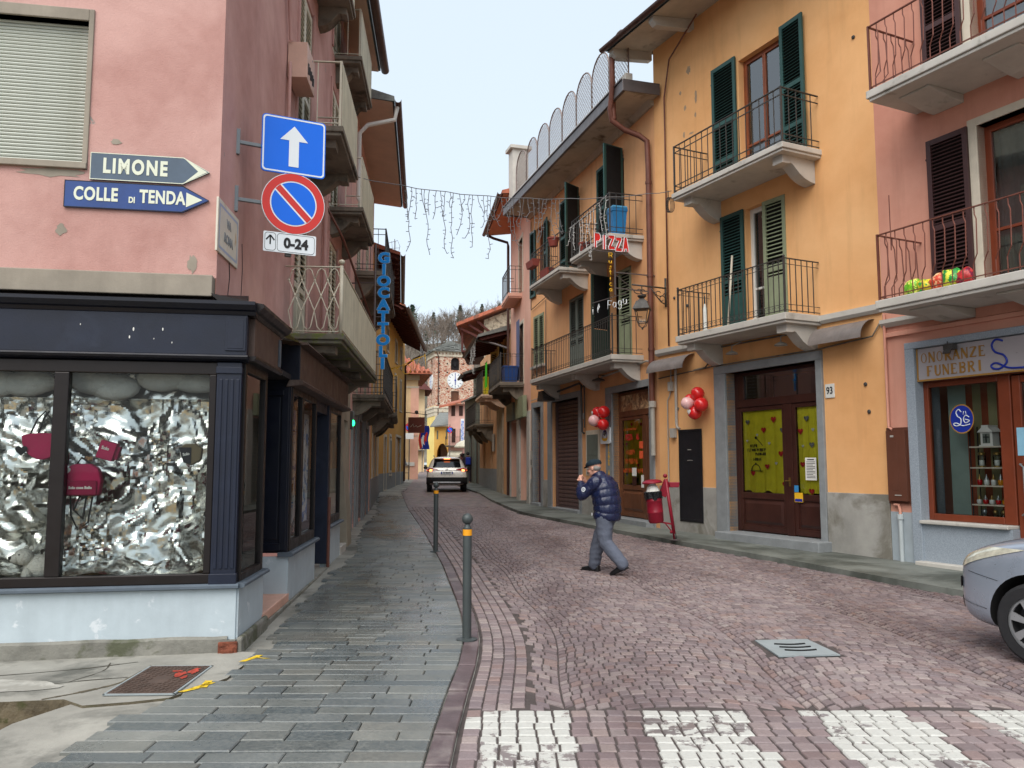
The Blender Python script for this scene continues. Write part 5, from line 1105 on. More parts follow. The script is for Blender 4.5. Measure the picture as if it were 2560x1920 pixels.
# flat eave of the roof terrace
s = MB(); s.box(-9.5,.25,-.85,.0,10.16,10.24); s.prism([(0,10.02),(-.06,10.02),(-.12,10.16),(0,10.16)], -9.35, 0, 'x'); s.build('soffit', M_SOFFIT, b2)
s = MB(); s.box(-9.5,.3,-.93,-.85,10.12,10.40); s.box(-9.5,.3,-.96,-.93,10.38,10.42); s.box(-9.52,-9.5,-.93,0,10.12,10.40); s.box(.3,.33,-.93,0,10.12,10.40); s.build('gutter', M_GUTTERG, b2, bevel=.01)
s = MB(); s.box(-9.5,.25,-.84,6,10.24,10.36); s.box(-9.45,.2,-.8,-.62,10.36,10.62); s.build('terrace', M_CONCW, b2, bevel=.01)
ch = MB(); ch.box(-9.45,-8.95,-.75,-.2,10.4,12.3); ch.box(-9.52,-8.85,-.85,-.1,12.3,12.42); ch.build('terrace_pillar', M_CONCW, b2, bevel=.01)
MB().box(-8.9,-4.5,2.0,2.2,10.4,12.1).build('terrace_wall', M_PINKR, b2)
fe = MB(); n = 8; w_ = (.15+8.7)/n
for i in range(n):
    a = -8.7+i*w_; c = a+w_; zb = 10.62; zs_ = 11.35; top = .55
    pts = [(a,-.7,zb),(a,-.7,zs_)]+[(a+w_*(.5-.5*math.cos(k*PI/10)), -.7, zs_+top*math.sin(k*PI/10)) for k in range(1, 10)]+[(c,-.7,zs_),(c,-.7,zb)]
    fe.tube(pts, .02, 6)
    k = 0; st_ = .13
    for sgn in (1, -1):
        t_ = -2.2
        while t_ < 2.6:
            seg = []
            for q in range(21):
                x = a+w_*q/20; z = zb+.05+t_+sgn*(x-a)*1.25+(0 if sgn > 0 else w_*1.25)*0
                if sgn < 0: z = zb+.05+t_-(x-a)*1.25+1.2
                lim = zs_+top*math.sin(math.acos(max(-1, min(1, 1-2*q/20))))
                if zb+.04 < z < lim: seg.append((x,-.7,z))
                else:
                    if len(seg) > 1: fe.bar(seg[0], seg[-1], .008, .008)
                    seg = []
            if len(seg) > 1: fe.bar(seg[0], seg[-1], .008, .008)
            t_ += st_
fe.build('mesh_fence', mat('galvanised_brown_wire', S(128,112,106), .5, .4), b2)
downpipe(b2, [(-.05,-1.02,11.15),(-.05,-1.02,10.7),(-.12,-.98,10.45),(-.35,-.95,9.95),(-.36,-.9,9.7),(-.34,-.6,9.5),(-.22,-.28,9.35),(-.14,-.12,9.2),(-.12,-.11,8.6),(-.12,-.11,3.1)], .065, M_PIPE, 'downpipe', [(-.12,-.11,8.2),(-.12,-.11,6.0),(-.12,-.11,4.3)])
downpipe(b2, [(-.36,-.88,10.14),(-.36,-.86,9.72)], .07, M_PIPE)
downpipe(b2, [(-.12,-.10,3.05),(-.12,-.10,1.9)], .055, mat('pale_iron_pipe', S(160,158,150), .6, var=.2)); lb = MB(); lb.lathe([(.085,0),(.085,.14)], (-.12,-.10,2.98), 12); lb.build('pipe_collar', M_CONDUIT, b2)
cable(b2, [(-9.2,-.03,9.9),(-9.22,-.03,6.9),(-9.15,-.05,6.85),(-7.6,-.05,7.0)], .012); cable(b2, [(-7.7,-.03,6.9),(-7.72,-.03,4.4)], .01)

# ---------------------------------------------------------------- R3: narrow peach house
b3 = R3.empty('peach_house', 'narrow peach house with a tall window and small balcony beyond the pizzeria house', 'house')
ops = [(-2.65,-1.75,7.95,9.95,.2), (-2.55,-1.6,4.6,6.75,.2), (-4.8,-3.0,.3,3.3,.3), (-2.3,-.6,.3,3.3,.3)]
MB().wall(-5.0, 0, 0, 11.1, ops).build('wall', M_PEACH, b3); box_room(b3, -5.0, 0, 0, 8, 0, 11.1, M_PEACH)
for a, c, z0, z1 in ((-2.65,-1.75,7.95,9.95),(-2.55,-1.6,4.6,6.75)):
    s = MB(); s.box(a-.12,a,-.02,.2,z0-.06,z1+.12); s.box(c,c+.12,-.02,.2,z0-.06,z1+.12); s.box(a,c,-.02,.2,z1,z1+.12); s.build('window_surround', M_STUCC, b3)
MB().box(-2.65,-1.75,.1,.12,7.95,9.95).build('roller_blind', M_SOFFB, b3)
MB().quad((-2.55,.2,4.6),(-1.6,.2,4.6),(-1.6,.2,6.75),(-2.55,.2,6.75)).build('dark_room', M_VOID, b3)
hang_fabric(b3, -2.5, -1.62, 4.7, 6.9, -.14, mat('slate_blue_cloth', S(96,102,134), .85), 9, 'door_curtain')
balcony(b3, -4.1, -2.0, .5, 7.72, .18, 1.0, M_PEACH, M_IRON, 'plain', .16)
eave(b3, -5.1, .1, .95, 10.85, .12, M_SOFFO, M_GUTTER, 6, .14)
downpipe(b3, [(-4.9,-.98,10.82),(-4.9,-.7,10.7),(-4.9,-.15,10.55),(-4.9,-.12,10.4),(-4.9,-.12,.5)], .055, M_GUTTER)
for a, c in ((-4.8,-3.0),(-2.3,-.6)):
    n = 20; hh = 3.0/n; repeat('slat', MB().prism([(.24,0),(.215,.012),(.21,hh*.5),(.22,hh-.01),(.25,hh-.004),(.26,0)], a, c, 'x'), M_GREYSH, b3, [((0,0,.35+i*hh), (0,0,0)) for i in range(n)])
for a, c in ((-5,-4.8),(-3.0,-2.3),(-.6,0)): MB().box(a,c,-.06,0,0,3.5).build('pier', M_CONCW, b3, bevel=.01)
for a, c, z0, z1, m in ((-4.85,-3.05,3.35,4.0,M_GREYSH),(-2.4,-.5,3.32,4.05,M_OLIVE)): MB().box(a,c,-.2,-.06,z0,z1).build('shop_fascia', m, b3, bevel=.01)
balcony(b3, -5.2, -1.5, .88, 4.42, .18, 1.0, M_CONCD, M_IRON, 'scroll', .13, (-4.9,-1.8), .5)

# ---------------------------------------------------------------- R4: old house with dark eave and yellow shutters
b4 = R3.empty('shuttered_house', 'old orange house with dark red eave and cream yellow shutters on the right', 'house')
ops = [(-8.8,-7.2,4.75,6.75,.15), (-12.6,-11.4,4.75,6.75,.15), (-16.0,-15.0,4.75,6.6,.15), (-8.4,-7.5,.4,3.2,.3), (-12.2,-11.2,.9,3.2,.25), (-15.6,-14.6,.4,3.2,.3)]
MB().wall(-17.5, -5.0, 0, 7.25, ops).build('wall', M_OCHRE2, b4); box_room(b4, -17.5, -5.0, 0, 7, 0, 7.25, M_OCHRE2)
MB().box(-17.5,-9.2,-.04,0,0,1.5).build('plinth', M_STONE, b4)
for a, c in ((-8.8,-7.2),(-12.6,-11.4),(-16.0,-15.0)):
    m = (a+c)/2; shutter(b4, a, m, 4.76, 6.74 if a > -15 else 6.58, .02, M_YELSH, 'L', 0, (0,.45,1), .08); shutter(b4, m, c, 4.76, 6.74 if a > -15 else 6.58, .02, M_YELSH, 'R', 0, (0,.45,1), .08)
shutter(b4, -9.7, -8.95, 4.76, 6.74, -.06, M_YELSH, 'R', .3, (0,.45,1), .08); shutter(b4, -7.1, -6.4, 4.76, 6.74, -.06, M_YELSH, 'L', -.4, (0,.45,1), .08)
for a, c, z0 in ((-8.4,-7.5,.4),(-12.2,-11.2,.9),(-15.6,-14.6,.4)): MB().box(a,c,.15,.18,z0,3.2).build('door_leaf', M_WOODD, b4)
s = MB(); s.box(-9.2,-7.2,-.06,0,0,4.1); s.build('pier', M_CREAMP, b4)
eave(b4, -11.5, -5.1, 1.25, 6.72, .28, M_SOFFR, M_GUTTER, 5, .12, M_LOSE, 9, .36, .10, .13, M_SOFFR); eave(b4, -14.3, -11.5, 1.28, 5.95, .28, M_SOFFR, M_GUTTER, 5, .12, M_LOSE, 5, .36, .1, .13, M_SOFFR)
downpipe(b4, [(-5.6,-1.3,6.7),(-5.3,-.6,6.5),(-5.05,-.12,6.3),(-5.05,-.1,6.0)], .05, M_GUTTERG)
balcony(b4, -9.4, -6.7, 1.0, 4.45, .14, 1.0, M_SOFFB, M_IRON, 'plain', .13, (-9.1,-7.0), .4); balcony(b4, -16.5, -11.0, .9, 3.45, .14, 1.0, M_CONCD, M_IRON, 'plain', .13, (-16.1,-13.5,-11.3), .7)
ps = MB(); ps.box(-11.0,-10.2,-.07,-.045,2.3,3.1); ps.build('wall_case', M_CONDUIT, b4)

# ---------------------------------------------------------------- R5: gable of the stone house behind
b5 = thing('stone_gable_house', 'rough stone gable with a brown tiled verge above the dark eave', 'house', (0, 46.5, 0), 0)
g_ = MB(); g_.add([(-1.6,0,0),(7,0,0),(7,0,13.4),(-1.6,0,9.95),(-1.6,9,0),(7,9,0),(7,9,13.4),(-1.6,9,9.95)], [(0,1,2,3),(1,5,6,2),(4,0,3,7)]); g_.build('wall', mat('rubble_render', S(176,166,146), .95, var=.35, vs=4, bs=9, bump=1., bd=.05, stain=S(120,112,98), st=(.5,.6), ss=5), b5)
r = MB(); r.add([(-3.15,-.5,9.72),(7,-.5,13.75),(7,9,13.75),(-3.15,9,9.72),(-3.15,-.5,9.52),(7,-.5,13.55),(7,9,13.55),(-3.15,9,9.52)], [(0,1,2,3),(4,7,6,5),(0,4,5,1),(3,0,4,7)]); r.build('roof', M_TILE, b5)
r = MB()
for i in range(3): r.bar((-3.0+.5*i,-.2,9.45+.2*i),(-1.6+.2*i,-.03,8.8+.2*i),.10,.12)
r.box(-2.9,-1.6,.0,6,8.1,8.2); r.bar((-2.85,0,8.1),(-2.85,0,9.5),.1); r.build('brace', M_SOFFR, b5)
# ================================================================ FAR END OF THE STREET
# cream house with tiled roof
hc = thing('tile_roof_house', 'cream house with red tile roof and chimney beyond the ochre house', 'house', (-6.55, 57, 0), math.radians(11))
MB().wall(-9, 0, 0, 8.0, [(-2.4,-.9,1.0,3.0,.2),(-2.6,-1.9,4.0,5.6,.15)]).build('wall', M_CREAM, hc); box_room(hc, -9, 0, 0, 8, 0, 8.0, M_CREAM)
s = MB(); s.box(-9.1,.1,-.1,0,7.55,7.9); s.box(-9.1,.06,-.06,0,7.0,7.12); s.box(-9.1,.05,-.05,0,3.6,3.7); s.build('cornice', M_STUCC, hc)
MB().box(-.5,.05,-.05,0,0,7.0).build('corner_strip', M_PEACH, hc)
r = MB(); r.add([(-9.8,-.9,8.0),(.9,-.9,8.0),(.9,8.9,8.0),(-9.8,8.9,8.0),(-6,3.6,10.8),(-3,3.6,10.8),(-9.8,-.9,7.9),(.9,-.9,7.9),(.9,8.9,7.9)], [(0,1,5,4),(1,2,5),(2,3,4,5),(3,0,4),(0,6,7,1),(1,7,8,2)]); rf = r.build('roof', M_TILE, hc)
places = []
rows = MB()
for i in range(34):
    x = -9.6+.31*i; t0 = max(0, min(1, (x+9.8)/3.8)); t1 = max(0, min(1, (.9-x)/3.9)); k = min(1, t0, t1)
    a = (x,-.95,8.05); b = (x, -.9+4.5*k, 8.0+2.8*k+.05); rows.tube([a,b], .10, 6)
rows.build('tile_row', M_TILE, rf)
MB().quad((-9.8,-.9,7.9),(.9,-.9,7.9),(.9,0,7.95),(-9.8,0,7.95)).build('soffit', M_SOFFR, hc)
ch = MB(); ch.box(-2.7,-1.9,1.0,1.8,8.2,10.2,0); ch.box(-2.8,-1.8,.9,1.9,10.2,10.3,1); ch.prism([(-2.85,10.5),(-1.75,10.5),(-2.3,11.1)], .85, 1.95, 'y', 1); ch.box(-2.7,-2.55,1,1.8,10.3,10.5,0); ch.box(-2.05,-1.9,1,1.8,10.3,10.5,0); ch.build('chimney', [mat('chimney_brick', S(160,88,70), .9, var=.3, vs=8), M_CONCW], hc)
balcony(hc, -4, -1.2, 1.2, 5.2, .18, 1.0, M_CONCW, M_IRON, 'plain', .14)
MB().box(-2.2,-1.1,-.10,-.06,1.9,2.9).build('blue_shop_sign', M_BLUEB, hc); sg = MB(); sg.box(-1.9,-1.4,-.13,-.10,2.1,2.3); sg.build('sign_text_bar', M_WHITEF, hc); MB().box(-1.1,-.2,-.1,-.06,1.6,1.85).build('white_panel', M_WHITEF, hc)
MB().box(-2.4,-.9,.15,.18,.3,1.9).build('shop_window', mat('teal_glass', S(90,130,128), .3), hc)

# houses between cream house and tower
hh_ = thing('balcony_house', 'narrow pale house with small balconies left of the clock tower', 'house', (-8.75, 82, 0), math.radians(9))
MB().wall(-6, 0, 0, 10, []).build('wall', M_CREAM, hh_); box_room(hh_, -6, 0, 0, 6, 0, 10, M_CREAM)
for z in (3.0,5.8): balcony(hh_, -1.6, .1, .8, z, .15, 1.0, M_CONCD, M_IRON, 'plain', .16)
r = MB(); r.add([(-6,-1.2,9.6),(.7,-1.2,9.0),(.7,6,9.0),(-6,6,9.6),(-2,2,12)], [(0,1,4),(1,2,4),(2,3,4),(3,0,4)]); r.build('roof', M_SOFFR, hh_)

# clock tower
def rubble():
    t = NT('tower_masonry'); co = t.mapping((2.3,2.3,4.2)); v = t.vor(1., co=co, rnd=.9); n = t.noise(1.4, 5, .65, dist=.6)
    k = t.n.new('ShaderNodeValToRGB'); t.L(v.outputs['Color'], k.inputs[0]); e = k.color_ramp; e.elements[0].color = S(150,84,66); e.elements[1].color = S(196,150,126)
    q = e.elements.new(.5); q.color = S(176,112,90)
    ed = t.vor(1., 'DISTANCE_TO_EDGE', co, .9).outputs['Distance']
    c = t.mix(t.rng(ed, .03, .10, 1, 0), k.outputs[0], S(206,192,172)); c = t.mix(t.rng(n, .52, .62, 0, .75), c, S(212,198,176))
    t.set('Base Color', c); t.set('Roughness', .95); t.bump(ed, .6, .05); return t.m
M_RUB = rubble(); M_PALES = mat('pale_tower_render', S(206,196,176), .95, var=.2, vs=2, bs=12, bump=.5, bd=.03, stain=S(176,150,130), st=(.55,.65), ss=2.5)
TW = 5.3; tw = thing('clock_tower', 'square brick bell tower with two white clock faces and stone roof', 'tower', (-10.35, 110, 0), math.radians(17))
def tower_side(rot, loc, name, yel):
    ops = [(2.15,3.35,14.45,16.2,.5), (2.2,3.3,9.9,11.6,.4)]
    m = MB().wall(0, TW, 9.6, 17.0, ops, m=0); m.wall(0, TW, 0, 9.6, [], m=1)
    return m.build(name, [M_RUB, M_YELLOW if yel else M_RUB], tw, loc=loc, rot=(0,0,rot))
T = []
for rot, loc, nm in ((0,(0,0,0),'front_wall'),(-PI/2,(0,TW,0),'left_wall'),(PI/2,(TW,0,0),'right_wall'),(PI,(TW,TW,0),'rear_wall')):
    o = tower_side(rot, loc, nm, nm == 'left_wall'); T.append(o)
    if nm in ('front_wall','left_wall'):
        ar = MB(); ar.wall(2.15,3.35,15.6,16.2,[],y=.0); pts = [(2.15+.6-.6*math.cos(PI*i/12), 15.6+.58*math.sin(PI*i/12)) for i in range(13)]
        a = MB(); a.prism([(2.15,16.21),*pts,(3.35,16.21)], 0.003, .45, 'y'); a.build('arch_head', M_RUB, o)
        lv = MB().box(2.15,3.35,.35,.40,14.45,16.2); lv.box(2.6,2.9,.1,.3,15.0,15.6); lv.bar((2.15,.2,15.3),(3.35,.2,15.3),.06); lv.build('belfry_opening', M_DARK, o)
        MB().box(2.2,3.3,.2,.25,9.9,11.6).build('wooden_hatch', M_WOODM, o)
        cl = MB().lathe([(1.12,0),(1.12,-.06),(1.06,-.06)], (2.75,0,13.05), 40, ax='y'); clk = cl.build('clock_face', mat('clock_white', S(232,234,234), .5, var=.05, bump=0), o)
        nm_ = MB()
        for i in range(12):
            a_ = i*PI/6; d = Vector((math.sin(a_), 0, math.cos(a_))); c = Vector((2.75,-.07,13.05)); nm_.bar(c+d*.72, c+d*.98, .09, .01, up=(0,1,0))
        for i in range(60):
            a_ = i*PI/30; d = Vector((math.sin(a_), 0, math.cos(a_))); nm_.bar(c+d*1.02, c+d*1.08, .025, .01, up=(0,1,0))
        nm_.build('hour_mark', mat('clock_blue_grey', S(110,130,150), .6, bump=0), clk)
        hd = MB(); hd.bar(c+Vector((0,-.02,-.1)), c+Vector((0,-.02,.95)), .07, .02, up=(0,1,0)); hd.bar(c+Vector((0,-.03,.15)), c+Vector((0,-.03,-.62)), .10, .02, up=(0,1,0)); hd.lathe([(.12,0),(.12,-.05)], (c.x,c.y,c.z), 12, ax='y'); hd.build('clock_hand', M_BLUEB, clk)
        put = MB()
        for u in (.55,1.65,3.85,4.7):
            for z in (9.85,11.9,14.1,15.3): put.box(u-.10,u+.10,-.004,.02,z-.10,z+.10)
        put.build('putlog_hole', M_VOID, o)
        dn = MB()
        for i in range(11): dn.box(.15+.48*i,.39+.48*i,-.16,0,16.55,16.8)
        dn.build('dentil', M_PALES, o)
c = MB(); c.box(-.14,TW+.14,-.14,TW+.14,16.25,16.55); c.box(-.2,TW+.2,-.2,TW+.2,16.8,17.05); c.box(-.2,TW+.2,-.2,TW+.2,9.2,9.5); c.box(-.12,TW+.12,-.12,TW+.12,8.7,9.2); c.box(-.05,TW+.05,-.05,TW+.05,8.2,8.7); c.build('string_course', M_PALES, tw, bevel=.03)
pp = MB(); pp.box(.0,TW,-.03,0,6.2,8.3); pp.build('render_patch', M_PALES, tw)
r = MB(); o_ = .5; r.add([(-o_,-o_,17.05),(TW+o_,-o_,17.05),(TW+o_,TW+o_,17.05),(-o_,TW+o_,17.05),(TW/2,TW/2,18.7),(-o_,-o_,16.95),(TW+o_,-o_,16.95),(TW+o_,TW+o_,16.95),(-o_,TW+o_,16.95)], [(0,1,4),(1,2,4),(2,3,4),(3,0,4),(0,5,6,1),(3,8,5,0),(5,8,7,6)]); rf = r.build('roof', M_LOSE, tw)
rl = random.Random(4); ls = MB()
for i in range(230):
    f_, t0 = rl.choice((0,3)), rl.random(); s0 = rl.uniform(-1,1)*(1-t0)
    x, y = (TW/2+s0*(TW/2+o_), -o_+t0*(TW/2+o_)) if f_ == 0 else (-o_+t0*(TW/2+o_), TW/2+s0*(TW/2+o_)); z = 17.07+t0*1.65
    ls.box(x-.22,x+.22,y-.18,y+.18,z,z+rl.uniform(.03,.12))
ls.build('roof_slabs', M_LOSE, rf); ls = None
downpipe(tw, [(.15,-.2,16.8),(.4,-.12,16.2),(.4,-.1,15.5),(.4,-.1,1)], .07, M_GUTTER)

# mustard house with archway
ya = thing('archway_house', 'small mustard house with a tall dark archway below the clock tower', 'house', (-8.9, 95, 0), math.radians(-4))
MB().wall(0, 1.62, 0, 5.9, []).build('wall', M_YELLOW2, ya) if False else None
w = MB(); A0, A1, AZ = .2, 1.5, 1.9
w = MB(); w.wall(-.1, 1.75, 0, 6.1, [(A0,A1,0,4.1,.6)], y=0); 
w.build('wall', M_YELLOW2, ya); pts = [(A0+(A1-A0)/2*(1-math.cos(PI*i/14)), 2.7+1.4*math.sin(PI*i/14)) for i in range(15)]
MB().prism([(A0,4.105),*pts,(A1,4.105)], .004, .6, 'y').build('arch', M_YELLOW2, ya); MB().quad((A0,3,0),(A1,3,0),(A1,3,4.1),(A0,3,4.1)).build('passage', M_SOFFB, ya)
box_room(ya, -.1, 1.75, 0, 6, 0, 6.1, M_YELLOW2)
for u in (.2,1.25): MB().box(u,u+.16,-.03,.02,4.6,5.6).build('narrow_window', M_GREYSH, ya)
r = MB(); r.add([(-.5,-.6,6.1),(1.9,-.6,6.3),(1.9,5,8.0),(-.3,5,8.0),(-.5,-.6,5.95),(1.9,-.6,6.15)], [(0,1,2,3),(0,4,5,1),(3,0,4)]); r.build('roof', M_LOSE, ya)
# pale rose house with balcony
pr = thing('rose_far_house', 'pale rose house with dark shutters and iron balcony beside the archway', 'house', (-7.0, 90, 0), math.radians(-6))
MB().wall(0, 6.5, 0, 8.3, []).build('wall', M_ROSEF, pr); box_room(pr, 0, 6.5, 0, 6, 0, 8.3, M_ROSEF)
for u, z0, z1 in ((.35,7.0,8.1),(1.2,7.0,8.1),(.4,4.1,5.6),(1.3,4.1,5.6),(2.4,4.2,5.4),(3.1,4.2,5.4)):
    f = MB(); f.box(u,u+.42,-.05,.0,z0,z1); f.box(u+.2,u+.22,-.055,-.05,z0,z1); f.build('shutter', M_WOODD, pr)
balcony(pr, -.2, 1.9, .9, 3.6, .16, .95, M_CONCD, M_IRON, 'plain', .15)
r = MB(); r.add([(-.9,-.9,8.0),(6.5,-.9,9.6),(6.5,6,10.6),(-.9,6,9.0),(-.9,-.9,7.8),(6.5,-.9,9.4)], [(0,1,2,3),(0,4,5,1),(3,0,4)]); r.build('roof', M_TILE, pr)
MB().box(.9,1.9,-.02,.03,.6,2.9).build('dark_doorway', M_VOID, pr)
aw = MB(); aw.prism([(-1.0,2.75),(0,3.2),(0,3.15),(-1.0,2.70)], .1, 1.6, 'x'); aw.box(.1,1.6,-1.02,-1.0,2.5,2.75); aw.build('awning', M_IVORY, pr)
rr_ = thing('side_row_house', 'low house with grey-green shopfront behind the pedestrians on the right', 'house', (-1.75, 44.9, 0), math.radians(-77))
MB().wall(-5, 0, 0, 5.6, [(-3.4,-2.5,.6,3.4,.2),(-1.6,-.6,.6,3.4,.2)]).build('wall', M_GREYSH, rr_); box_room(rr_, -5, 0, 0, 6, 0, 5.6, M_OCHRE2)
for a in (-3.4,-1.6): MB().box(a,a+.95,.1,.14,.6,3.4).build('door_leaf', M_WOODD, rr_)
r = MB(); r.add([(-5,-.25,5.5),(0,-.25,5.5),(0,5,7.2),(-5,5,7.2),(-5,-.25,5.4),(0,-.25,5.4)], [(0,1,2,3),(0,4,5,1)]); r.build('roof', M_LOSE, rr_)

# wooded hill
hl_ = MB(); nx, ny = 60, 26
def hz(x, y):
    t = max(0., min(1., (y-150)/260)); t = t*t*(3-2*t)
    return 2+t*(58+7*math.sin(x*.011+1)+4*math.sin(x*.037))-max(0,(abs(x+40)-130))*.12*t
V = [(-420+840*i/nx, 140+20*j, hz(-420+840*i/nx, 140+20*j)) for j in range(ny+1) for i in range(nx+1)]
hl_.add(V, [(j*(nx+1)+i, j*(nx+1)+i+1, (j+1)*(nx+1)+i+1, (j+1)*(nx+1)+i) for j in range(ny) for i in range(nx)])
tag(hl_.build('hill', mat('leaf_litter', S(108,100,88), .95, var=.35, vs=.08, bs=.6, bump=.5, bd=.5, stain=S(84,92,78), st=(.5,.62), ss=.05), smooth=True), kind='structure')
M_BARK = mat('grey_bark', S(104,94,84), .95, var=.3, vs=3); M_TWIG = mat('bare_twigs', S(126,114,104), .95, var=.3, vs=1); M_NEEDLE = mat('blue_green_needles', S(78,104,88), .8, var=.35, vs=.8); M_NEEDLE2 = mat('dark_needles', S(74,88,72), .85, var=.35, vs=.8)
rt = random.Random(77)
wt_ref = [None]
def bare_crown(mb, x, y, z, h, r, n):
    for i in range(n):
        a = rt.uniform(0, 2*PI); z0 = z+h*rt.uniform(.3,.85); L = r*rt.uniform(.4,1.0); p = Vector((x,y,z0)); d = Vector((math.cos(a)*.7, math.sin(a)*.7, rt.uniform(.5,1.1))).normalized(); q = p+d*L
        mb.bar(p, q, .10)
        for _ in range(5):
            d2 = (d+Vector((rt.uniform(-.8,.8), rt.uniform(-.8,.8), rt.uniform(-.1,.8)))).normalized(); s0 = p+(q-p)*rt.uniform(.3,1); e = s0+d2*L*.55; mb.bar(s0, e, .05)
            for _ in range(3):
                d3 = (d2+Vector((rt.uniform(-.9,.9), rt.uniform(-.9,.9), rt.uniform(-.2,.8)))).normalized(); s1 = s0+(e-s0)*rt.uniform(.3,1); mb.bar(s1, s1+d3*L*.3, .035)
def conifer(mb, x, y, z, h, r, n, ragged=.5):
    for i in range(n):
        t = rt.random()**.8; zz = z+h*(.22+.78*t); rr = r*(1-t)**.8*rt.uniform(1-ragged,1)+.15; a = rt.uniform(0, 2*PI)
        cx, cy = x+rr*math.cos(a)*rt.random()**.4, y+rr*math.sin(a)*rt.random()**.4; s_ = r*rt.uniform(.10,.22)
        p = [Vector((cx,cy,zz))+Vector((rt.uniform(-1,1), rt.uniform(-1,1), rt.uniform(-.6,.5)))*s_ for _ in range(4)]; mb.quad(*p, 1 if mb is wt_ref[0] else 0)
def tree(x, y, h, kind, label, grp):
    z = hz(x, y)-.5; t = thing('pine_tree' if kind else 'bare_tree', label, 'tree', (x, y, z), 0, grp)
    MB().tube([(0,0,0),(rt.uniform(-.2,.2),0,h*.5),(0,0,h*.97)], [h*.018,h*.012,.04], 7).build('trunk', M_BARK, t)
    c = MB()
    if kind == 1: conifer(c, 0, 0, 0, h, h*.20, 900)
    elif kind == 2: conifer(c, 0, 0, h*.1, h*.9, h*.26, 700, .8)
    else: bare_crown(c, 0, 0, 0, h, h*.30, 34)
    c.build('crown', (M_NEEDLE if kind == 2 else M_NEEDLE2) if kind else M_TWIG, t)
T_ = [(-45,365,19,2,'tall blue-green pine, highest on the ridge left of the tower'),(-36,372,15,1,'slim dark conifer just right of the tallest ridge pine'),(-24,375,17,1,'pointed conifer above the tower roof on the ridge'),(-14,378,16,1,'pointed conifer right of the tower top on the ridge'),(-6,378,15,1,'conifer on the ridge beside the stone gable'),(-58,360,16,2,'leaning pine at the left end of the visible ridge')]
for x, y, h, k, lb in T_: tree(x, y, h, k, lb, 'conifers on the ridge')
wd = MB(); wt = MB(); wt_ref[0] = wt
for i in range(430):
    x = rt.uniform(-78, 22); y = rt.uniform(215, 392); z = hz(x, y)-.3; h = rt.uniform(8, 14)
    wt.bar((x,y,z),(x+rt.uniform(-.8,.8),y,z+h*.85),.13,m=2)
    bare_crown(wd, x, y, z, h, h*.42, 13) if rt.random() < .82 else conifer(wt, x, y, z, h, h*.2, 70)
w_ = MB(); w_.v, w_.f, w_.m = wd.v+wt.v, wd.f+[tuple(i+len(wd.v) for i in f) for f in wt.f], [0]*len(wd.f)+wt.m
tag(w_.build('wood', [M_TWIG, M_NEEDLE2, M_BARK]), 'bare winter wood covering the hill behind the tower', 'wood', kind='stuff')
# ================================================================ THINGS IN THE STREET
M_POST = mat('dark_grey_post_paint', S(70,76,76), .45, .2, var=.15, vs=4, bs=60, bump=.1)
M_BAND = mat('orange_yellow_reflective', S(232,156,24), .5, var=.06, bump=0)
M_SBLUE = mat('road_sign_blue', S(0,104,226), .35, var=.03, bump=0); M_SRED = mat('road_sign_red', S(204,52,44), .35, var=.03, bump=0); M_SWHITE = mat('road_sign_white', S(226,232,236), .4, var=.03, bump=0); M_SBACK = mat('sign_back_grey', S(120,124,126), .45, .5, var=.1)
M_ENAM = mat('faded_blue_grey_enamel', S(76,92,110), .4, var=.15, vs=5, bs=50, bump=.05, stain=S(104,62,50), st=(.70,.72), ss=7); M_ENAMB = mat('deep_blue_enamel', S(34,66,128), .4, var=.15, vs=5, stain=S(90,60,54), st=(.72,.74), ss=8); M_CREAML = mat('cream_enamel', S(216,220,200), .45, var=.06, bump=0)
def bollard(x, y, h, label):
    t = thing('bollard', label, 'bollard', (x, y, gz(y)+.018), 0, 'grey bollards along the kerb'); r = .041
    MB().lathe([(r,0),(r,h-.19),(r,h-.13)], n=18).build('post', M_POST, t, smooth=40)
    MB().lathe([(r+.002,h-.20),(r+.002,h-.145)], n=18).build('reflective_band', M_BAND, t, smooth=40)
    MB().lathe([(r,h-.14),(r*.7,h-.12),(r*.62,h-.10)], n=18).build('collar', M_POST, t, smooth=40); MB().sphere((0,0,h-.05), .052, 18, 12).build('ball', M_POST, t, smooth=True)
    MB().lathe([(.095,0),(.095,.012),(.05,.02)], n=20).build('base_plate', M_POST, t, smooth=30)
bollard(-.411, 7.654, 1.14, 'nearest dark grey bollard with orange band and ball top'); bollard(-1.326, 14.447, 1.20, 'second grey bollard with yellow band, farther along the kerb')

# ---- road signs on the corner house
SG = Fac((-2.53, 8.0), 64.); SG.th = math.atan2(SG.t[1], SG.t[0])
def sign_root(name, label, u, z): return thing(name, label, 'road sign', SG.w3(u, 0, z), SG.th)
def arm(t, u, dz):
    a = MB(); P_ = Vector(LP.w3(.68, .02, 0)); d = P_-SG.w3(0, 0, 0); loc = Matrix.Rotation(-SG.th, 4, 'Z') @ Vector((d.x, d.y, 0)); loc.x -= u
    a.bar((-.05,.05,dz), (loc.x,loc.y,dz), .035); a.bar((-.05,.05,dz),(.0,.012,dz),.03); a.bar((loc.x-.02,loc.y,dz-.13),(loc.x-.02,loc.y,dz+.13),.05,.05); a.bar((.02,.03,-.3),(.02,.03,.25),.05,.03); a.build('bracket', M_SBACK, t, bevel=.003)
def rrect(w, h, r, n=5):
    pts = []
    for cx, cy, a0 in ((w/2-r,h/2-r,0),(-w/2+r,h/2-r,PI/2),(-w/2+r,-h/2+r,PI),(w/2-r,-h/2+r,1.5*PI)): pts += [(cx+r*math.cos(a0+PI/2*i/n), cy+r*math.sin(a0+PI/2*i/n)) for i in range(n+1)]
    return pts
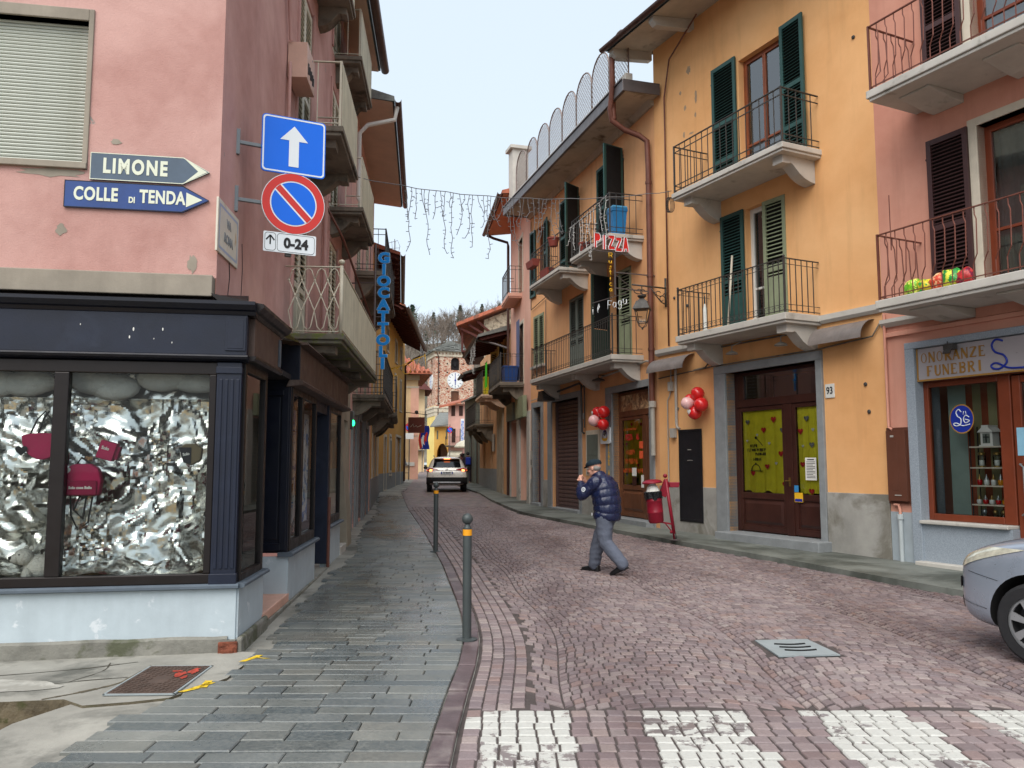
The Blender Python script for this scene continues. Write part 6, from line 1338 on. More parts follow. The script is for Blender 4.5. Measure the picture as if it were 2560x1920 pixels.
def ring(mb, outer, inner, y, m=0):
    n = len(outer)
    for i in range(n): j = (i+1) % n; mb.quad((outer[i][0],y,outer[i][1]),(outer[j][0],y,outer[j][1]),(inner[j][0],y,inner[j][1]),(inner[i][0],y,inner[i][1]), m)
t = sign_root('one_way_sign', 'square blue sign with a white upward arrow on the corner house', .325, 4.95); arm(t, .325, -.04)
MB().prism(rrect(.645,.60,.04), 0, .02, 'y').build('board', [M_SBLUE], t); b = MB(); ring(b, rrect(.625,.58,.035), rrect(.595,.55,.03), -.002); b.build('border', M_SWHITE, t)
b = MB(); b.add([(0,-.003,.21),(-.14,-.003,.055),(-.05,-.003,.055),(-.05,-.003,-.22),(.05,-.003,-.22),(.05,-.003,.055),(.14,-.003,.055)], [(0,1,2,5,6),(2,3,4,5)]); b.build('arrow', M_SWHITE, t)
t = sign_root('no_parking_sign', 'round red and blue no parking sign below the arrow sign', .335, 4.345); arm(t, .335, -.02)
C = lambda r, n=48: [(r*math.cos(2*PI*i/n), r*math.sin(2*PI*i/n)) for i in range(n)]
MB().prism(C(.318), 0, .02, 'y').build('board', M_SWHITE, t); b = MB(); ring(b, C(.312), C(.235), -.002); b.build('red_ring', M_SRED, t)
b = MB(); b.v = [(x,-.0025,z) for x, z in C(.222)]; b.f = [tuple(range(48))]; b.m = [0]; b.build('blue_disc', M_SBLUE, t)
b = MB(); d = Vector((.7071,0,-.7071)); b.bar(Vector((0,-.004,0))-d*.228, Vector((0,-.004,0))+d*.228, .064, .001, up=(0,1,0)); b.build('red_slash', M_SRED, t); b = MB(); b.bar(Vector((0,-.003,0))-d*.225, Vector((0,-.003,0))+d*.225, .094, .001, up=(0,1,0)); b.build('slash_edge', M_SWHITE, t)
t = sign_root('hours_plate', 'white plate reading 0-24 with a small upward arrow', .31, 3.93)
MB().prism(rrect(.525,.205,.012), 0, .015, 'y').build('board', M_SWHITE, t); b = MB(); ring(b, [(x-.195,z) for x, z in rrect(.11,.185,.03)], [(x-.195,z) for x, z in rrect(.102,.177,.027)], -.002); ring(b, [(x+.06,z) for x, z in rrect(.375,.185,.03)], [(x+.06,z) for x, z in rrect(.367,.177,.027)], -.002); b.build('border', M_INK, t)
text('numerals', '0-24', .14, M_INK, t, (.06,-.003,-.005), FRONT, .95, .006); b = MB(); b.bar((-.195,-.002,-.03),(-.195,-.002,.06),.014,.001,up=(0,1,0)); b.bar((-.235,-.002,.015),(-.195,-.002,.065),.014,.001,up=(0,1,0)); b.bar((-.155,-.002,.015),(-.195,-.002,.065),.014,.001,up=(0,1,0)); b.build('arrow', M_INK, t)
MB().box(-.04,.02,.015,.06,-.13,.1).build('clamp', M_IRON, t)

# ---- enamel direction boards
for u0, u1, z0, z1, word, m, lab, outline in ((-1.40,-.375,4.25,4.50,'LIMONE',M_ENAM,'grey-blue arrow board reading LIMONE on the pink wall',1),(-1.605,-.37,3.985,4.232,'COLLE',M_ENAMB,'blue arrow board reading COLLE DI TENDA under the LIMONE board',0)):
    t = thing('direction_board', lab, 'sign', LF.w3(0, -.14, 0), LF.th); h = z1-z0; zm = (z0+z1)/2; y = -.03
    sh = [(u0,z0),(u1-.23,z0),(u1,zm),(u1-.23,z1),(u0,z1)]
    MB().prism(sh, -.025, -.003, 'y').build('board', m, t, bevel=.003)
    sc2 = lambda p, k: [((u0+u1)/2-.05+(x-(u0+u1)/2+.05)*(1-k/(u1-u0)*2), zm+(z-zm)*(1-k/h*2)) for x, z in p]
    b = MB(); ring(b, sh, sc2(sh, .007), -.0265); b.build('border', M_CREAML if outline else M_INK, t)
    if outline:
        b = MB(); b.add([(u1-.22,-.027,z1-.012),(u1-.02,-.027,zm),(u1-.22,-.027,z0+.012),(u1-.10,-.027,zm)], [(0,3,1),(3,2,1)]); b.build('arrow_head', M_CREAML, t)
        text('lettering', 'LIMONE', .185, M_CREAML, t, ((u0+u1)/2-.13,-.027,zm), FRONT, .70, .008, space=1.25)
    else:
        b = MB(); b.add([(u1-.20,-.027,z1-.06),(u1-.20,-.027,z0+.05),(u1-.06,-.027,zm)], [(0,1,2)]); b.build('arrow_head', M_CREAML, t)
        text('lettering', 'COLLE', .165, M_CREAML, t, (u0+.265,-.027,zm), FRONT, .70, .006, space=1.1); text('lettering', 'DI', .075, M_CREAML, t, (u0+.57,-.027,zm-.035), FRONT, .75, .003); text('lettering', 'TENDA', .165, M_CREAML, t, (u0+.83,-.027,zm), FRONT, .68, .006, space=1.08)
t = thing('street_plaque', 'worn white street plaque reading VIA ROMA on the corner', 'sign', LP.w3(.40, 0, 3.885), LP.th); MB().box(-.37,.37,-.02,.0,-.25,.25).build('board', mat('weathered_plaque', S(212,206,190), .6, var=.15, vs=4, stain=S(190,160,120), st=(.6,.7), ss=6), t, bevel=.004)
b = MB(); ring(b, rrect(.66,.42,.02), rrect(.61,.37,.02), -.021); b.build('border', mat('pale_plaque_blue', S(160,172,196), .6), t); text('lettering', 'VIA', .11, M_STONE, t, (0,-.022,.08), FRONT, .9, .004); text('lettering', 'ROMA', .12, M_STONE, t, (0,-.022,-.07), FRONT, .9, .004)

# ---- litter bin
M_BIN = mat('burgundy_red_paint', S(138,24,44), .38, var=.12, vs=4, bs=60, bump=.05); M_BAG = mat('black_plastic_bag', S(24,26,30), .3, var=.2, vs=8, bs=25, bump=.8, bd=.02)
t = thing('litter_bin', 'burgundy litter bin on a leaning post with ashtray', 'litter bin', (3.12, 15.9, gz(15.9)+.07), 0)
MB().tube([(0,0,0),(-.16,0,1.16)], .033, 12).build('post', M_BIN, t, smooth=True); MB().tube([(.004,0,0),(-.012,0,.12)], .034, 12).build('post_foot', M_IRON, t, smooth=True); MB().lathe([(.11,0),(.11,.012),(.03,.02)], n=18).build('base_plate', M_GUTTERG, t)
MB().sphere((-.168,0,1.22), .042, 14, 10).build('ball', M_BIN, t, smooth=True)
bn = MB().lathe([(.05,.32),(.125,.33),(.145,.36),(.15,.52),(.153,.525),(.153,.54),(.15,.545),(.152,.74),(.155,.745),(.155,.76),(.152,.765),(.154,.90)], n=28); o = bn.build('bucket', M_BIN, t, smooth=35, loc=(-.33,-.04,.0), rot=(0,-.09,0))
bg = MB(); n = 30
for i in range(n):
    a0, a1 = 2*PI*i/n, 2*PI*(i+1)/n
    def P_(a, k): r_ = (.150,.166,.168)[k]+.006*math.sin(a*7)+.005*math.sin(a*11+1); return (r_*math.cos(a), r_*math.sin(a), (.93,.915,.79)[k]+(.02*math.sin(a*5)+.012*math.sin(a*9))*(k == 2))
    for k in (0, 1): bg.quad(P_(a0,k), P_(a1,k), P_(a1,k+1), P_(a0,k+1))
bg.build('bin_bag', M_BAG, t, smooth=True, loc=(-.33,-.04,0), rot=(0,-.09,0))
MB().lathe([(.14,.91),(.10,1.02),(.06,1.06)], n=9).build('rubbish', M_PAPER, t, loc=(-.335,-.04,0), rot=(0,-.09,0))
MB().lathe([(.19,1.10),(.195,1.12),(.17,1.15),(.10,1.172),(.0,1.18)], n=28).build('lid', M_BIN, t, smooth=35, loc=(-.33,-.04,-.02), rot=(0,-.09,0)); b = MB(); b.bar((-.36,.05,.9),(-.36,.05,1.1),.02); b.bar((-.12,0,.95),(-.25,-.03,1.0),.04,.3); b.bar((-.05,0,.3),(-.26,-.03,.34),.05,.03); b.tube([(-.06,0,.16),(-.14,-.02,.26),(-.2,-.03,.33)], .012, 6); b.sphere((-.07,0,.15), .03, 8, 6); b.build('bracket', M_BIN, t)
MB().prism([(-.02,.0),(.15,.0),(.17,.10),(-.04,.10)], -.06, .06, 'y').build('ashtray', M_BIN, t, loc=(-.07,0,1.0), bevel=.01)

# ---- balloons: every cluster is one thing
M_BALR = mat('red_latex', S(222,40,40), .22, var=.03, bump=0, spec=.6); M_BALP = mat('pale_pink_latex', S(240,192,190), .22, var=.05, bump=0, spec=.6)
def balloons(F, u, z, lab, pts):
    t = thing('balloon_cluster', lab, 'balloons', F.w3(u, .22, z), F.th, 'balloon clusters by the doors')
    for x, y, zz, r, m in pts:
        d = Vector((x, y*.6, zz)).normalized() if abs(x)+abs(zz) > .05 else Vector((0,-1,0)); q = d.to_track_quat('Z', 'Y').to_euler()
        MB().lathe([(.012,-r*1.15),(.02,-r*1.1),(.006,-r*1.04),(r*.42,-r*.86),(r*.74,-r*.55),(r*.95,-r*.12),(r,.18*r),(r*.93,.5*r),(r*.72,.8*r),(r*.38,1.02*r),(.01,1.1*r)], n=20).build('balloon', m, t, smooth=True, loc=(x,y,zz), rot=q)
    h = HEARTS.build('printed_heart', M_PAPER, t, loc=(pts[-1][0]+.01,pts[-1][1]-pts[-1][3]-.012,pts[-1][2])); h.scale = (.06,.02,.06)
balloons(R1, 1.18, 2.98, 'cluster of red and pink balloons above the black utility door', [(.10,0,.16,.14,M_BALR),(-.16,.02,.06,.12,M_BALR),(.22,-.02,-.06,.15,M_BALR),(-.04,-.14,-.02,.13,M_BALP),(.0,0,-.20,.145,M_BALR)])
balloons(R2, -2.88, 2.86, 'cluster of red and pink balloons above the pizzeria logo plate', [(.22,-.0,.16,.16,M_BALR),(-.24,.02,-.06,.14,M_BALR),(.22,-.02,-.14,.15,M_BALR),(-.0,-.16,-.04,.145,M_BALP),(-.16,0,.17,.15,M_BALR)])

# ---- pizzeria logo plate
t = thing('logo_plate', 'white plate with blue ring and yellow ribbon below the balloons', 'sign', R2.w3(-2.92, .06, 2.44), R2.th); MB().prism(rrect(.62,.42,.05), -.02, .02, 'y').build('board', M_SWHITE, t); b = MB(); ring(b, C(.15,30), C(.11,30), -.022); b.build('ring', M_BLUEB, t); b = MB(); b.add([(-.2,-.024,-.02),(-.1,-.024,-.07),(.1,-.024,-.07),(.2,-.024,-.02),(.17,-.024,-.1),(.1,-.024,-.14),(-.1,-.024,-.14),(-.17,-.024,-.1)], [(0,7,6,1),(1,6,5,2),(2,5,4,3)]); b.build('ribbon', M_YELP, t); b = MB(); b.tube([(-.05,-.023,.02),(.0,-.023,.10),(.08,-.023,.12),(.06,-.023,.05),(.0,-.023,0)], .014, 6); b.build('motif', M_INK, t)

# ---- PIZZA neon sign on its bracket
def tube_word(par, word, size, x, z, m, r, vertical=False, slope=0., sx=1.):
    """letters bent from glass tube"""
    G = {'P': [[(0,0),(0,1),(.5,1),(.6,.75),(.5,.5),(0,.5)]], 'I': [[(.3,0),(.3,1)]], 'Z': [[(0,1),(.6,1),(0,0),(.6,0)]], 'A': [[(0,0),(.3,1),(.6,0)],[(.12,.4),(.48,.4)]], 'R': [[(0,0),(0,1),(.5,1),(.55,.72),(.4,.5),(0,.5)],[(.3,.5),(.6,0)]],
         'u': [[(0,.6),(.02,.15),(.2,0),(.4,.15),(.42,.6)],[(.42,.6),(.46,0)]], 's': [[(.45,.55),(.2,.62),(.08,.45),(.4,.25),(.3,.02),(.02,.08)]], 't': [[(.2,.95),(.2,.1),(.4,0)],[(.02,.62),(.4,.62)]], 'i': [[(.2,.6),(.2,0)],[(.2,.8),(.2,.84)]], 'c': [[(.45,.55),(.2,.62),(.05,.3),(.2,0),(.45,.08)]], 'a': [[(.42,.55),(.15,.6),(.03,.3),(.15,0),(.4,.2)],[(.42,.6),(.42,.1),(.52,0)]],
         'l': [[(.15,0),(.12,.5),(.3,1),(.36,.7),(.1,.2),(.2,0)]], 'F': [[(.05,0),(.1,1),(.6,.95)],[(.08,.5),(.45,.52)]], 'g': [[(.42,.55),(.15,.6),(.03,.3),(.15,.05),(.4,.2)],[(.42,.6),(.42,-.2),(.2,-.4),(.02,-.25)]]}
    b = MB(); cx, cz = x, z
    for ch in word:
        if ch != ' ':
            for st_ in G[ch]: b.tube([(cx+p[0]*size*sx, -.02, cz+p[1]*size) for p in st_], r, 6)
        if vertical: cz -= size*1.15
        else: cx += size*.68*sx; cz += slope*size*.68*sx
    return b.build('letters', m, par, smooth=True)
PZ = (*R2.w(-.1), 0); th = math.atan2(-R2.n[1], -R2.n[0])             # x of this frame runs back towards the wall
t = thing('pizza_sign', 'red PIZZA letters over yellow neon script on a wall bracket', 'sign', (PZ[0], PZ[1], 0), th)
b = MB(); b.bar((-.99,0,6.46),(-.99,0,5.5),.03); b.bar((-.99,0,6.02),(.02,0,6.0),.025); b.bar((-.99,0,5.66),(.02,0,5.62),.025); b.bar((-1.5,0,6.50),(-.62,0,6.44),.02); b.bar((-.99,0,5.98),(-.5,0,5.62),.012); b.build('bracket', M_GUTTERG, t)
PL = {'P': [(0,0),(0,1),(.55,1),(.72,.85),(.72,.6),(.55,.45),(.26,.45),(.26,0)], 'I': [(.2,0),(.2,1),(.46,1),(.46,0)], 'Z': [(0,0),(0,.2),(.4,.76),(.05,.76),(.05,1),(.72,1),(.72,.8),(.34,.24),(.74,.24),(.74,0)], 'A': [(0,0),(.22,1),(.52,1),(.76,0),(.52,0),(.47,.2),(.28,.2),(.24,0)]}
for i, ch in enumerate('PIZZA'):
    w = .205; sx = .165; x0 = -1.5+i*.172; z0 = 6.55-.012*i-(.02 if i % 2 else 0); hgt = .33
    pts = [(x0+p[0]*w, z0+p[1]*hgt) for p in PL[ch]]; MB().prism(pts, -.04, 0, 'y').build('red_letter', M_RED, t)
    b = MB(); b.tube([(p[0],-.045,p[1]) for p in pts], .009, 5, closed=True); b.build('white_outline', M_SWHITE, t)
tube_word(t, 'Rustica', .112, -1.14, 6.34, M_YELP, .010, True, sx=1.3)
o = tube_word(t, 'il Fagu', .20, -1.58, 5.02, M_SWHITE, .009, slope=.36, sx=.95); b = MB(); b.bar((-1.55,-.0,5.28),(-.72,0,5.56),.015); b.build('hanger', M_GUTTERG, t)

# ---- wall lantern
t = thing('street_lantern', 'black iron lantern on a scrolled wall bracket beside the downpipe', 'lamp', (R1.w(.0)[0], R1.w(.0)[1], 0), math.atan2(-R1.n[1], -R1.n[0]))
b = MB(); b.bar((-.92,0,5.62),(.0,0,5.62),.03); b.bar((-.02,0,5.2),(-.02,0,5.85),.04,.03)
for c, s_ in ((-.62,1),(-.74,-1),(-.2,1)): b.tube([(c+s_*.14*math.cos(a)*(1-a/8), 0, 5.5-.09*math.sin(a)*(1-a/8)) for a in [k*.6 for k in range(11)]], .010, 5)
b.tube([(-.02,0,5.25),(-.15,0,5.3),(-.3,0,5.45),(-.42,0,5.6)], .014, 6); b.tube([(-.12+.1*math.cos(a)*(1-a/8),0,5.36+.1*math.sin(a)*(1-a/8)) for a in [k*.6 for k in range(11)]], .010, 5); b.build('bracket', M_IRON, t, smooth=True)
lx = -.66; b = MB(); b.tube([(lx,0,5.6),(lx,0,5.42)], .012, 6); b.lathe([(.03,5.42),(.10,5.40),(.10,5.38),(.04,5.33)], (lx,0,0), 12); b.lathe([(.07,5.33),(.12,5.28),(.16,5.27),(.25,5.11),(.26,5.09),(.24,5.085)], (lx,0,0), 4); b.build('hood', M_IRON, t)
b = MB()
for k in range(4):
    a = PI/2*k; p0, p1 = Vector((lx+.21*math.cos(a), .21*math.sin(a), 5.09)), Vector((lx+.13*math.cos(a), .13*math.sin(a), 4.80)); b.bar(p0, p1, .014); q = Vector((lx+.13*math.cos(a+PI/2), .13*math.sin(a+PI/2), 4.80)); b.bar(p1, q, .016)
    b.tube([p1, (lx+.10*math.cos(a),.10*math.sin(a),4.72), (lx,0,4.68)], .008, 5)
b.sphere((lx,0,4.66), .022, 8, 6); b.build('cage', M_IRON, t)
g_ = MB()
for k in range(4):
    a, c = PI/2*k, PI/2*(k+1); g_.quad((lx+.205*math.cos(a),.205*math.sin(a),5.08),(lx+.205*math.cos(c),.205*math.sin(c),5.08),(lx+.125*math.cos(c),.125*math.sin(c),4.81),(lx+.125*math.cos(a),.125*math.sin(a),4.81))
g_.build('pane', M_GLASSC, t)

# ---- strings of unlit icicle lights
M_WIRE = mat('grey_light_cable', S(112,112,114), .6, var=.1, bump=0); M_WIREP = mat('pale_light_cable', S(206,206,204), .6, var=.1, bump=0)
def icicles(label, A, B, sag, n, lmin, lmax, seed, m, r=.007, t0=.0, t1=1.):
    r_ = random.Random(seed); A, B = Vector(A), Vector(B); t = thing('icicle_lights', label, 'string lights', A, 0, 'icicle light strings')
    f = lambda k: (B-A)*k+Vector((0,0,-sag*4*k*(1-k)))
    MB().tube([f(i/24)+Vector((0,0,.012*math.sin(i*2.1))) for i in range(25)], r*.9, 6).build('wire', m, t, smooth=True)
    for i in range(n):
        k = t0+(t1-t0)*(i+.5+r_.uniform(-.3,.3))/n; p = f(k); L = r_.uniform(lmin, lmax)*(1 if i % 3 else .6); q = MB(); pts = [p]; x = y = 0; N = max(3, int(L/.09))
        for j in range(1, N+1):
            x += r_.uniform(-.022,.022); y += r_.uniform(-.015,.015)
            if j > N-2: x += r_.uniform(-.05,.05)
            pts.append(p+Vector((x, y, -L*j/N)))
        q.tube(pts, r*.75, 5)
        for c in pts[1::1]:
            if r_.random() < .75: d = r_.choice((-1,1)); q.bar(c, c+Vector((d*r_.uniform(.03,.06), r_.uniform(-.02,.02), r_.uniform(-.01,.03))), r*1.1)
        q.build('strand', m, t)
icicles('long string of unlit icicle lights hanging across the sky', (-3.08,14.3,6.9), (3.27,16.35,7.28), .30, 34, .45, 1.25, 5, M_WIRE, .0085, .17, .64)
icicles('short string of unlit icicle lights before the pizzeria balcony', R2.w3(-3.2,.92,7.9), R2.w3(-.7,.92,8.0), .03, 9, .5, 1.3, 9, M_WIREP, .008)
icicles('small string of icicle lights under the ochre house eave', LE.w3(4.5,1.35,8.15), LE.w3(9.4,1.35,8.1), .05, 9, .4, 1.0, 12, M_WIREP, .012)
icicles('string of icicle lights hanging from the dark eave on the right', R3.w3(-8.0,1.35,6.65), R3.w3(-5.6,1.35,6.7), .04, 6, .5, 1.7, 14, M_WIREP, .010)
t = thing('coiled_cable', 'coil of black cable hanging at the upper left balcony corner of the orange house', 'cable', R1.w3(1.40, .95, 7.0), 0); b = MB()
for k in range(4): b.tube([(.05*math.cos(a)*(1+.1*k)+.02*k, .02*math.sin(a*2), .16*math.sin(a)) for a in [2*PI*i/14 for i in range(14)]], .007, 5, closed=True)
b.build('loops', M_INK, t); MB().tube([(0,0,.15),(0,0,.3)], .008, 6).build('tie', M_INK, t)

# ---- vertical toy-shop sign
t = thing('toy_shop_sign', 'vertical blue letter sign reading GIOCATTOLI on a grey pole', 'sign', (-2.83, 17.8, 0), .03); M_TOY = mat('sky_blue_letter', S(0,140,226), .45, var=.04, bump=0); M_TOYE = mat('pale_letter_edge', S(170,206,224), .5, bump=0)
MB().tube([(-.19,0,3.6),(-.19,0,6.55)], .025, 8).build('pole', M_GUTTERG, t); b = MB()
for i, ch in enumerate('GIOCATTOLI'):
    z = 6.24-.262*i; b.bar((-.19,.01,z),(0,.01,z),.015)
    text('letter_edge', ch, .31, M_TOYE, t, (.0,.0,z), FRONT, 1.15, .022, .012); text('letter', ch, .31, M_TOY, t, (.0,-.012,z), FRONT, 1.12, .016, .01)
for z in (4.4, 5.7): b.bar((-.19,.01,z),(-.72,.1,z),.025)
b.build('bracket', M_GUTTERG, t)
t = thing('curl_neon_sign', 'thin yellow neon script bracketed to the ochre house', 'sign', LA.w3(2.0, .8, 4.9), 0); b = MB(); b.tube([(-.3,0,.0),(0,0,.05),(.5,0,.3),(.9,0,.45)], .012, 6); b.tube([(.3+.14*math.cos(a),0,-.02+.16*math.sin(a)) for a in [2*PI*i/14 for i in range(14)]], .012, 6, closed=True); b.tube([(-.1+.12*math.cos(a),0,-.1+.14*math.sin(a)) for a in [.6+5*i/10 for i in range(11)]], .012, 6); b.tube([(.5,0,.3),(.55,0,-.1),(.75,0,.4),(.95,0,.0),(.9,0,.5)], .014, 6); b.build('tubes', M_YELP, t, smooth=True)
t = thing('green_signal', 'small lit green lamp on the grey wall beyond the shop', 'lamp', LB.w3(.55, .0, 2.65), LB.th); MB().box(-.09,.09,-.06,0,-.18,.22).build('housing', M_IRON, t, bevel=.01); MB().sphere((0,-.07,-.04), .07, 12, 8, sc=(1,.6,1)).build('lens', emit('green_lens', (.02,.75,.22,1), 2.2), t, smooth=True)
t = thing('brown_shop_sign', 'brown hanging shop sign on a scrolled bracket at the bend', 'sign', LE.w3(10.75, .1, 0), 0); b = MB().box(.15,1.15,-.03,.03,3.6,4.55); b.build('board', mat('brown_sign_board', S(112,56,46), .5, var=.1), t); b = MB(); b.tube([(.3,-.035,3.95),(.45,-.035,4.15),(.5,-.035,3.95),(.65,-.035,4.05),(.7,-.035,3.95),(.95,-.035,4.05)], .015, 5); b.build('script', M_STUCC, t); b = MB(); b.bar((0,0,4.85),(1.3,0,4.7),.04); b.sphere((.65,0,4.85), .12, 8, 6); b.build('bracket', M_IRON, t)
t = thing('roof_antenna', 'wire television antenna above the left roofs', 'antenna', (-3.95, 27.0, 8.9), 0); b = MB().tube([(0,0,-1),(0,0,.35)], .012, 5); b.tube([(-.25,0,.2),(.1,0,.3),(.18,0,.1),(.12,0,-.2),(-.2,0,-.25)], .008, 5); b.bar((-.25,0,.02),(.18,0,.05),.01); b.bar((-.1,0,.28),(-.05,0,-.22),.01); b.bar((.03,0,.28),(.05,0,-.2),.01); b.build('rods', M_GUTTERG, t); MB().lathe([(.05,-1.02),(.05,-.95)], n=8).build('foot', M_GUTTERG, t)

# ---- drain cover and manhole cover
M_IRONC = mat('rusty_cast_iron', S(92,76,68), .7, .3, var=.3, vs=6, bs=50, bump=.3); M_CEM = mat('cement_grey_cover', S(146,154,156), .6, .0, var=.12, vs=5, bs=60, bump=.2)
t = thing('drain_cover', 'grey street drain cover with three curved slots in the cobbles', 'drain cover', (2.50, 7.44, gz(7.44)-.008), .06); b = MB(); b.add([(-.27,-.32,0),(.27,-.30,0),(.25,.33,0),(-.25,.31,0),(-.27,-.32,.012),(.27,-.30,.012),(.25,.33,.012),(-.25,.31,.012)], [(4,5,6,7),(0,1,5,4),(1,2,6,5),(2,3,7,6),(3,0,4,7)]); b.build('plate', M_CEM, t)
for i in range(3): MB().tube([(-.14+.28*k/8, -.12+.12*i-.03*math.sin(PI*k/8), .0125) for k in range(9)], .011, 5).build('slot', M_VOID, t)
t = thing('manhole_cover', 'rusty rectangular manhole cover with tread pattern by the shop corner', 'manhole cover', (-2.63, 6.34, gz(6.34)+.013), .03); MB().box(-.23,.23,-.39,.39,0,.012).build('plate', M_IRONC, t, bevel=.004); b = MB(); rr = random.Random(6)
b.box(-.25,.25,-.41,-.395,-.0,.010); b.box(-.25,.25,.395,.41,-.0,.010); b.box(-.25,-.235,-.41,.41,-.0,.010); b.box(.235,.25,-.41,.41,-.0,.010); b.build('rim', M_CEM, t)
b = MB()
for i in range(11):
    for j in range(18):
        x, y = -.2+.04*i, -.36+.042*j
        if not (abs(x) < .07 and abs(y+.02) < .09): d = .012 if (i+j) % 2 else -.012; b.bar((x-.012,y-d,.014),(x+.012,y+d,.014),.008,.005)
tag(b.build('tread', M_IRONC, t), kind='stuff')
M_SPRAY = mat('red_spray', S(170,64,48), .8, var=.5, vs=30, bump=0); M_SPRAYY = mat('yellow_spray', S(220,186,44), .8, var=.5, vs=30, bump=0)
b = MB()
for cx, cy, rx_, ry_, sd in ((.10,.10,.05,.10,1),(.17,.20,.04,.12,2),(.05,.20,.05,.03,3),(.16,.02,.03,.06,4)):
    r = random.Random(sd); k = 14; b.add([(cx+rx_*math.cos(a)*r.uniform(.5,1.1), cy+ry_*math.sin(a)*r.uniform(.5,1.1), .0172+.0004*sd) for a in [2*PI*i/k for i in range(k)]], [tuple(range(k))])
b.build('red_spray_mark', M_SPRAY, t)
b = MB(); z = lambda y: gz(y)+.016
for pts in ([(-2.20,6.86),(-2.14,7.0),(-2.12,7.08)],[(-2.14,7.0),(-2.02,6.96)],[(-2.30,6.08),(-2.22,6.25)],[(-2.24,6.12),(-2.26,6.3)],[(-2.36,6.0),(-2.28,6.1)]): b.add([(x+dx,y,z(y)+.006) for x, y in pts for dx in (-.025,.03)], [(2*i,2*i+1,2*i+3,2*i+2) for i in range(len(pts)-1)])
b.build('yellow_spray_mark', M_SPRAYY, pad_o)

# ---- display window contents
M_MAG = mat('magenta_felt', S(176,32,84), .85, var=.1, vs=8, bs=120, bump=.3); M_MAGD = mat('dark_magenta_felt', S(140,22,66), .85, var=.1); M_BLKS = mat('black_strap', S(24,24,28), .7, var=.1); M_OLV = mat('olive_suede', S(110,98,72), .85, var=.1)
def wthing(name, lab, cat, u, z, y=.14): return thing(name, lab, cat, LF.w3(u, -y, z), LF.th)
def half_bag(t, w, h, m, d=.07):
    pts = [(w/2*math.cos(a), -h*.45+h*.0+ (h*.95)*abs(math.sin(a))**.8 if False else h*.5-h*(1-abs(math.cos(a))**2.2)**.6) for a in [PI+PI*i/16 for i in range(17)]]
    return MB().prism(pts, -d/2, d/2, 'y')
t = wthing('felt_handbag', 'magenta half-round handbag with black handles and heart tag left of the mullion', 'handbag', -1.665, 1.84)
MB().prism([(.165*math.cos(a), .10+.20*math.sin(a)*(1 if math.sin(a) < 0 else .15)) for a in [2*PI*i/28 for i in range(28)]], -.05, .05, 'y').build('body', M_MAG, t, bevel=.012); b = MB(); b.tube([(-.1,-.03,.12),(-.05,-.03,.25),(.0,-.0,.32),(.06,-.03,.25),(.1,-.03,.12)], .008, 6); b.tube([(-.06,.03,.12),(-.02,.03,.26),(.03,.0,.32)], .008, 6); b.build('handle', M_BLKS, t); h = HEARTS.build('heart_tag', M_BLKS, t, loc=(-.15,-.07,-.02)); h.scale = (.05,.05,.05)
t = wthing('felt_backpack', 'large magenta backpack with front pocket hanging right of the mullion', 'backpack', -1.33, 1.56); MB().prism([(-.15,-.13),(.14,-.13),(.155,.0),(.13,.10),(.06,.145),(-.08,.145),(-.145,.09),(-.16,0)], -.05, .05, 'y').build('body', M_MAG, t, bevel=.02); MB().box(-.14,.13,-.075,-.05,-.125,.0).build('pocket', M_MAGD, t, bevel=.012); b = MB(); b.tube([(-.06,0,.14),(-.02,-.01,.2),(.06,0,.14)], .008, 6); b.tube([(-.1,.0,-.13),(-.08,-.02,-.3),(-.02,-.02,-.42),(.06,-.02,-.36),(.08,0,-.14)], .008, 6); b.tube([(-.02,.0,-.13),(-.06,-.02,-.25),(.02,-.03,-.33),(.03,0,-.13)], .009, 6); b.build('straps', M_BLKS, t); text('lettering', 'Solo cose Belle', .032, M_PAPER, t, (0,-.077,-.06), FRONT, .95, .001); h = HEARTS.build('heart_patch', M_PAPER, t, loc=(-.13,-.055,.085)); h.scale = (.04,.02,.04)
t = wthing('felt_key_pouch', 'small tilted magenta pouch with white lettering on the foil', 'pouch', -1.14, 1.83); MB().box(-.07,.07,-.05,.05,-.09,.07).build('body', M_MAG, t, rot=(0,.28,0), bevel=.01); o = text('lettering', 'Solo', .04, M_PAPER, t, (-.01,-.053,.01), (PI/2,.28,0), .9, .001); MB().box(.05,.10,-.02,.045,-.07,.05).build('side_gusset', M_MAGD, t, rot=(0,.28,0), bevel=.01); MB().tube([(0,0,.07),(-.02,0,.13),(.02,0,.14),(.0,0,.08)], .004, 5).build('ring', M_SILV, t)
t = wthing('olive_pouch', 'olive pouch with black front flap hanging at the right of the foil window', 'pouch', -.44, 1.79); MB().prism([(-.10,.06),(-.05,-.08),(.0,-.10),(.08,-.05),(.09,.05),(.03,.09),(-.05,.09)], -.04, .04, 'y').build('body', M_OLV, t, bevel=.012); MB().prism([(-.105,.06),(-.06,-.075),(.0,-.085),(.0,.06)], -.052, -.041, 'y').build('flap', M_BLKS, t); text('lettering', 'Solo', .035, M_PAPER, t, (-.04,-.054,.0), (PI/2,-.2,0), .9, .001)
M_PLUSH = mat('white_plush', S(226,224,214), .95, var=.1, vs=12, bs=60, bump=1., bd=.02)
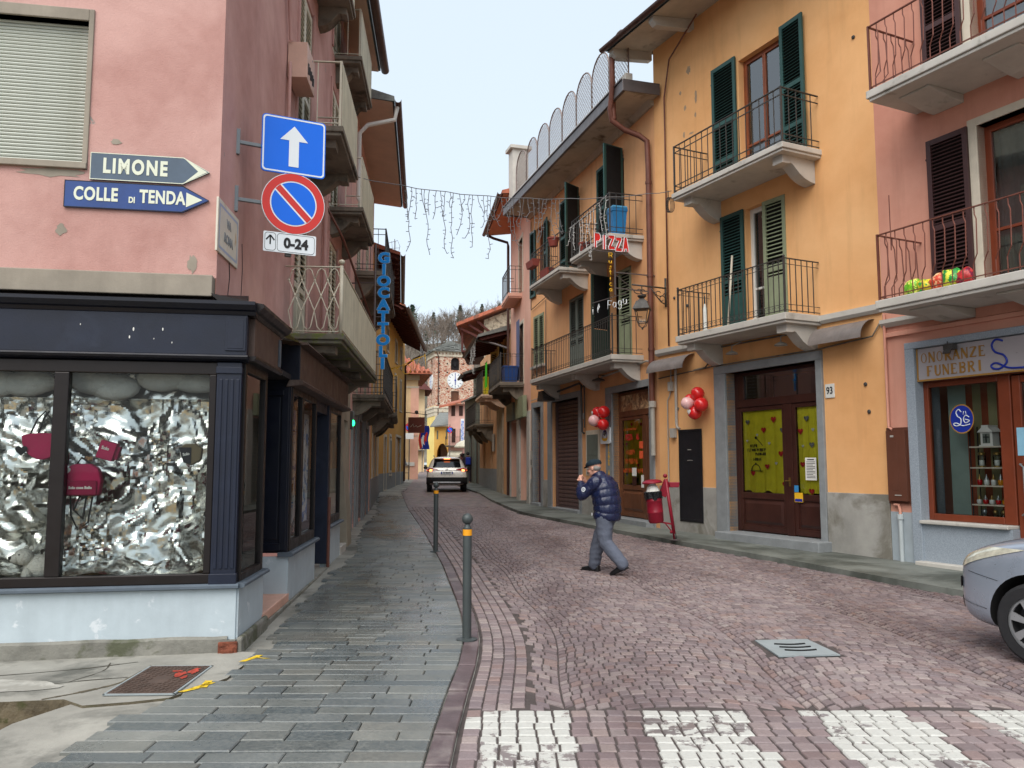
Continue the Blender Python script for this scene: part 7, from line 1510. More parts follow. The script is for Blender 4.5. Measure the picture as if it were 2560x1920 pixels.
t = wthing('plush_bear', 'white plush polar bear at the lower left of the display', 'toy', -1.74, .80, .12); b = MB().sphere((.09,.04,.03), .12, 16, 10, sc=(1.1,.8,.85)); b.sphere((-.02,-.02,.12), .075, 14, 9, sc=(1,1,.95)); b.sphere((-.07,-.06,.11), .042, 10, 7); b.sphere((-.02,.03,.19), .02, 8, 6); b.sphere((.03,.01,.19), .02, 8, 6); b.sphere((.02,-.05,-.03), .05, 10, 7, sc=(.8,.8,1.2)); b.build('body', M_PLUSH, t, smooth=True); b = MB().sphere((-.10,-.085,.118), .016, 8, 6); b.sphere((-.03,-.09,.145), .007, 6, 5); b.sphere((-.07,-.04,.16), .007, 6, 5); b.build('nose_and_eyes', M_INK, t)

# ---- undertaker's window: shelves and votive lights
t = thing('display_shelf', 'black rack with five wooden shelves in the undertaker window', 'shelf', R1.w3(7.13, -.36, 0), R1.th); zs_ = (1.96,1.66,1.40,1.13,.90)
for z in zs_: MB().box(-.28,.30,-.10,.10,z-.02,z).build('board', M_STUCC, t, bevel=.003)
b = MB()
for x in (-.27,.29):
    for y in (-.09,.09): b.bar((x,y,.9),(x,y,2.25),.012)
b.build('upright', M_INK, t)
def shelf_thing(name, lab, cat, u, z, grp=None): return thing(name, lab, cat, R1.w3(7.13+u, -.36, z), R1.th, grp)
t = shelf_thing('cross_lantern', 'white house-shaped lantern with a cross on the top shelf', 'lantern', -.02, 1.961); MB().box(-.09,.09,-.08,.08,.02,.2).build('body', M_WHITEF, t, bevel=.004); MB().box(-.105,.105,-.095,.095,0,.02).build('base', M_WHITEF, t); b = MB(); b.prism([(-.12,.2),(.12,.2),(.05,.27),(.05,.30),(-.05,.30),(-.05,.27)], -.11, .11, 'y'); b.build('roof', M_WHITEF, t); b = MB(); b.box(-.055,.055,-.083,-.08,.04,.18); b.build('window', M_GREYSH, t); b = MB(); b.bar((0,-.085,.05),(0,-.085,.17),.014); b.bar((-.04,-.085,.13),(.04,-.085,.13),.014); b.build('cross', M_INK, t)
t = shelf_thing('dark_lantern', 'dark blue metal lantern beside the white cross lantern', 'lantern', .21, 1.961); MB().lathe([(.07,0),(.07,.02),(.055,.03),(.055,.18),(.07,.19),(.03,.25)], n=8).build('body', M_NAVYD, t); MB().lathe([(.012,.25),(.02,.28),(.01,.3)], n=8).build('finial', M_SILV, t)
for i, (u, z) in enumerate(((-.16,1.661),(.07,1.661),(.26,1.661))):
    t = shelf_thing('glass_votive_jar', ('left','middle','right')[i]+' glass jar with gold lid on the second shelf', 'jar', u, z, 'gold lidded jars'); MB().lathe([(.045,.02),(.055,.04),(.055,.16),(.04,.175)], n=16).build('glass', M_GLASSC, t, smooth=40); MB().lathe([(.05,.175),(.052,.2),(.04,.215)], n=16).build('lid', M_BRASS, t, smooth=40); MB().lathe([(.05,0),(.05,.02)], n=16).build('base', M_BRASS, t); MB().lathe([(.035,.021),(.035,.10)], n=12).build('candle', M_PAPER, t)
cols = {'red': mat('red_glass', S(170,20,24), .15, bump=0), 'white': mat('milk_glass', S(206,210,206), .2, bump=0), 'amber': mat('amber_glass', S(196,128,20), .15, bump=0)}
for row, (z, seq, h) in enumerate(((1.401,('red','white','white','amber','red'),.16),(1.131,('white','red','white','red','amber','amber'),.13))):
    for i, c in enumerate(seq):
        t = shelf_thing('votive_candle', '%s votive light on the %s shelf, %s' % (c, ('third','fourth')[row], ('leftmost','second from its left end','third from its left end','fourth from its left end','fifth from its left end','rightmost')[i]), 'votive light', -.21+.105*i if row == 0 else -.23+.095*i, z, 'votive lights'); MB().lathe([(.022,0),(.034,.015),(.036,h*.4),(.03,h*.5)], n=12).build('cup', cols[c], t, smooth=40); MB().lathe([(.03,h*.5),(.012,h*.8),(.004,h)], n=10).build('cap', M_SILV if i % 2 else M_BRASS, t, smooth=40)
for i, u in enumerate((-.16,0,.12,.24)):
    t = shelf_thing('glass_dome_lamp', '%s small glass lamp on the lowest shelf' % ('first','second','third','fourth')[i], 'votive light', u, .901, 'lamps on the lowest shelf'); MB().lathe([(.04,0),(.045,.05),(.03,.08)], n=12).build('base', M_GLASSC, t, smooth=40); MB().sphere((0,0,.12), .032, 12, 8, sc=(1,1,1.3)).build('dome', M_BRASS if i in (1,2) else M_SILV, t, smooth=True)
b = MB(); b.v = [(6.86+x*.9, y_, 2.36+z) for (x, z), y_ in zip(C(.2,40), [.118]*40)]; b.f = [tuple(range(40))]; b.m = [0]; lg = b.build('round_emblem', M_BLUEB, fr0)
b = MB(); ring(b, [(6.86+x*.9, 2.36+z) for x, z in C(.215,40)], [(6.86+x*.9, 2.36+z) for x, z in C(.197,40)], .117); b.build('gold_rim', M_GOLD, lg)
b = MB(); yy = .114; b.tube(curve([(6.86+a,yy,2.36+c) for a, c in ((.0,.10),(-.04,.14),(-.08,.10),(-.06,.04),(-.01,0),(-.02,-.08),(-.09,-.1),(-.13,-.07),(-.08,-.06),(.02,-.1),(.13,-.08))]), .008, 6); b.tube(curve([(6.86+a,yy,2.36+c) for a, c in ((.12,.02),(.07,.05),(.03,.0),(.06,-.06),(.12,-.03),(.05,-.005))]), .007, 6); b.tube([(6.86+a,yy,2.36+c) for a, c in ((.03,.06),(.04,.11),(.07,.11),(.075,.06))], .005, 5); b.build('script_initials', M_SWHITE, lg, smooth=True)

# ---- things on the balconies
def on(F, name, lab, cat, u, o, z, grp=None): return thing(name, lab, cat, F.w3(u, o, z), F.th, grp)
t = on(R2, 'blue_bin', 'blue plastic bin standing on the upper pizzeria balcony', 'bin', -1.05, .5, 7.09); MB().lathe([(.2,0),(.26,.62),(.28,.63),(.28,.70),(.25,.70)], n=4).build('tub', mat('blue_plastic', S(40,126,186), .4, var=.06, bump=0), t, rot=(0,0,PI/4), bevel=.02); MB().lathe([(.285,.70),(.27,.76),(.1,.78)], n=4).build('lid', mat('light_blue_plastic', S(80,160,206), .4, var=.06, bump=0), t, rot=(0,0,PI/4), bevel=.02)
M_TERR = mat('terracotta_plastic', S(134,62,52), .7, var=.15, vs=5); M_SOIL = mat('potting_soil', S(60,48,40), .95)
for u, o, z, lab, kind in ((-4.35,.95,7.72,'terracotta pot hung at the right end of the left upper balcony',0),(-6.2,.95,7.55,'terracotta planter box hung at the left end of the left upper balcony',1),(-5.35,.8,7.1,'terracotta trough standing on the left upper balcony floor',1),(-2.5,.75,7.1,'terracotta pot on the right upper balcony floor',0)):
    t = on(R2, 'flower_pot', lab, 'flower pot', u, o, z, 'flower pots on the upper balconies')
    if kind: MB().add([(-.3,-.09,0),(.3,-.09,0),(.3,.09,0),(-.3,.09,0),(-.34,-.12,.2),(.34,-.12,.2),(.34,.12,.2),(-.34,.12,.2)], [(0,3,2,1),(0,1,5,4),(1,2,6,5),(2,3,7,6),(3,0,4,7)]).build('trough', M_TERR, t); MB().box(-.32,.32,-.1,.1,.17,.18).build('soil', M_SOIL, t)
    else: MB().lathe([(.11,0),(.16,.2),(.175,.2),(.175,.24)], n=18).build('pot', M_TERR, t, smooth=35); MB().lathe([(.15,.2),(.15,.22)], n=14).build('soil', M_SOIL, t)
t = on(R0 if 'R0' in globals() else R1, 'wrapped_parcels', 'heap of bright green, red and yellow wrapped bags on the undertaker balcony', 'bags', 7.25, .75, 4.09)
for i, (u, m, s_) in enumerate(((-.42,S(120,200,40),.17),(-.2,S(236,214,60),.15),(.0,S(226,84,60),.17),(.2,S(46,160,70),.18),(.38,S(206,60,60),.16))):
    b = MB().sphere((u,0,s_*.75), s_, 12, 8, sc=(.85,.6,.8)); b.v = [(x+.05*mnoise.noise((x*9,y*9,z*9)), y+.04*mnoise.noise((x*9+5,y*9,z*9)), max(0, z+.07*mnoise.noise((x*8,y*8+3,z*8)))) for x, y, z in b.v]; b.build('bag', mat('bag_print_%d' % i, m, .3, var=.5, vs=12, stain=[S(250,240,120),S(60,170,70),S(250,200,150),S(240,240,80),S(120,30,60)][i], st=(.5,.54), ss=9, bump=.3, bs=20), t, smooth=True)
t = on(R1, 'broom_handle', 'pale wooden pole leaning on the lower balcony shutter of the orange house', 'pole', 2.30, .16, 4.28); MB().tube([(.03,-.12,.02),(-.02,.08,1.55)], .022, 8).build('shaft', M_STUCC, t, smooth=True); MB().lathe([(.024,0),(.024,.1)], (.03,-.12,.0), 8).build('grip', M_CONDUIT, t)
t = on(R1, 'closed_umbrella', 'folded white parasol standing on the lower balcony of the orange house', 'umbrella', 1.86, .45, 4.28); MB().lathe([(.02,0),(.05,.1),(.045,.45),(.015,.62)], n=9).build('canopy', M_PAPER, t); MB().tube([(0,0,.6),(0,0,.78)], .012, 6).build('handle', M_IRON, t)
t = on(R1, 'yellow_block', 'small yellow block on the upper balcony of the orange house', 'block', 4.0, .35, 7.215); MB().box(-.09,.09,-.06,.06,0,.07).build('block', M_YELP, t, bevel=.01); MB().box(-.05,.05,-.04,.04,.07,.09).build('knob', M_YELP, t, bevel=.008)
t = on(R3, 'blue_crate', 'blue plastic crate on the grey balcony of the peach house', 'crate', -2.0, .45, 4.61); MB().add([(-.3,-.22,0),(.3,-.22,0),(.3,.22,0),(-.3,.22,0),(-.36,-.26,.55),(.36,-.26,.55),(.36,.26,.55),(-.36,.26,.55)], [(0,3,2,1),(0,1,5,4),(1,2,6,5),(2,3,7,6),(3,0,4,7)]).build('tub', mat('deep_blue_plastic', S(32,72,136), .4, var=.06, bump=0), t); MB().box(-.38,.38,-.28,.28,.53,.58).build('rim', mat('deep_blue_plastic', S(32,72,136), .4), t, bevel=.01)
t = on(R3, 'green_cloth', 'bright green cloth hanging over the railing end of the balcony', 'cloth', -5.35, .95, 0); o = hang_fabric(t, -.35, .45, 4.75, 5.75, 0, mat('bright_green_cloth', S(70,190,40), .8, var=.1), 31, 'cloth'); MB().tube([(-.4,0,5.75),(.5,0,5.75)], .012, 6).build('cord', M_IRON, t)
t = on(R3, 'yellow_crate', 'yellow plastic crate on the far terracotta balcony', 'crate', -7.6, .6, 4.6); MB().box(-.3,.3,-.2,.2,0,.75).build('tub', mat('yellow_plastic', S(226,206,30), .4, var=.06, bump=0), t, bevel=.03); MB().box(-.32,.32,-.22,.22,.72,.78).build('rim', mat('yellow_plastic', S(226,206,30), .4), t, bevel=.01)
# ================================================================ VEHICLES
from mathutils.bvhtree import BVHTree
def bake(o, name=None):
    """apply an object's modifiers"""
    bpy.context.view_layer.update(); dg = bpy.context.evaluated_depsgraph_get()
    me = bpy.data.meshes.new_from_object(o.evaluated_get(dg)); old = o.data; o.modifiers.clear(); o.data = me; me.name = name or o.name; bpy.data.meshes.remove(old); return o
def station(y, w, zb, T, belt):
    if T > belt+.12: h = [(0,zb),(.7*w,zb),(.96*w,zb+.07),(w,zb+.22),(w,(zb+belt)/2+.12),(.985*w,belt-.04),(.95*w,belt+.04),(.74*w,T-.09),(.60*w,T-.02),(0,T+.015)]
    else: h = [(0,zb),(.7*w,zb),(.96*w,zb+.06),(w,zb+min(.2,(T-zb)*.35)),(w,zb+(T-zb)*.6),(.985*w,zb+(T-zb)*.8),(.93*w,T-.05),(.78*w,T-.015),(.5*w,T+.005),(0,T+.012)]
    return [(x, y, z) for x, z in h]+[(-x, y, z) for x, z in h[-2:0:-1]]
def car_body(par, sts, belt, m, arches, name='body', r=.36):
    b = MB(); R_ = [station(*s, belt) for s in sts]; n = len(R_[0])
    for q in R_: b.v += q
    for i in range(len(R_)-1): b.f += [(i*n+k, i*n+(k+1) % n, (i+1)*n+(k+1) % n, (i+1)*n+k) for k in range(n)]
    b.f += [tuple(range(n)), tuple((len(R_)-1)*n+k for k in range(n))[::-1]]; b.m = [0]*len(b.f)
    o = b.build(name, [m, M_VOID], par, smooth=True); s = o.modifiers.new('s', 'SUBSURF'); s.levels = 2; s.render_levels = 2; bake(o)
    bm = bmesh.new(); bm.from_mesh(o.data); bmesh.ops.recalc_face_normals(bm, faces=bm.faces); bm.to_mesh(o.data); bm.free()
    cut = []
    for y, z in arches:
        c = MB().lathe([(r,-1.2),(r,1.2)], (0,y,z), 36, ax='x'); c.v = [(x, yy, zz) for x, yy, zz in c.v]
        for sgn in (-1, 1):
            d = MB().lathe([(r,.45),(r,1.3)], (0,y,z), 40, ax='x'); d.v = [(x*sgn, yy, zz) for x, yy, zz in d.v]
            if sgn < 0: d.f = [f[::-1] for f in d.f]
            k = d.build('cutter', M_VOID); k.parent = par; bm = bmesh.new(); bm.from_mesh(k.data); bmesh.ops.recalc_face_normals(bm, faces=bm.faces); bm.to_mesh(k.data); bm.free(); cut.append(k)
            mo = o.modifiers.new('b', 'BOOLEAN'); mo.object = k; mo.operation = 'DIFFERENCE'; mo.solver = 'EXACT'
    bake(o)
    for k in cut: me = k.data; bpy.data.objects.remove(k); bpy.data.meshes.remove(me)
    o.data.set_sharp_from_angle(angle=math.radians(50))
    bm = bmesh.new(); bm.from_mesh(o.data); bv = BVHTree.FromBMesh(bm); bm.free()
    return o, bv
def decal(par, bv, poly, direction, name, m, off=.006, n=8, thick=.0):
    """patch wrapped on the body: poly = four corners (points in front of the surface)"""
    d = Vector(direction).normalized(); A, B, C_, D = [Vector(p) for p in poly]; b = MB(); P = []
    for j in range(n+1):
        for i in range(n+1):
            p = (A*(1-i/n)+B*(i/n))*(1-j/n)+(D*(1-i/n)+C_*(i/n))*(j/n); h = bv.ray_cast(p-d*1.5, d)
            P.append((h[0]-d*off) if h[0] is not None else p)
    b.add(P, [(j*(n+1)+i, j*(n+1)+i+1, (j+1)*(n+1)+i+1, (j+1)*(n+1)+i) for j in range(n) for i in range(n)]); return b.build(name, m, par, smooth=True)
M_TYRE = mat('tyre_rubber', S(36,36,38), .8, var=.15, vs=10, bs=60, bump=.3); M_ALLOY = mat('silver_wheel_trim', S(170,172,174), .35, .6, var=.1, vs=8); M_BUMP = mat('black_bumper_plastic', S(30,30,32), .6, var=.1); M_PEARL = mat('pearl_white_car_paint', S(236,232,224), .3, .15, var=.04, bump=0, coat=.8); M_SILVER = mat('silver_blue_car_paint', S(168,178,192), .32, .55, var=.04, bump=0, coat=.8)
M_CARGL = mat('dark_car_glass', S(20,24,28), .06, 0., var=.0, bump=0, spec=.8); M_LAMPR = mat('tail_lamp_red', S(150,16,18), .15, var=.05, bump=0, coat=.6); M_LAMPC = mat('headlamp_clear', S(206,204,186), .12, .3, var=.3, vs=14, bump=0, coat=1.)
def wheel(par, x, y, z, r, w, sgn, spokes=7):
    t = MB().lathe([(r*.66,-w/2),(r*.9,-w/2),(r*.98,-w*.38),(r,-w*.2),(r,w*.2),(r*.98,w*.38),(r*.9,w/2),(r*.66,w/2)], n=40, ax='x', cap=False).build('tyre', M_TYRE, par, smooth=35, loc=(x,y,z))
    MB().lathe([(r*.66,-w*.42),(r*.66,w*.36),(r*.60,w*.36),(r*.56,w*.0),(r*.2,w*.0)] if sgn > 0 else [(r*.2,0),(r*.56,0),(r*.60,-w*.36),(r*.66,-w*.36),(r*.66,w*.42)], n=36, ax='x', cap=False).build('wheel_well', M_BUMP, t, smooth=35)
    b = MB(); xo = sgn*w*.40
    b.lathe([(r*.68,xo-.012),(r*.68,xo+.004),(r*.60,xo+.006),(r*.60,xo-.012)], n=40, ax='x', cap=False); b.lathe([(.0,xo-.02),(r*.2,xo-.02),(r*.22,xo+.0),(r*.15,xo+sgn*.02),(.0,xo+sgn*.022)][::1], n=24, ax='x')
    for i in range(spokes):
        a = 2*PI*i/spokes+.2; da, db = .30, .17
        P = [(xo-.01*sgn, r*.17*math.cos(a-da), r*.17*math.sin(a-da)), (xo-.01*sgn, r*.62*math.cos(a-db), r*.62*math.sin(a-db)), (xo-.01*sgn, r*.62*math.cos(a+db), r*.62*math.sin(a+db)), (xo-.01*sgn, r*.17*math.cos(a+da), r*.17*math.sin(a+da))]
        Q = [(p[0]+sgn*.018, p[1]*(1 if k in (0,3) else .99), p[2]*(1 if k in (0,3) else .99)) for k, p in enumerate(P)]
        b.add(P+Q, [(4,5,6,7),(0,1,5,4),(1,2,6,5),(2,3,7,6),(3,0,4,7)])
    b.build('rim', M_ALLOY, t, smooth=30); return t

# ---- pearl white crossover driving away, y runs from its tail to its nose
suv = thing('white_crossover_car', 'pearl white crossover car driving away with brake lights on', 'car', (-2.93, 37.15, gz(38.5)), math.radians(5))
body, bv = car_body(suv, [(.0,.72,.52,.86),(.03,.86,.42,.98),(.10,.905,.34,1.08),(.26,.915,.30,1.26),(.48,.915,.28,1.50),(.75,.915,.27,1.58),(1.6,.915,.26,1.61),(2.4,.915,.26,1.57),(2.95,.915,.26,1.30),(3.3,.915,.26,1.10),(4.0,.89,.28,1.0),(4.28,.80,.34,.88),(4.38,.62,.42,.72)], 1.0, M_PEARL, [(.82,.34),(3.5,.34)], r=.38)
BK = (0,1,0)
decal(suv, bv, [(-.64,-.3,1.10),(.64,-.3,1.10),(.56,-.3,1.47),(-.56,-.3,1.47)], BK, 'rear_window', M_CARGL, .012, 10)
MB().box(-.58,.58,.34,.62,1.50,1.53).build('roof_spoiler', M_PEARL, suv, bevel=.01)
decal(suv, bv, [(-.92,-.3,.36),(.92,-.3,.36),(.92,-.3,.66),(-.92,-.3,.66)], BK, 'lower_bumper', M_BUMP, .015, 12); MB().box(-.62,.62,-.035,.05,.40,.46).build('skid_plate', M_ALLOY, suv, bevel=.01)
for s_ in (-1, 1):
    decal(suv, bv, [(s_*.90,-.3,.90),(s_*.40,-.3,.985),(s_*.42,-.3,1.03),(s_*.89,-.3,1.10)], BK, 'tail_lamp', M_LAMPR, .014, 8)
    lp = MB().sphere((0,0,0), .075, 12, 8, sc=(1.1,.35,.8)); lp.build('brake_light', emit('brake_glow', (1.,.22,.06,1), 3.2), suv, smooth=True, loc=(s_*.72,.045,.96))
    decal(suv, bv, [(s_*1.5,.75,1.08),(s_*1.5,2.7,1.08),(s_*1.5,2.45,1.46),(s_*1.5,.85,1.46)], (-s_,0,0), 'side_window', M_CARGL, .008, 8)
    for y in (.82, 3.5): wheel(suv, s_*.80, y, .34, .345, .22, s_, 5)
    b = MB().sphere((s_*1.0,2.85,1.08), .10, 12, 8, sc=(1.1,.6,.75)); b.bar((s_*.86,2.9,1.05),(s_*.98,2.88,1.06),.05); b.build('wing_mirror', M_BUMP, suv, smooth=True); b = MB(); b.tube([(s_*.60,.75,1.60),(s_*.61,1.0,1.65),(s_*.60,2.2,1.64),(s_*.58,2.4,1.58)], .016, 6); b.build('roof_rail', M_ALLOY, suv, smooth=True)
MB().box(-.14,.14,.30,.36,1.475,1.50).build('high_brake_light', emit('brake_glow', (1.,.22,.06,1), 3.2), suv); pl = MB().box(-.27,.27,-.03,.02,.80,.915); pl = pl.build('number_plate', M_SWHITE, suv); b = MB(); b.box(-.27,-.225,-.032,-.03,.80,.915); b.box(.225,.27,-.032,-.03,.80,.915); b.build('blue_band', M_BLUEB, pl); text('plate_characters', 'FZ 865SV', .105, M_INK, pl, (0,-.033,.858), FRONT, .8, .002)
b = MB(); ring(b, C(.05,20), C(.038,20), 0); b.box(-.065,.065,-.003,.0,-.010,.010); b.build('badge', M_ALLOY, suv, loc=(0,-.0,1.0)); MB().bar((0,.14,1.13),(.28,.2,1.17),.02).build('wiper', M_INK, suv); MB().box(-.5,.5,.012,.03,.965,.975).build('tailgate_line', M_BUMP, suv)

# ---- silver hatchback at the right edge, y runs from its nose to its tail
hx, hy = -math.sin(math.radians(26)), math.cos(math.radians(26))     # heading
FA = Vector((4.30, 6.80, 0))                                          # left front wheel on the ground
nose = FA+Vector((hx, hy, 0))*.80+Vector((hy, -hx, 0))*.76
car = thing('silver_hatchback', 'silver hatchback entering the picture at the lower right edge', 'car', (nose.x, nose.y, gz(7)), math.radians(26)+PI)
body2, bv2 = car_body(car, [(.0,.50,.36,.70),(.035,.66,.27,.80),(.14,.79,.22,.875),(.34,.845,.19,.95),(.62,.86,.18,1.01),(.95,.86,.18,1.06),(1.22,.86,.18,1.12),(1.45,.86,.18,1.28),(1.85,.86,.18,1.46),(2.4,.86,.18,1.50),(3.2,.86,.18,1.46),(3.6,.84,.2,1.25),(3.82,.78,.26,1.0),(3.92,.62,.36,.8)], 1.0, M_SILVER, [(.80,.33),(3.2,.33)], 'body', .395)
FWD = (0,1,0)
for s_ in (-1, 1):
    decal(car, bv2, [(s_*.58,-.1,.70),(s_*.84,.08,.745),(s_*1.02,.56,.955),(s_*.78,.36,.915)], (-s_*.72,.66,-.15), 'headlamp', M_LAMPC, .008, 10)
    decal(car, bv2, [(s_*.56,-.3,.52),(s_*.80,-.1,.53),(s_*.80,-.1,.62),(s_*.56,-.3,.61)], (-s_*.25,.95,0), 'bumper_strip', M_BUMP, .018, 6); decal(car, bv2, [(s_*.52,-.3,.34),(s_*.72,-.2,.35),(s_*.72,-.2,.45),(s_*.52,-.3,.44)], (-s_*.2,.97,0), 'fog_lamp', M_BUMP, .010, 6)
    decal(car, bv2, [(s_*1.5,1.45,1.06),(s_*1.5,3.3,1.06),(s_*1.5,3.0,1.38),(s_*1.5,1.85,1.38)], (-s_,0,0), 'side_window', M_CARGL, .008, 8)
    for y in (.80, 3.2): wheel(car, s_*.775, y, .325, .33, .20, s_, 7)
    sm = MB(); P = [Vector((s_*1.5, y, z)) for y, z in ((.10,.44),(.25,.42),(.40,.40),(.46,.395))]; 
    for poly, nm_ in (([(s_*1.5,.10,.430),(s_*1.5,.42,.385),(s_*1.5,.42,.389),(s_*1.5,.10,.434)],'crease'),([(s_*1.5,.20,.690),(s_*1.5,.50,.640),(s_*1.5,.50,.644),(s_*1.5,.20,.694)],'panel_gap')): decal(car, bv2, poly, (-s_,0,0), nm_, M_BUMP, .004, 8)
decal(car, bv2, [(-.42,-.3,.50),(.42,-.3,.50),(.40,-.3,.64),(-.40,-.3,.64)], FWD, 'grille', M_BUMP, .008, 8); decal(car, bv2, [(-.62,1.0,1.9),(.62,1.0,1.9),(.52,1.85,1.9),(-.52,1.85,1.9)], (0,0,-1), 'windscreen', M_CARGL, .008, 8)
# ================================================================ PEOPLE
def limb(mb, pts, rs, n=14, m=0):
    mb.tube(pts, rs, n, m)
    for p, r in zip(pts, rs): mb.sphere(p, r*.985, 12, 8, m)
def fuse(mb, name, m, par, voxel, smooth_it=2, folds=None):
    o = mb.build(name, m, par, smooth=True); r = o.modifiers.new('r', 'REMESH'); r.mode = 'VOXEL'; r.voxel_size = voxel; r.use_smooth_shade = True
    if smooth_it: s = o.modifiers.new('s', 'SMOOTH'); s.factor = .5; s.iterations = smooth_it
    bake(o)
    if folds:
        a_, fz, fr_ = folds
        for v in o.data.vertices:
            c = v.co; k = mnoise.noise((c.x*fr_, c.y*fr_, c.z*fz)); k2 = mnoise.noise((c.x*fr_*2.3+7, c.y*fr_*2.3, c.z*fz*2.1)); v.co = c+v.normal*a_*((1-abs(k)*2.2)+.5*k2)
    o.data.polygons.foreach_set('use_smooth', [True]*len(o.data.polygons)); return o
V3 = lambda a: Vector(a)
def puff(mb, pts, rs, puffs, n=20, amp=.10, flat=1., seed=0):
    """quilted tube: the radius swells between seams"""
    pts = [Vector(p) for p in pts]; K = puffs*6; P, R_ = [], []
    L = [0]
    for a, b in zip(pts, pts[1:]): L.append(L[-1]+(b-a).length)
    for i in range(K+1):
        s = L[-1]*i/K; j = max(k for k in range(len(L)-1) if L[k] <= s+1e-9); t = (s-L[j])/(L[j+1]-L[j]); p = pts[j].lerp(pts[j+1], t); r = rs[j]+(rs[j+1]-rs[j])*t
        ph = (i/6) % 1.; P.append(p); R_.append(r*(1-amp+amp*math.sin(PI*ph)**.6*1.3))
    mb.tube(P, R_, n)
    if puffs != 6: mb.sphere(pts[0], R_[0]*.97, 12, 8)
    mb.sphere(pts[-1], R_[-1]*.97, 12, 8)
M_SKIN = mat('skin', S(214,160,138), .55, var=.1, vs=14, bs=80, bump=.1); M_PUFF = mat('navy_down_jacket', S(26,34,66), .30, var=.15, vs=6, bs=22, bump=.35, bd=.02, spec=.5); M_TROU = mat('grey_wool_trousers', S(92,98,112), .9, var=.12, vs=8, bs=14, bump=.5, bd=.02); M_SHOE = mat('black_shoe_leather', S(22,22,24), .4, var=.1, bump=.1); M_CAP = mat('dark_teal_cap', S(20,38,48), .85, var=.15, vs=10, bs=90, bump=.4); M_HAIR = mat('grey_hair', S(150,144,138), .8, var=.2, vs=30)
fx, fy = -.82, .57
man = thing('person', 'man in navy down jacket, grey trousers and dark cap walking across the street', 'person', (1.37, 12.0, gz(12)+.002), math.atan2(fy, fx))
SH = {'hipR': (0,-.09,.80), 'kneeR': (.19,-.09,.45), 'ankR': (.27,-.10,.10), 'toeR': (.47,-.11,.035), 'hipL': (0,.09,.80), 'kneeL': (-.03,.10,.44), 'ankL': (-.31,.12,.165), 'toeL': (-.13,.13,.03),
      'pel': (0,0,.84), 'waist': (.01,0,.98), 'chest': (.05,0,1.20), 'neck': (.13,0,1.385), 'head': (.20,0,1.50), 'shR': (.09,-.18,1.31), 'shL': (.09,.18,1.31), 'elR': (.28,-.24,1.13), 'elL': (.27,.25,1.11), 'wrR': (.37,-.10,1.27), 'wrL': (.37,.09,1.29)}
J = {k: Vector(v) for k, v in SH.items()}
bd = MB()
limb(bd, [J['pel'],J['waist'],J['chest']], [.14,.135,.15]); bd.sphere(J['chest']+V3((0,0,.05)), .15, 14, 10, sc=(.85,1.15,.8)); limb(bd, [J['chest']+V3((.03,0,.1)),J['neck'],J['head']-V3((.02,0,.05))], [.09,.058,.055])
for s in 'LR':
    limb(bd, [J['sh'+s],J['el'+s],J['wr'+s]], [.062,.046,.030]); limb(bd, [J['hip'+s],J['knee'+s],J['ank'+s]], [.095,.065,.045]); limb(bd, [J['ank'+s]-V3((0,0,.02)),J['ank'+s].lerp(J['toe'+s],.25)-V3((0,0,.01))], [.032,.026])
# head: skull, jaw, nose, ears, brows, lips
h = J['head']; hd = lambda x, y, z: h+V3((x*math.cos(.25)+z*math.sin(.25)*1., y, z*math.cos(.25)-x*math.sin(.25)))   # nods forward
bd.sphere(hd(-.012,0,.03), .10, 18, 12, sc=(1.0,.80,1.0)); bd.sphere(hd(.03,0,-.05), .072, 16, 10, sc=(1.0,.82,1.05)); bd.sphere(hd(.072,0,-.10), .032, 12, 8, sc=(.9,1.1,.7))
bd.sphere(hd(.105,0,-.015), .020, 10, 8, sc=(1,.75,1.3)); bd.sphere(hd(.095,0,.012), .014, 8, 6, sc=(1,.7,1.6)); bd.sphere(hd(.088,0,-.062), .018, 10, 6, sc=(.7,1.3,.45)); bd.sphere(hd(.084,0,.036), .02, 10, 6, sc=(.6,2.2,.4))
for s in (-1, 1): bd.sphere(hd(-.012,s*.083,-.012), .026, 10, 8, sc=(.75,.35,1.2)); bd.sphere(hd(.06,s*.04,-.035), .03, 10, 7, sc=(.8,.8,.8))
# hands: palms raised to the mouth, five bent fingers each
for s, k in ((1,'L'), (-1,'R')):
    w = J['wr'+k]; c = w+V3((.030,-s*.035,.055)); bd.sphere(c, .040, 12, 8, sc=(.75,.95,1.1)); limb(bd, [w, c], [.028,.030], 10)
    for i in range(4):
        b0 = c+V3((.012+.004*i,-s*(.012-.018*i)*1.0,.030-.018*i)); b1 = b0+V3((.022,-s*.022,.016-.004*i)); b2 = b1+V3((-.004,-s*.024,.002)); b3 = b2+V3((-.018,-s*.008,-.004)); limb(bd, [b0,b1,b2,b3], [.0095,.009,.0085,.0075], 8)
    t0 = c+V3((-.012,-s*.02,.02)); limb(bd, [t0, t0+V3((.004,-s*.022,.026)), t0+V3((.014,-s*.036,.040))], [.011,.010,.0085], 8)
fuse(bd, 'body', M_SKIN, man, .0075, 2)
jk = MB()
puff(jk, [(-.005,0,.76),(-.015,0,.90),(.0,0,1.05),(.03,0,1.20),(.065,0,1.30),(.10,0,1.37)], [.186,.192,.198,.196,.165,.10], 6, 28, .045)
jk.v = [(x*1.0, y*1.14, z) for x, y, z in jk.v]
for s in 'LR': puff(jk, [J['sh'+s]+V3((-.02,0,-.01)), J['sh'+s].lerp(J['el'+s],.5)+V3((0,0,-.01)), J['el'+s], J['el'+s].lerp(J['wr'+s],.55), J['wr'+s]+V3((-.005,0,-.012))], [.100,.088,.082,.072,.048], 5, 18, .06)
jk.tube([(.10,0,1.33),(.125,0,1.385),(.14,0,1.425)], [.115,.098,.092], 20)
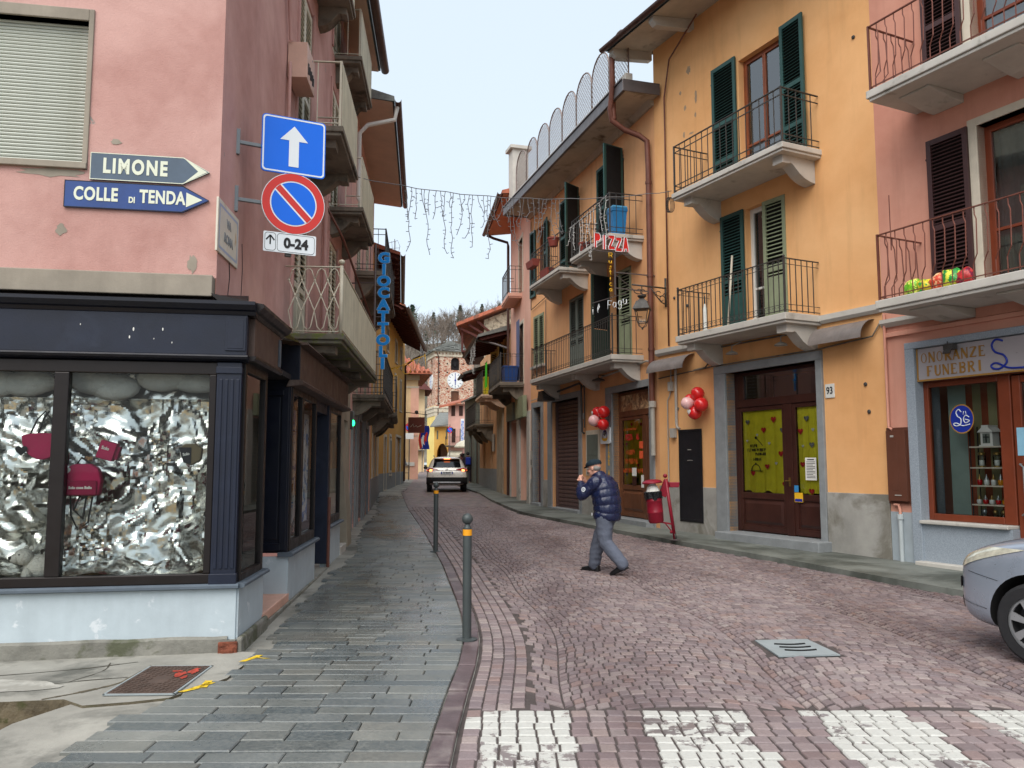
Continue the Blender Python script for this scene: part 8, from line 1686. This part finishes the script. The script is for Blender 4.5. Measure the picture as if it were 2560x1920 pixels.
jo = fuse(jk, 'down_jacket', M_PUFF, man, .009, 1, (.006, 7, 13))
b = MB().lathe([(.034,0),(.034,.006)], n=18, ax='y'); c = J['sh'+'L'].lerp(J['el'+'L'],.62)+V3((0,.088,.01)); b.build('sleeve_badge', M_SWHITE, jo, loc=c, rot=(.15,0,-.1)); b = MB(); ring(b, C(.022,14), C(.015,14), .0065); b.box(-.012,.012,.006,.0072,-.003,.003); b.build('badge_mark', M_PUFF, jo, loc=c, rot=(.15,0,-.1))
b = MB(); b.box(-.012,.012,-.002,.002,-.02,.02); b.build('pocket_tab', M_SWHITE, jo, loc=(.155,.16,.84), rot=(0,0,-.6))
tr = MB(); limb(tr, [(0,.02,.86),(0,-.02,.86)], [.155,.155]); 
for s, sg in (('L',1),('R',-1)): limb(tr, [J['hip'+s]+V3((0,0,.03)), J['hip'+s].lerp(J['knee'+s],.5), J['knee'+s], J['knee'+s].lerp(J['ank'+s],.5), J['ank'+s]+V3((.0,0,-.01))], [.130,.112,.096,.090,.084])
to = fuse(tr, 'trousers', M_TROU, man, .010, 1, (.009, 9, 5))
for s, pitch in (('R',.0), ('L',.42)):
    a = J['ank'+s]; sh = MB(); n = 14; prof = [(-.085,.032,.085),(-.075,.040,.10),(-.03,.044,.105),(.03,.045,.092),(.08,.048,.072),(.14,.049,.058),(.185,.040,.048),(.21,.016,.034)]
    R_ = []
    for x, w_, t_ in prof: R_.append([(x, w_*math.cos(q), max(0, t_*.5+t_*.5*math.sin(q)) if math.sin(q) > -.3 else 0.) for q in [2*PI*i/n for i in range(n)]])
    for q in R_: sh.v += q
    for i in range(len(R_)-1): sh.f += [(i*n+k, i*n+(k+1) % n, (i+1)*n+(k+1) % n, (i+1)*n+k) for k in range(n)]
    sh.f += [tuple(range(n))[::-1], tuple((len(R_)-1)*n+k for k in range(n))]; sh.m = [0]*len(sh.f)
    zz = .0 if s == 'R' else .065
    o = sh.build('shoe', M_SHOE, man, smooth=50, loc=(a.x, a.y, .004+zz), rot=(0, pitch, 0)); MB().prism([(-.088,-.004),(.21,-.004),(.212,.012),(-.09,.014)], -.040, .040, 'y').build('sole', M_BUMP, o, bevel=.004)
cp = MB(); n = 24      # flat cap: dome pulled forward over a short peak
for j, (r, z, dx) in enumerate([(.108,.0,0),(.116,.02,.004),(.114,.05,.012),(.094,.078,.02),(.05,.092,.026),(.004,.096,.028)]): cp.v += [tuple(hd(-.012+dx+r*1.08*math.cos(2*PI*i/n), r*.90*math.sin(2*PI*i/n), .036+z*(1-.45*max(0,math.cos(2*PI*i/n))))) for i in range(n)]
for j in range(5): cp.f += [(j*n+k, j*n+(k+1) % n, (j+1)*n+(k+1) % n, (j+1)*n+k) for k in range(n)]
cp.m = [0]*len(cp.f); cp.add([hd(.085,-.075,.05),hd(.12,-.06,.045),hd(.155,-.025,.036),hd(.16,0,.034),hd(.155,.025,.036),hd(.12,.06,.045),hd(.085,.075,.05),hd(.08,.05,.062),hd(.08,-.05,.062),hd(.1,0,.066)], [(0,1,2,9,8),(2,3,4,9),(4,5,6,7,9)]); cp.build('flat_cap', M_CAP, man, smooth=60)
hr = MB().sphere(hd(-.045,0,-.005), .074, 14, 9, sc=(.80,1.08,.75)); hr.build('hair', M_HAIR, man, smooth=True)
ey = MB()
for s in (-1, 1): ey.sphere(hd(.083,s*.032,.014), .010, 8, 6)
ey.build('eyes', M_WHITEF, man, smooth=True)
def passer(lab, x, y, rz, mc, mt, mh, h=1.68, stride=.25, bag=None):
    t = thing('person', lab, 'person', (x, y, gz(y)+.07), rz); k = h/1.68; b = MB()
    limb(b, [(0,0,.92*k),(0,0,1.15*k),(.01,0,1.32*k)], [.12,.12,.13], 10); limb(b, [(.01,0,1.35*k),(.02,0,1.5*k)], [.06,.05], 8); b.sphere((.03,0,1.57*k), .095, 12, 8, sc=(1,.85,1.15)); b.sphere((.12,0,1.55*k), .02, 6, 5)
    for s in (-1, 1):
        limb(b, [(.01,s*.19,1.38*k),(.03*s,s*.25,1.12*k),(.12*s+.05,s*.24,.9*k)], [.055,.045,.035], 8); limb(b, [(0,s*.09,.9*k),(s*stride*.5,s*.09,.5*k),(s*stride,s*.09,.1*k)], [.085,.06,.045], 8); limb(b, [(s*stride,s*.09,.05),(s*stride+.14,s*.09,.04)], [.045,.035], 8)
    fuse(b, 'body', M_SKIN, t, .022, 1); c = MB(); limb(c, [(0,0,.78*k),(0,0,1.1*k),(.01,0,1.33*k)], [.185,.175,.15], 12); c.v = [(x_, y_*1.2, z_) for x_, y_, z_ in c.v]
    for s in (-1, 1): limb(c, [(.01,s*.19,1.38*k),(.03*s,s*.26,1.12*k),(.11*s+.05,s*.25,.94*k)], [.08,.07,.055], 8)
    fuse(c, 'coat', mc, t, .022, 1); c = MB()
    for s in (-1, 1): limb(c, [(0,s*.09,.88*k),(s*stride*.5,s*.09,.5*k),(s*stride,s*.09,.12*k)], [.105,.08,.065], 8)
    fuse(c, 'trousers', mt, t, .022, 1); c = MB().sphere((.0,0,1.61*k), .108, 12, 8, sc=(1,.95,1.0)); c.build('hair' if mh is M_HAIR or mh is M_WOODD else 'cap', mh, t, smooth=True)
    if bag: MB().box(-.25,-.13,-.14,.14,1.0*k,1.4*k).build('rucksack', bag, t, bevel=.03)
M_DKC = mat('dark_coat_cloth', S(44,36,46), .85, var=.15); M_MAR = mat('maroon_coat', S(84,40,40), .85, var=.15); M_DENIM = mat('dark_denim', S(44,52,80), .9, var=.15); M_GRYC = mat('grey_coat', S(120,124,128), .85, var=.15)
passer('walker in dark coat with cap on the right pavement beyond the car', -2.55, 47.5, 1.7, M_DKC, M_DKC, M_INK, 1.76, .2, M_BLUEB); passer('walker in maroon coat between the car and the dark-coated walker', -3.05, 49.5, 1.7, M_MAR, M_DKC, M_WOODD, 1.66, .2)
passer('white-haired person in grey jacket standing by the far left railing', -7.35, 55.2, -.6, M_GRYC, M_DENIM, M_HAIR, 1.68, .05)
# ================================================================ SMALL THINGS AT THE FAR END
def pole_sign(lab, x, y, h, parts):
    t = thing('road_sign', lab, 'road sign', (x, y, gz(y)), 0); MB().tube([(0,0,0),(0,0,h)], .035, 8).build('post', M_GUTTERG, t)
    for k, z in parts:
        if k == 'np':
            MB().lathe([(.3,-.06),(.3,-.04)], (0,0,z), 24, ax='y').build('red_disc', M_SRED, t); MB().lathe([(.22,-.068),(.22,-.062)], (0,0,z), 24, ax='y').build('blue_disc', M_SBLUE, t); MB().bar((-.16,-.07,z+.16),(.16,-.07,z-.16),.07,.004,up=(0,1,0)).build('slash', M_SRED, t)
        elif k == 'tri':
            MB().prism([(-.34,z-.2),(.34,z-.2),(0,z+.38)], -.06, -.04, 'y').build('red_triangle', M_SRED, t); MB().prism([(-.2,z-.13),(.2,z-.13),(0,z+.2)], -.066, -.061, 'y').build('white_field', M_SWHITE, t)
        else: MB().box(-.3,.3,-.06,-.04,z-.2,z+.2).build('plate', M_SWHITE if k == 'pl' else M_GREYSH, t)
pole_sign('no parking sign with white plate on the far left pole', -7.0, 56.0, 4.0, [('np',3.55),('pl',2.95)]); pole_sign('triangular warning sign above a no parking disc before the yellow house', -8.5, 78, 4.2, [('tri',3.6),('np',2.7)]); pole_sign('no parking sign with green arrow plate before the rose house', -5.6, 74, 4.4, [('np',3.9),('gr',3.9)])
t = thing('flag_pair', 'blue and red-white flags on slanted poles at the bend', 'flags', (-6.9, 60.0, 3.0), 0)
for i, (a, cols_) in enumerate(((.35,(M_BLUEB,M_BLUEB,M_BLUEB)),(.1,(M_SRED,M_SWHITE,M_SRED)))):
    MB().tube([(.1*i,0,0),(.55+.35*a+.1*i,-.2,1.75)], .02, 6).build('pole', M_STUCC, t)
    for j, m in enumerate(cols_):
        b = MB(); n = 8
        for k in range(n):
            z0, z1 = 1.5-1.7*k/n, 1.5-1.7*(k+1)/n; x0 = .25+.2*j-.12*i; w0 = .2
            b.quad((x0+.05*math.sin(k),-.2-.06*math.sin(k+j),z0),(x0+w0+.05*math.sin(k),-.2-.06*math.sin(k+j+1),z0),(x0+w0+.05*math.sin(k+1)-.02*k*0,-.2-.06*math.sin(k+j+2),z1),(x0+.05*math.sin(k+1),-.2-.06*math.sin(k+j+1),z1))
        b.build('cloth', m, t, smooth=True)
for i, (x, y) in enumerate(((-3.75,68),(-3.0,70))):
    t = thing('cream_parasol', ('left','right')[i]+' cream market parasol above the far pavement', 'parasol', (x, y, gz(y)), 0, 'cream parasols'); MB().tube([(0,0,0),(0,0,2.7)], .03, 8).build('pole', M_STUCC, t); MB().lathe([(1.0,2.25),(1.02,2.35),(.85,2.6),(.5,2.82),(.05,2.95)], n=12).build('canopy', M_IVORY, t, smooth=35)
t = thing('vertical_blue_sign', 'narrow vertical sign with blue letters on the rose house', 'sign', (-5.35, 88.5, 0), 0); MB().box(-.18,.18,-.04,.04,3.6,6.6).build('board', M_SWHITE, t); b = MB()
for k in range(9): b.box(-.12,.12,-.06,-.04,6.3-.31*k,6.36-.31*k); b.box(-.12 if k % 2 else .06,-.06 if k % 2 else .12,-.06,-.04,6.16-.31*k,6.36-.31*k); b.box(-.12,.12,-.06,-.04,6.14-.31*k,6.18-.31*k)
tag(b.build('letter_strokes', M_SBLUE, t), kind='stuff'); b = MB(); b.bar((.1,0,5),(.5,0.5,5),.04); b.build('bracket', M_IRON, t)
t = thing('far_railing', 'low grey railing on the far left pavement', 'railing', (-7.6, 54.2, gz(54)), .05)
MB().bar((-.6,0,1.0),(.8,0,1.0),.05).build('top_rail', M_GUTTERG, t); MB().bar((-.6,0,.5),(.8,0,.5),.04).build('mid_rail', M_GUTTERG, t)
repeat('rail_post', MB().bar((0,0,0),(0,0,1.0),.05), M_GUTTERG, t, [((x,0,0),(0,0,0)) for x in (-.6,-.1,.35,.8)])
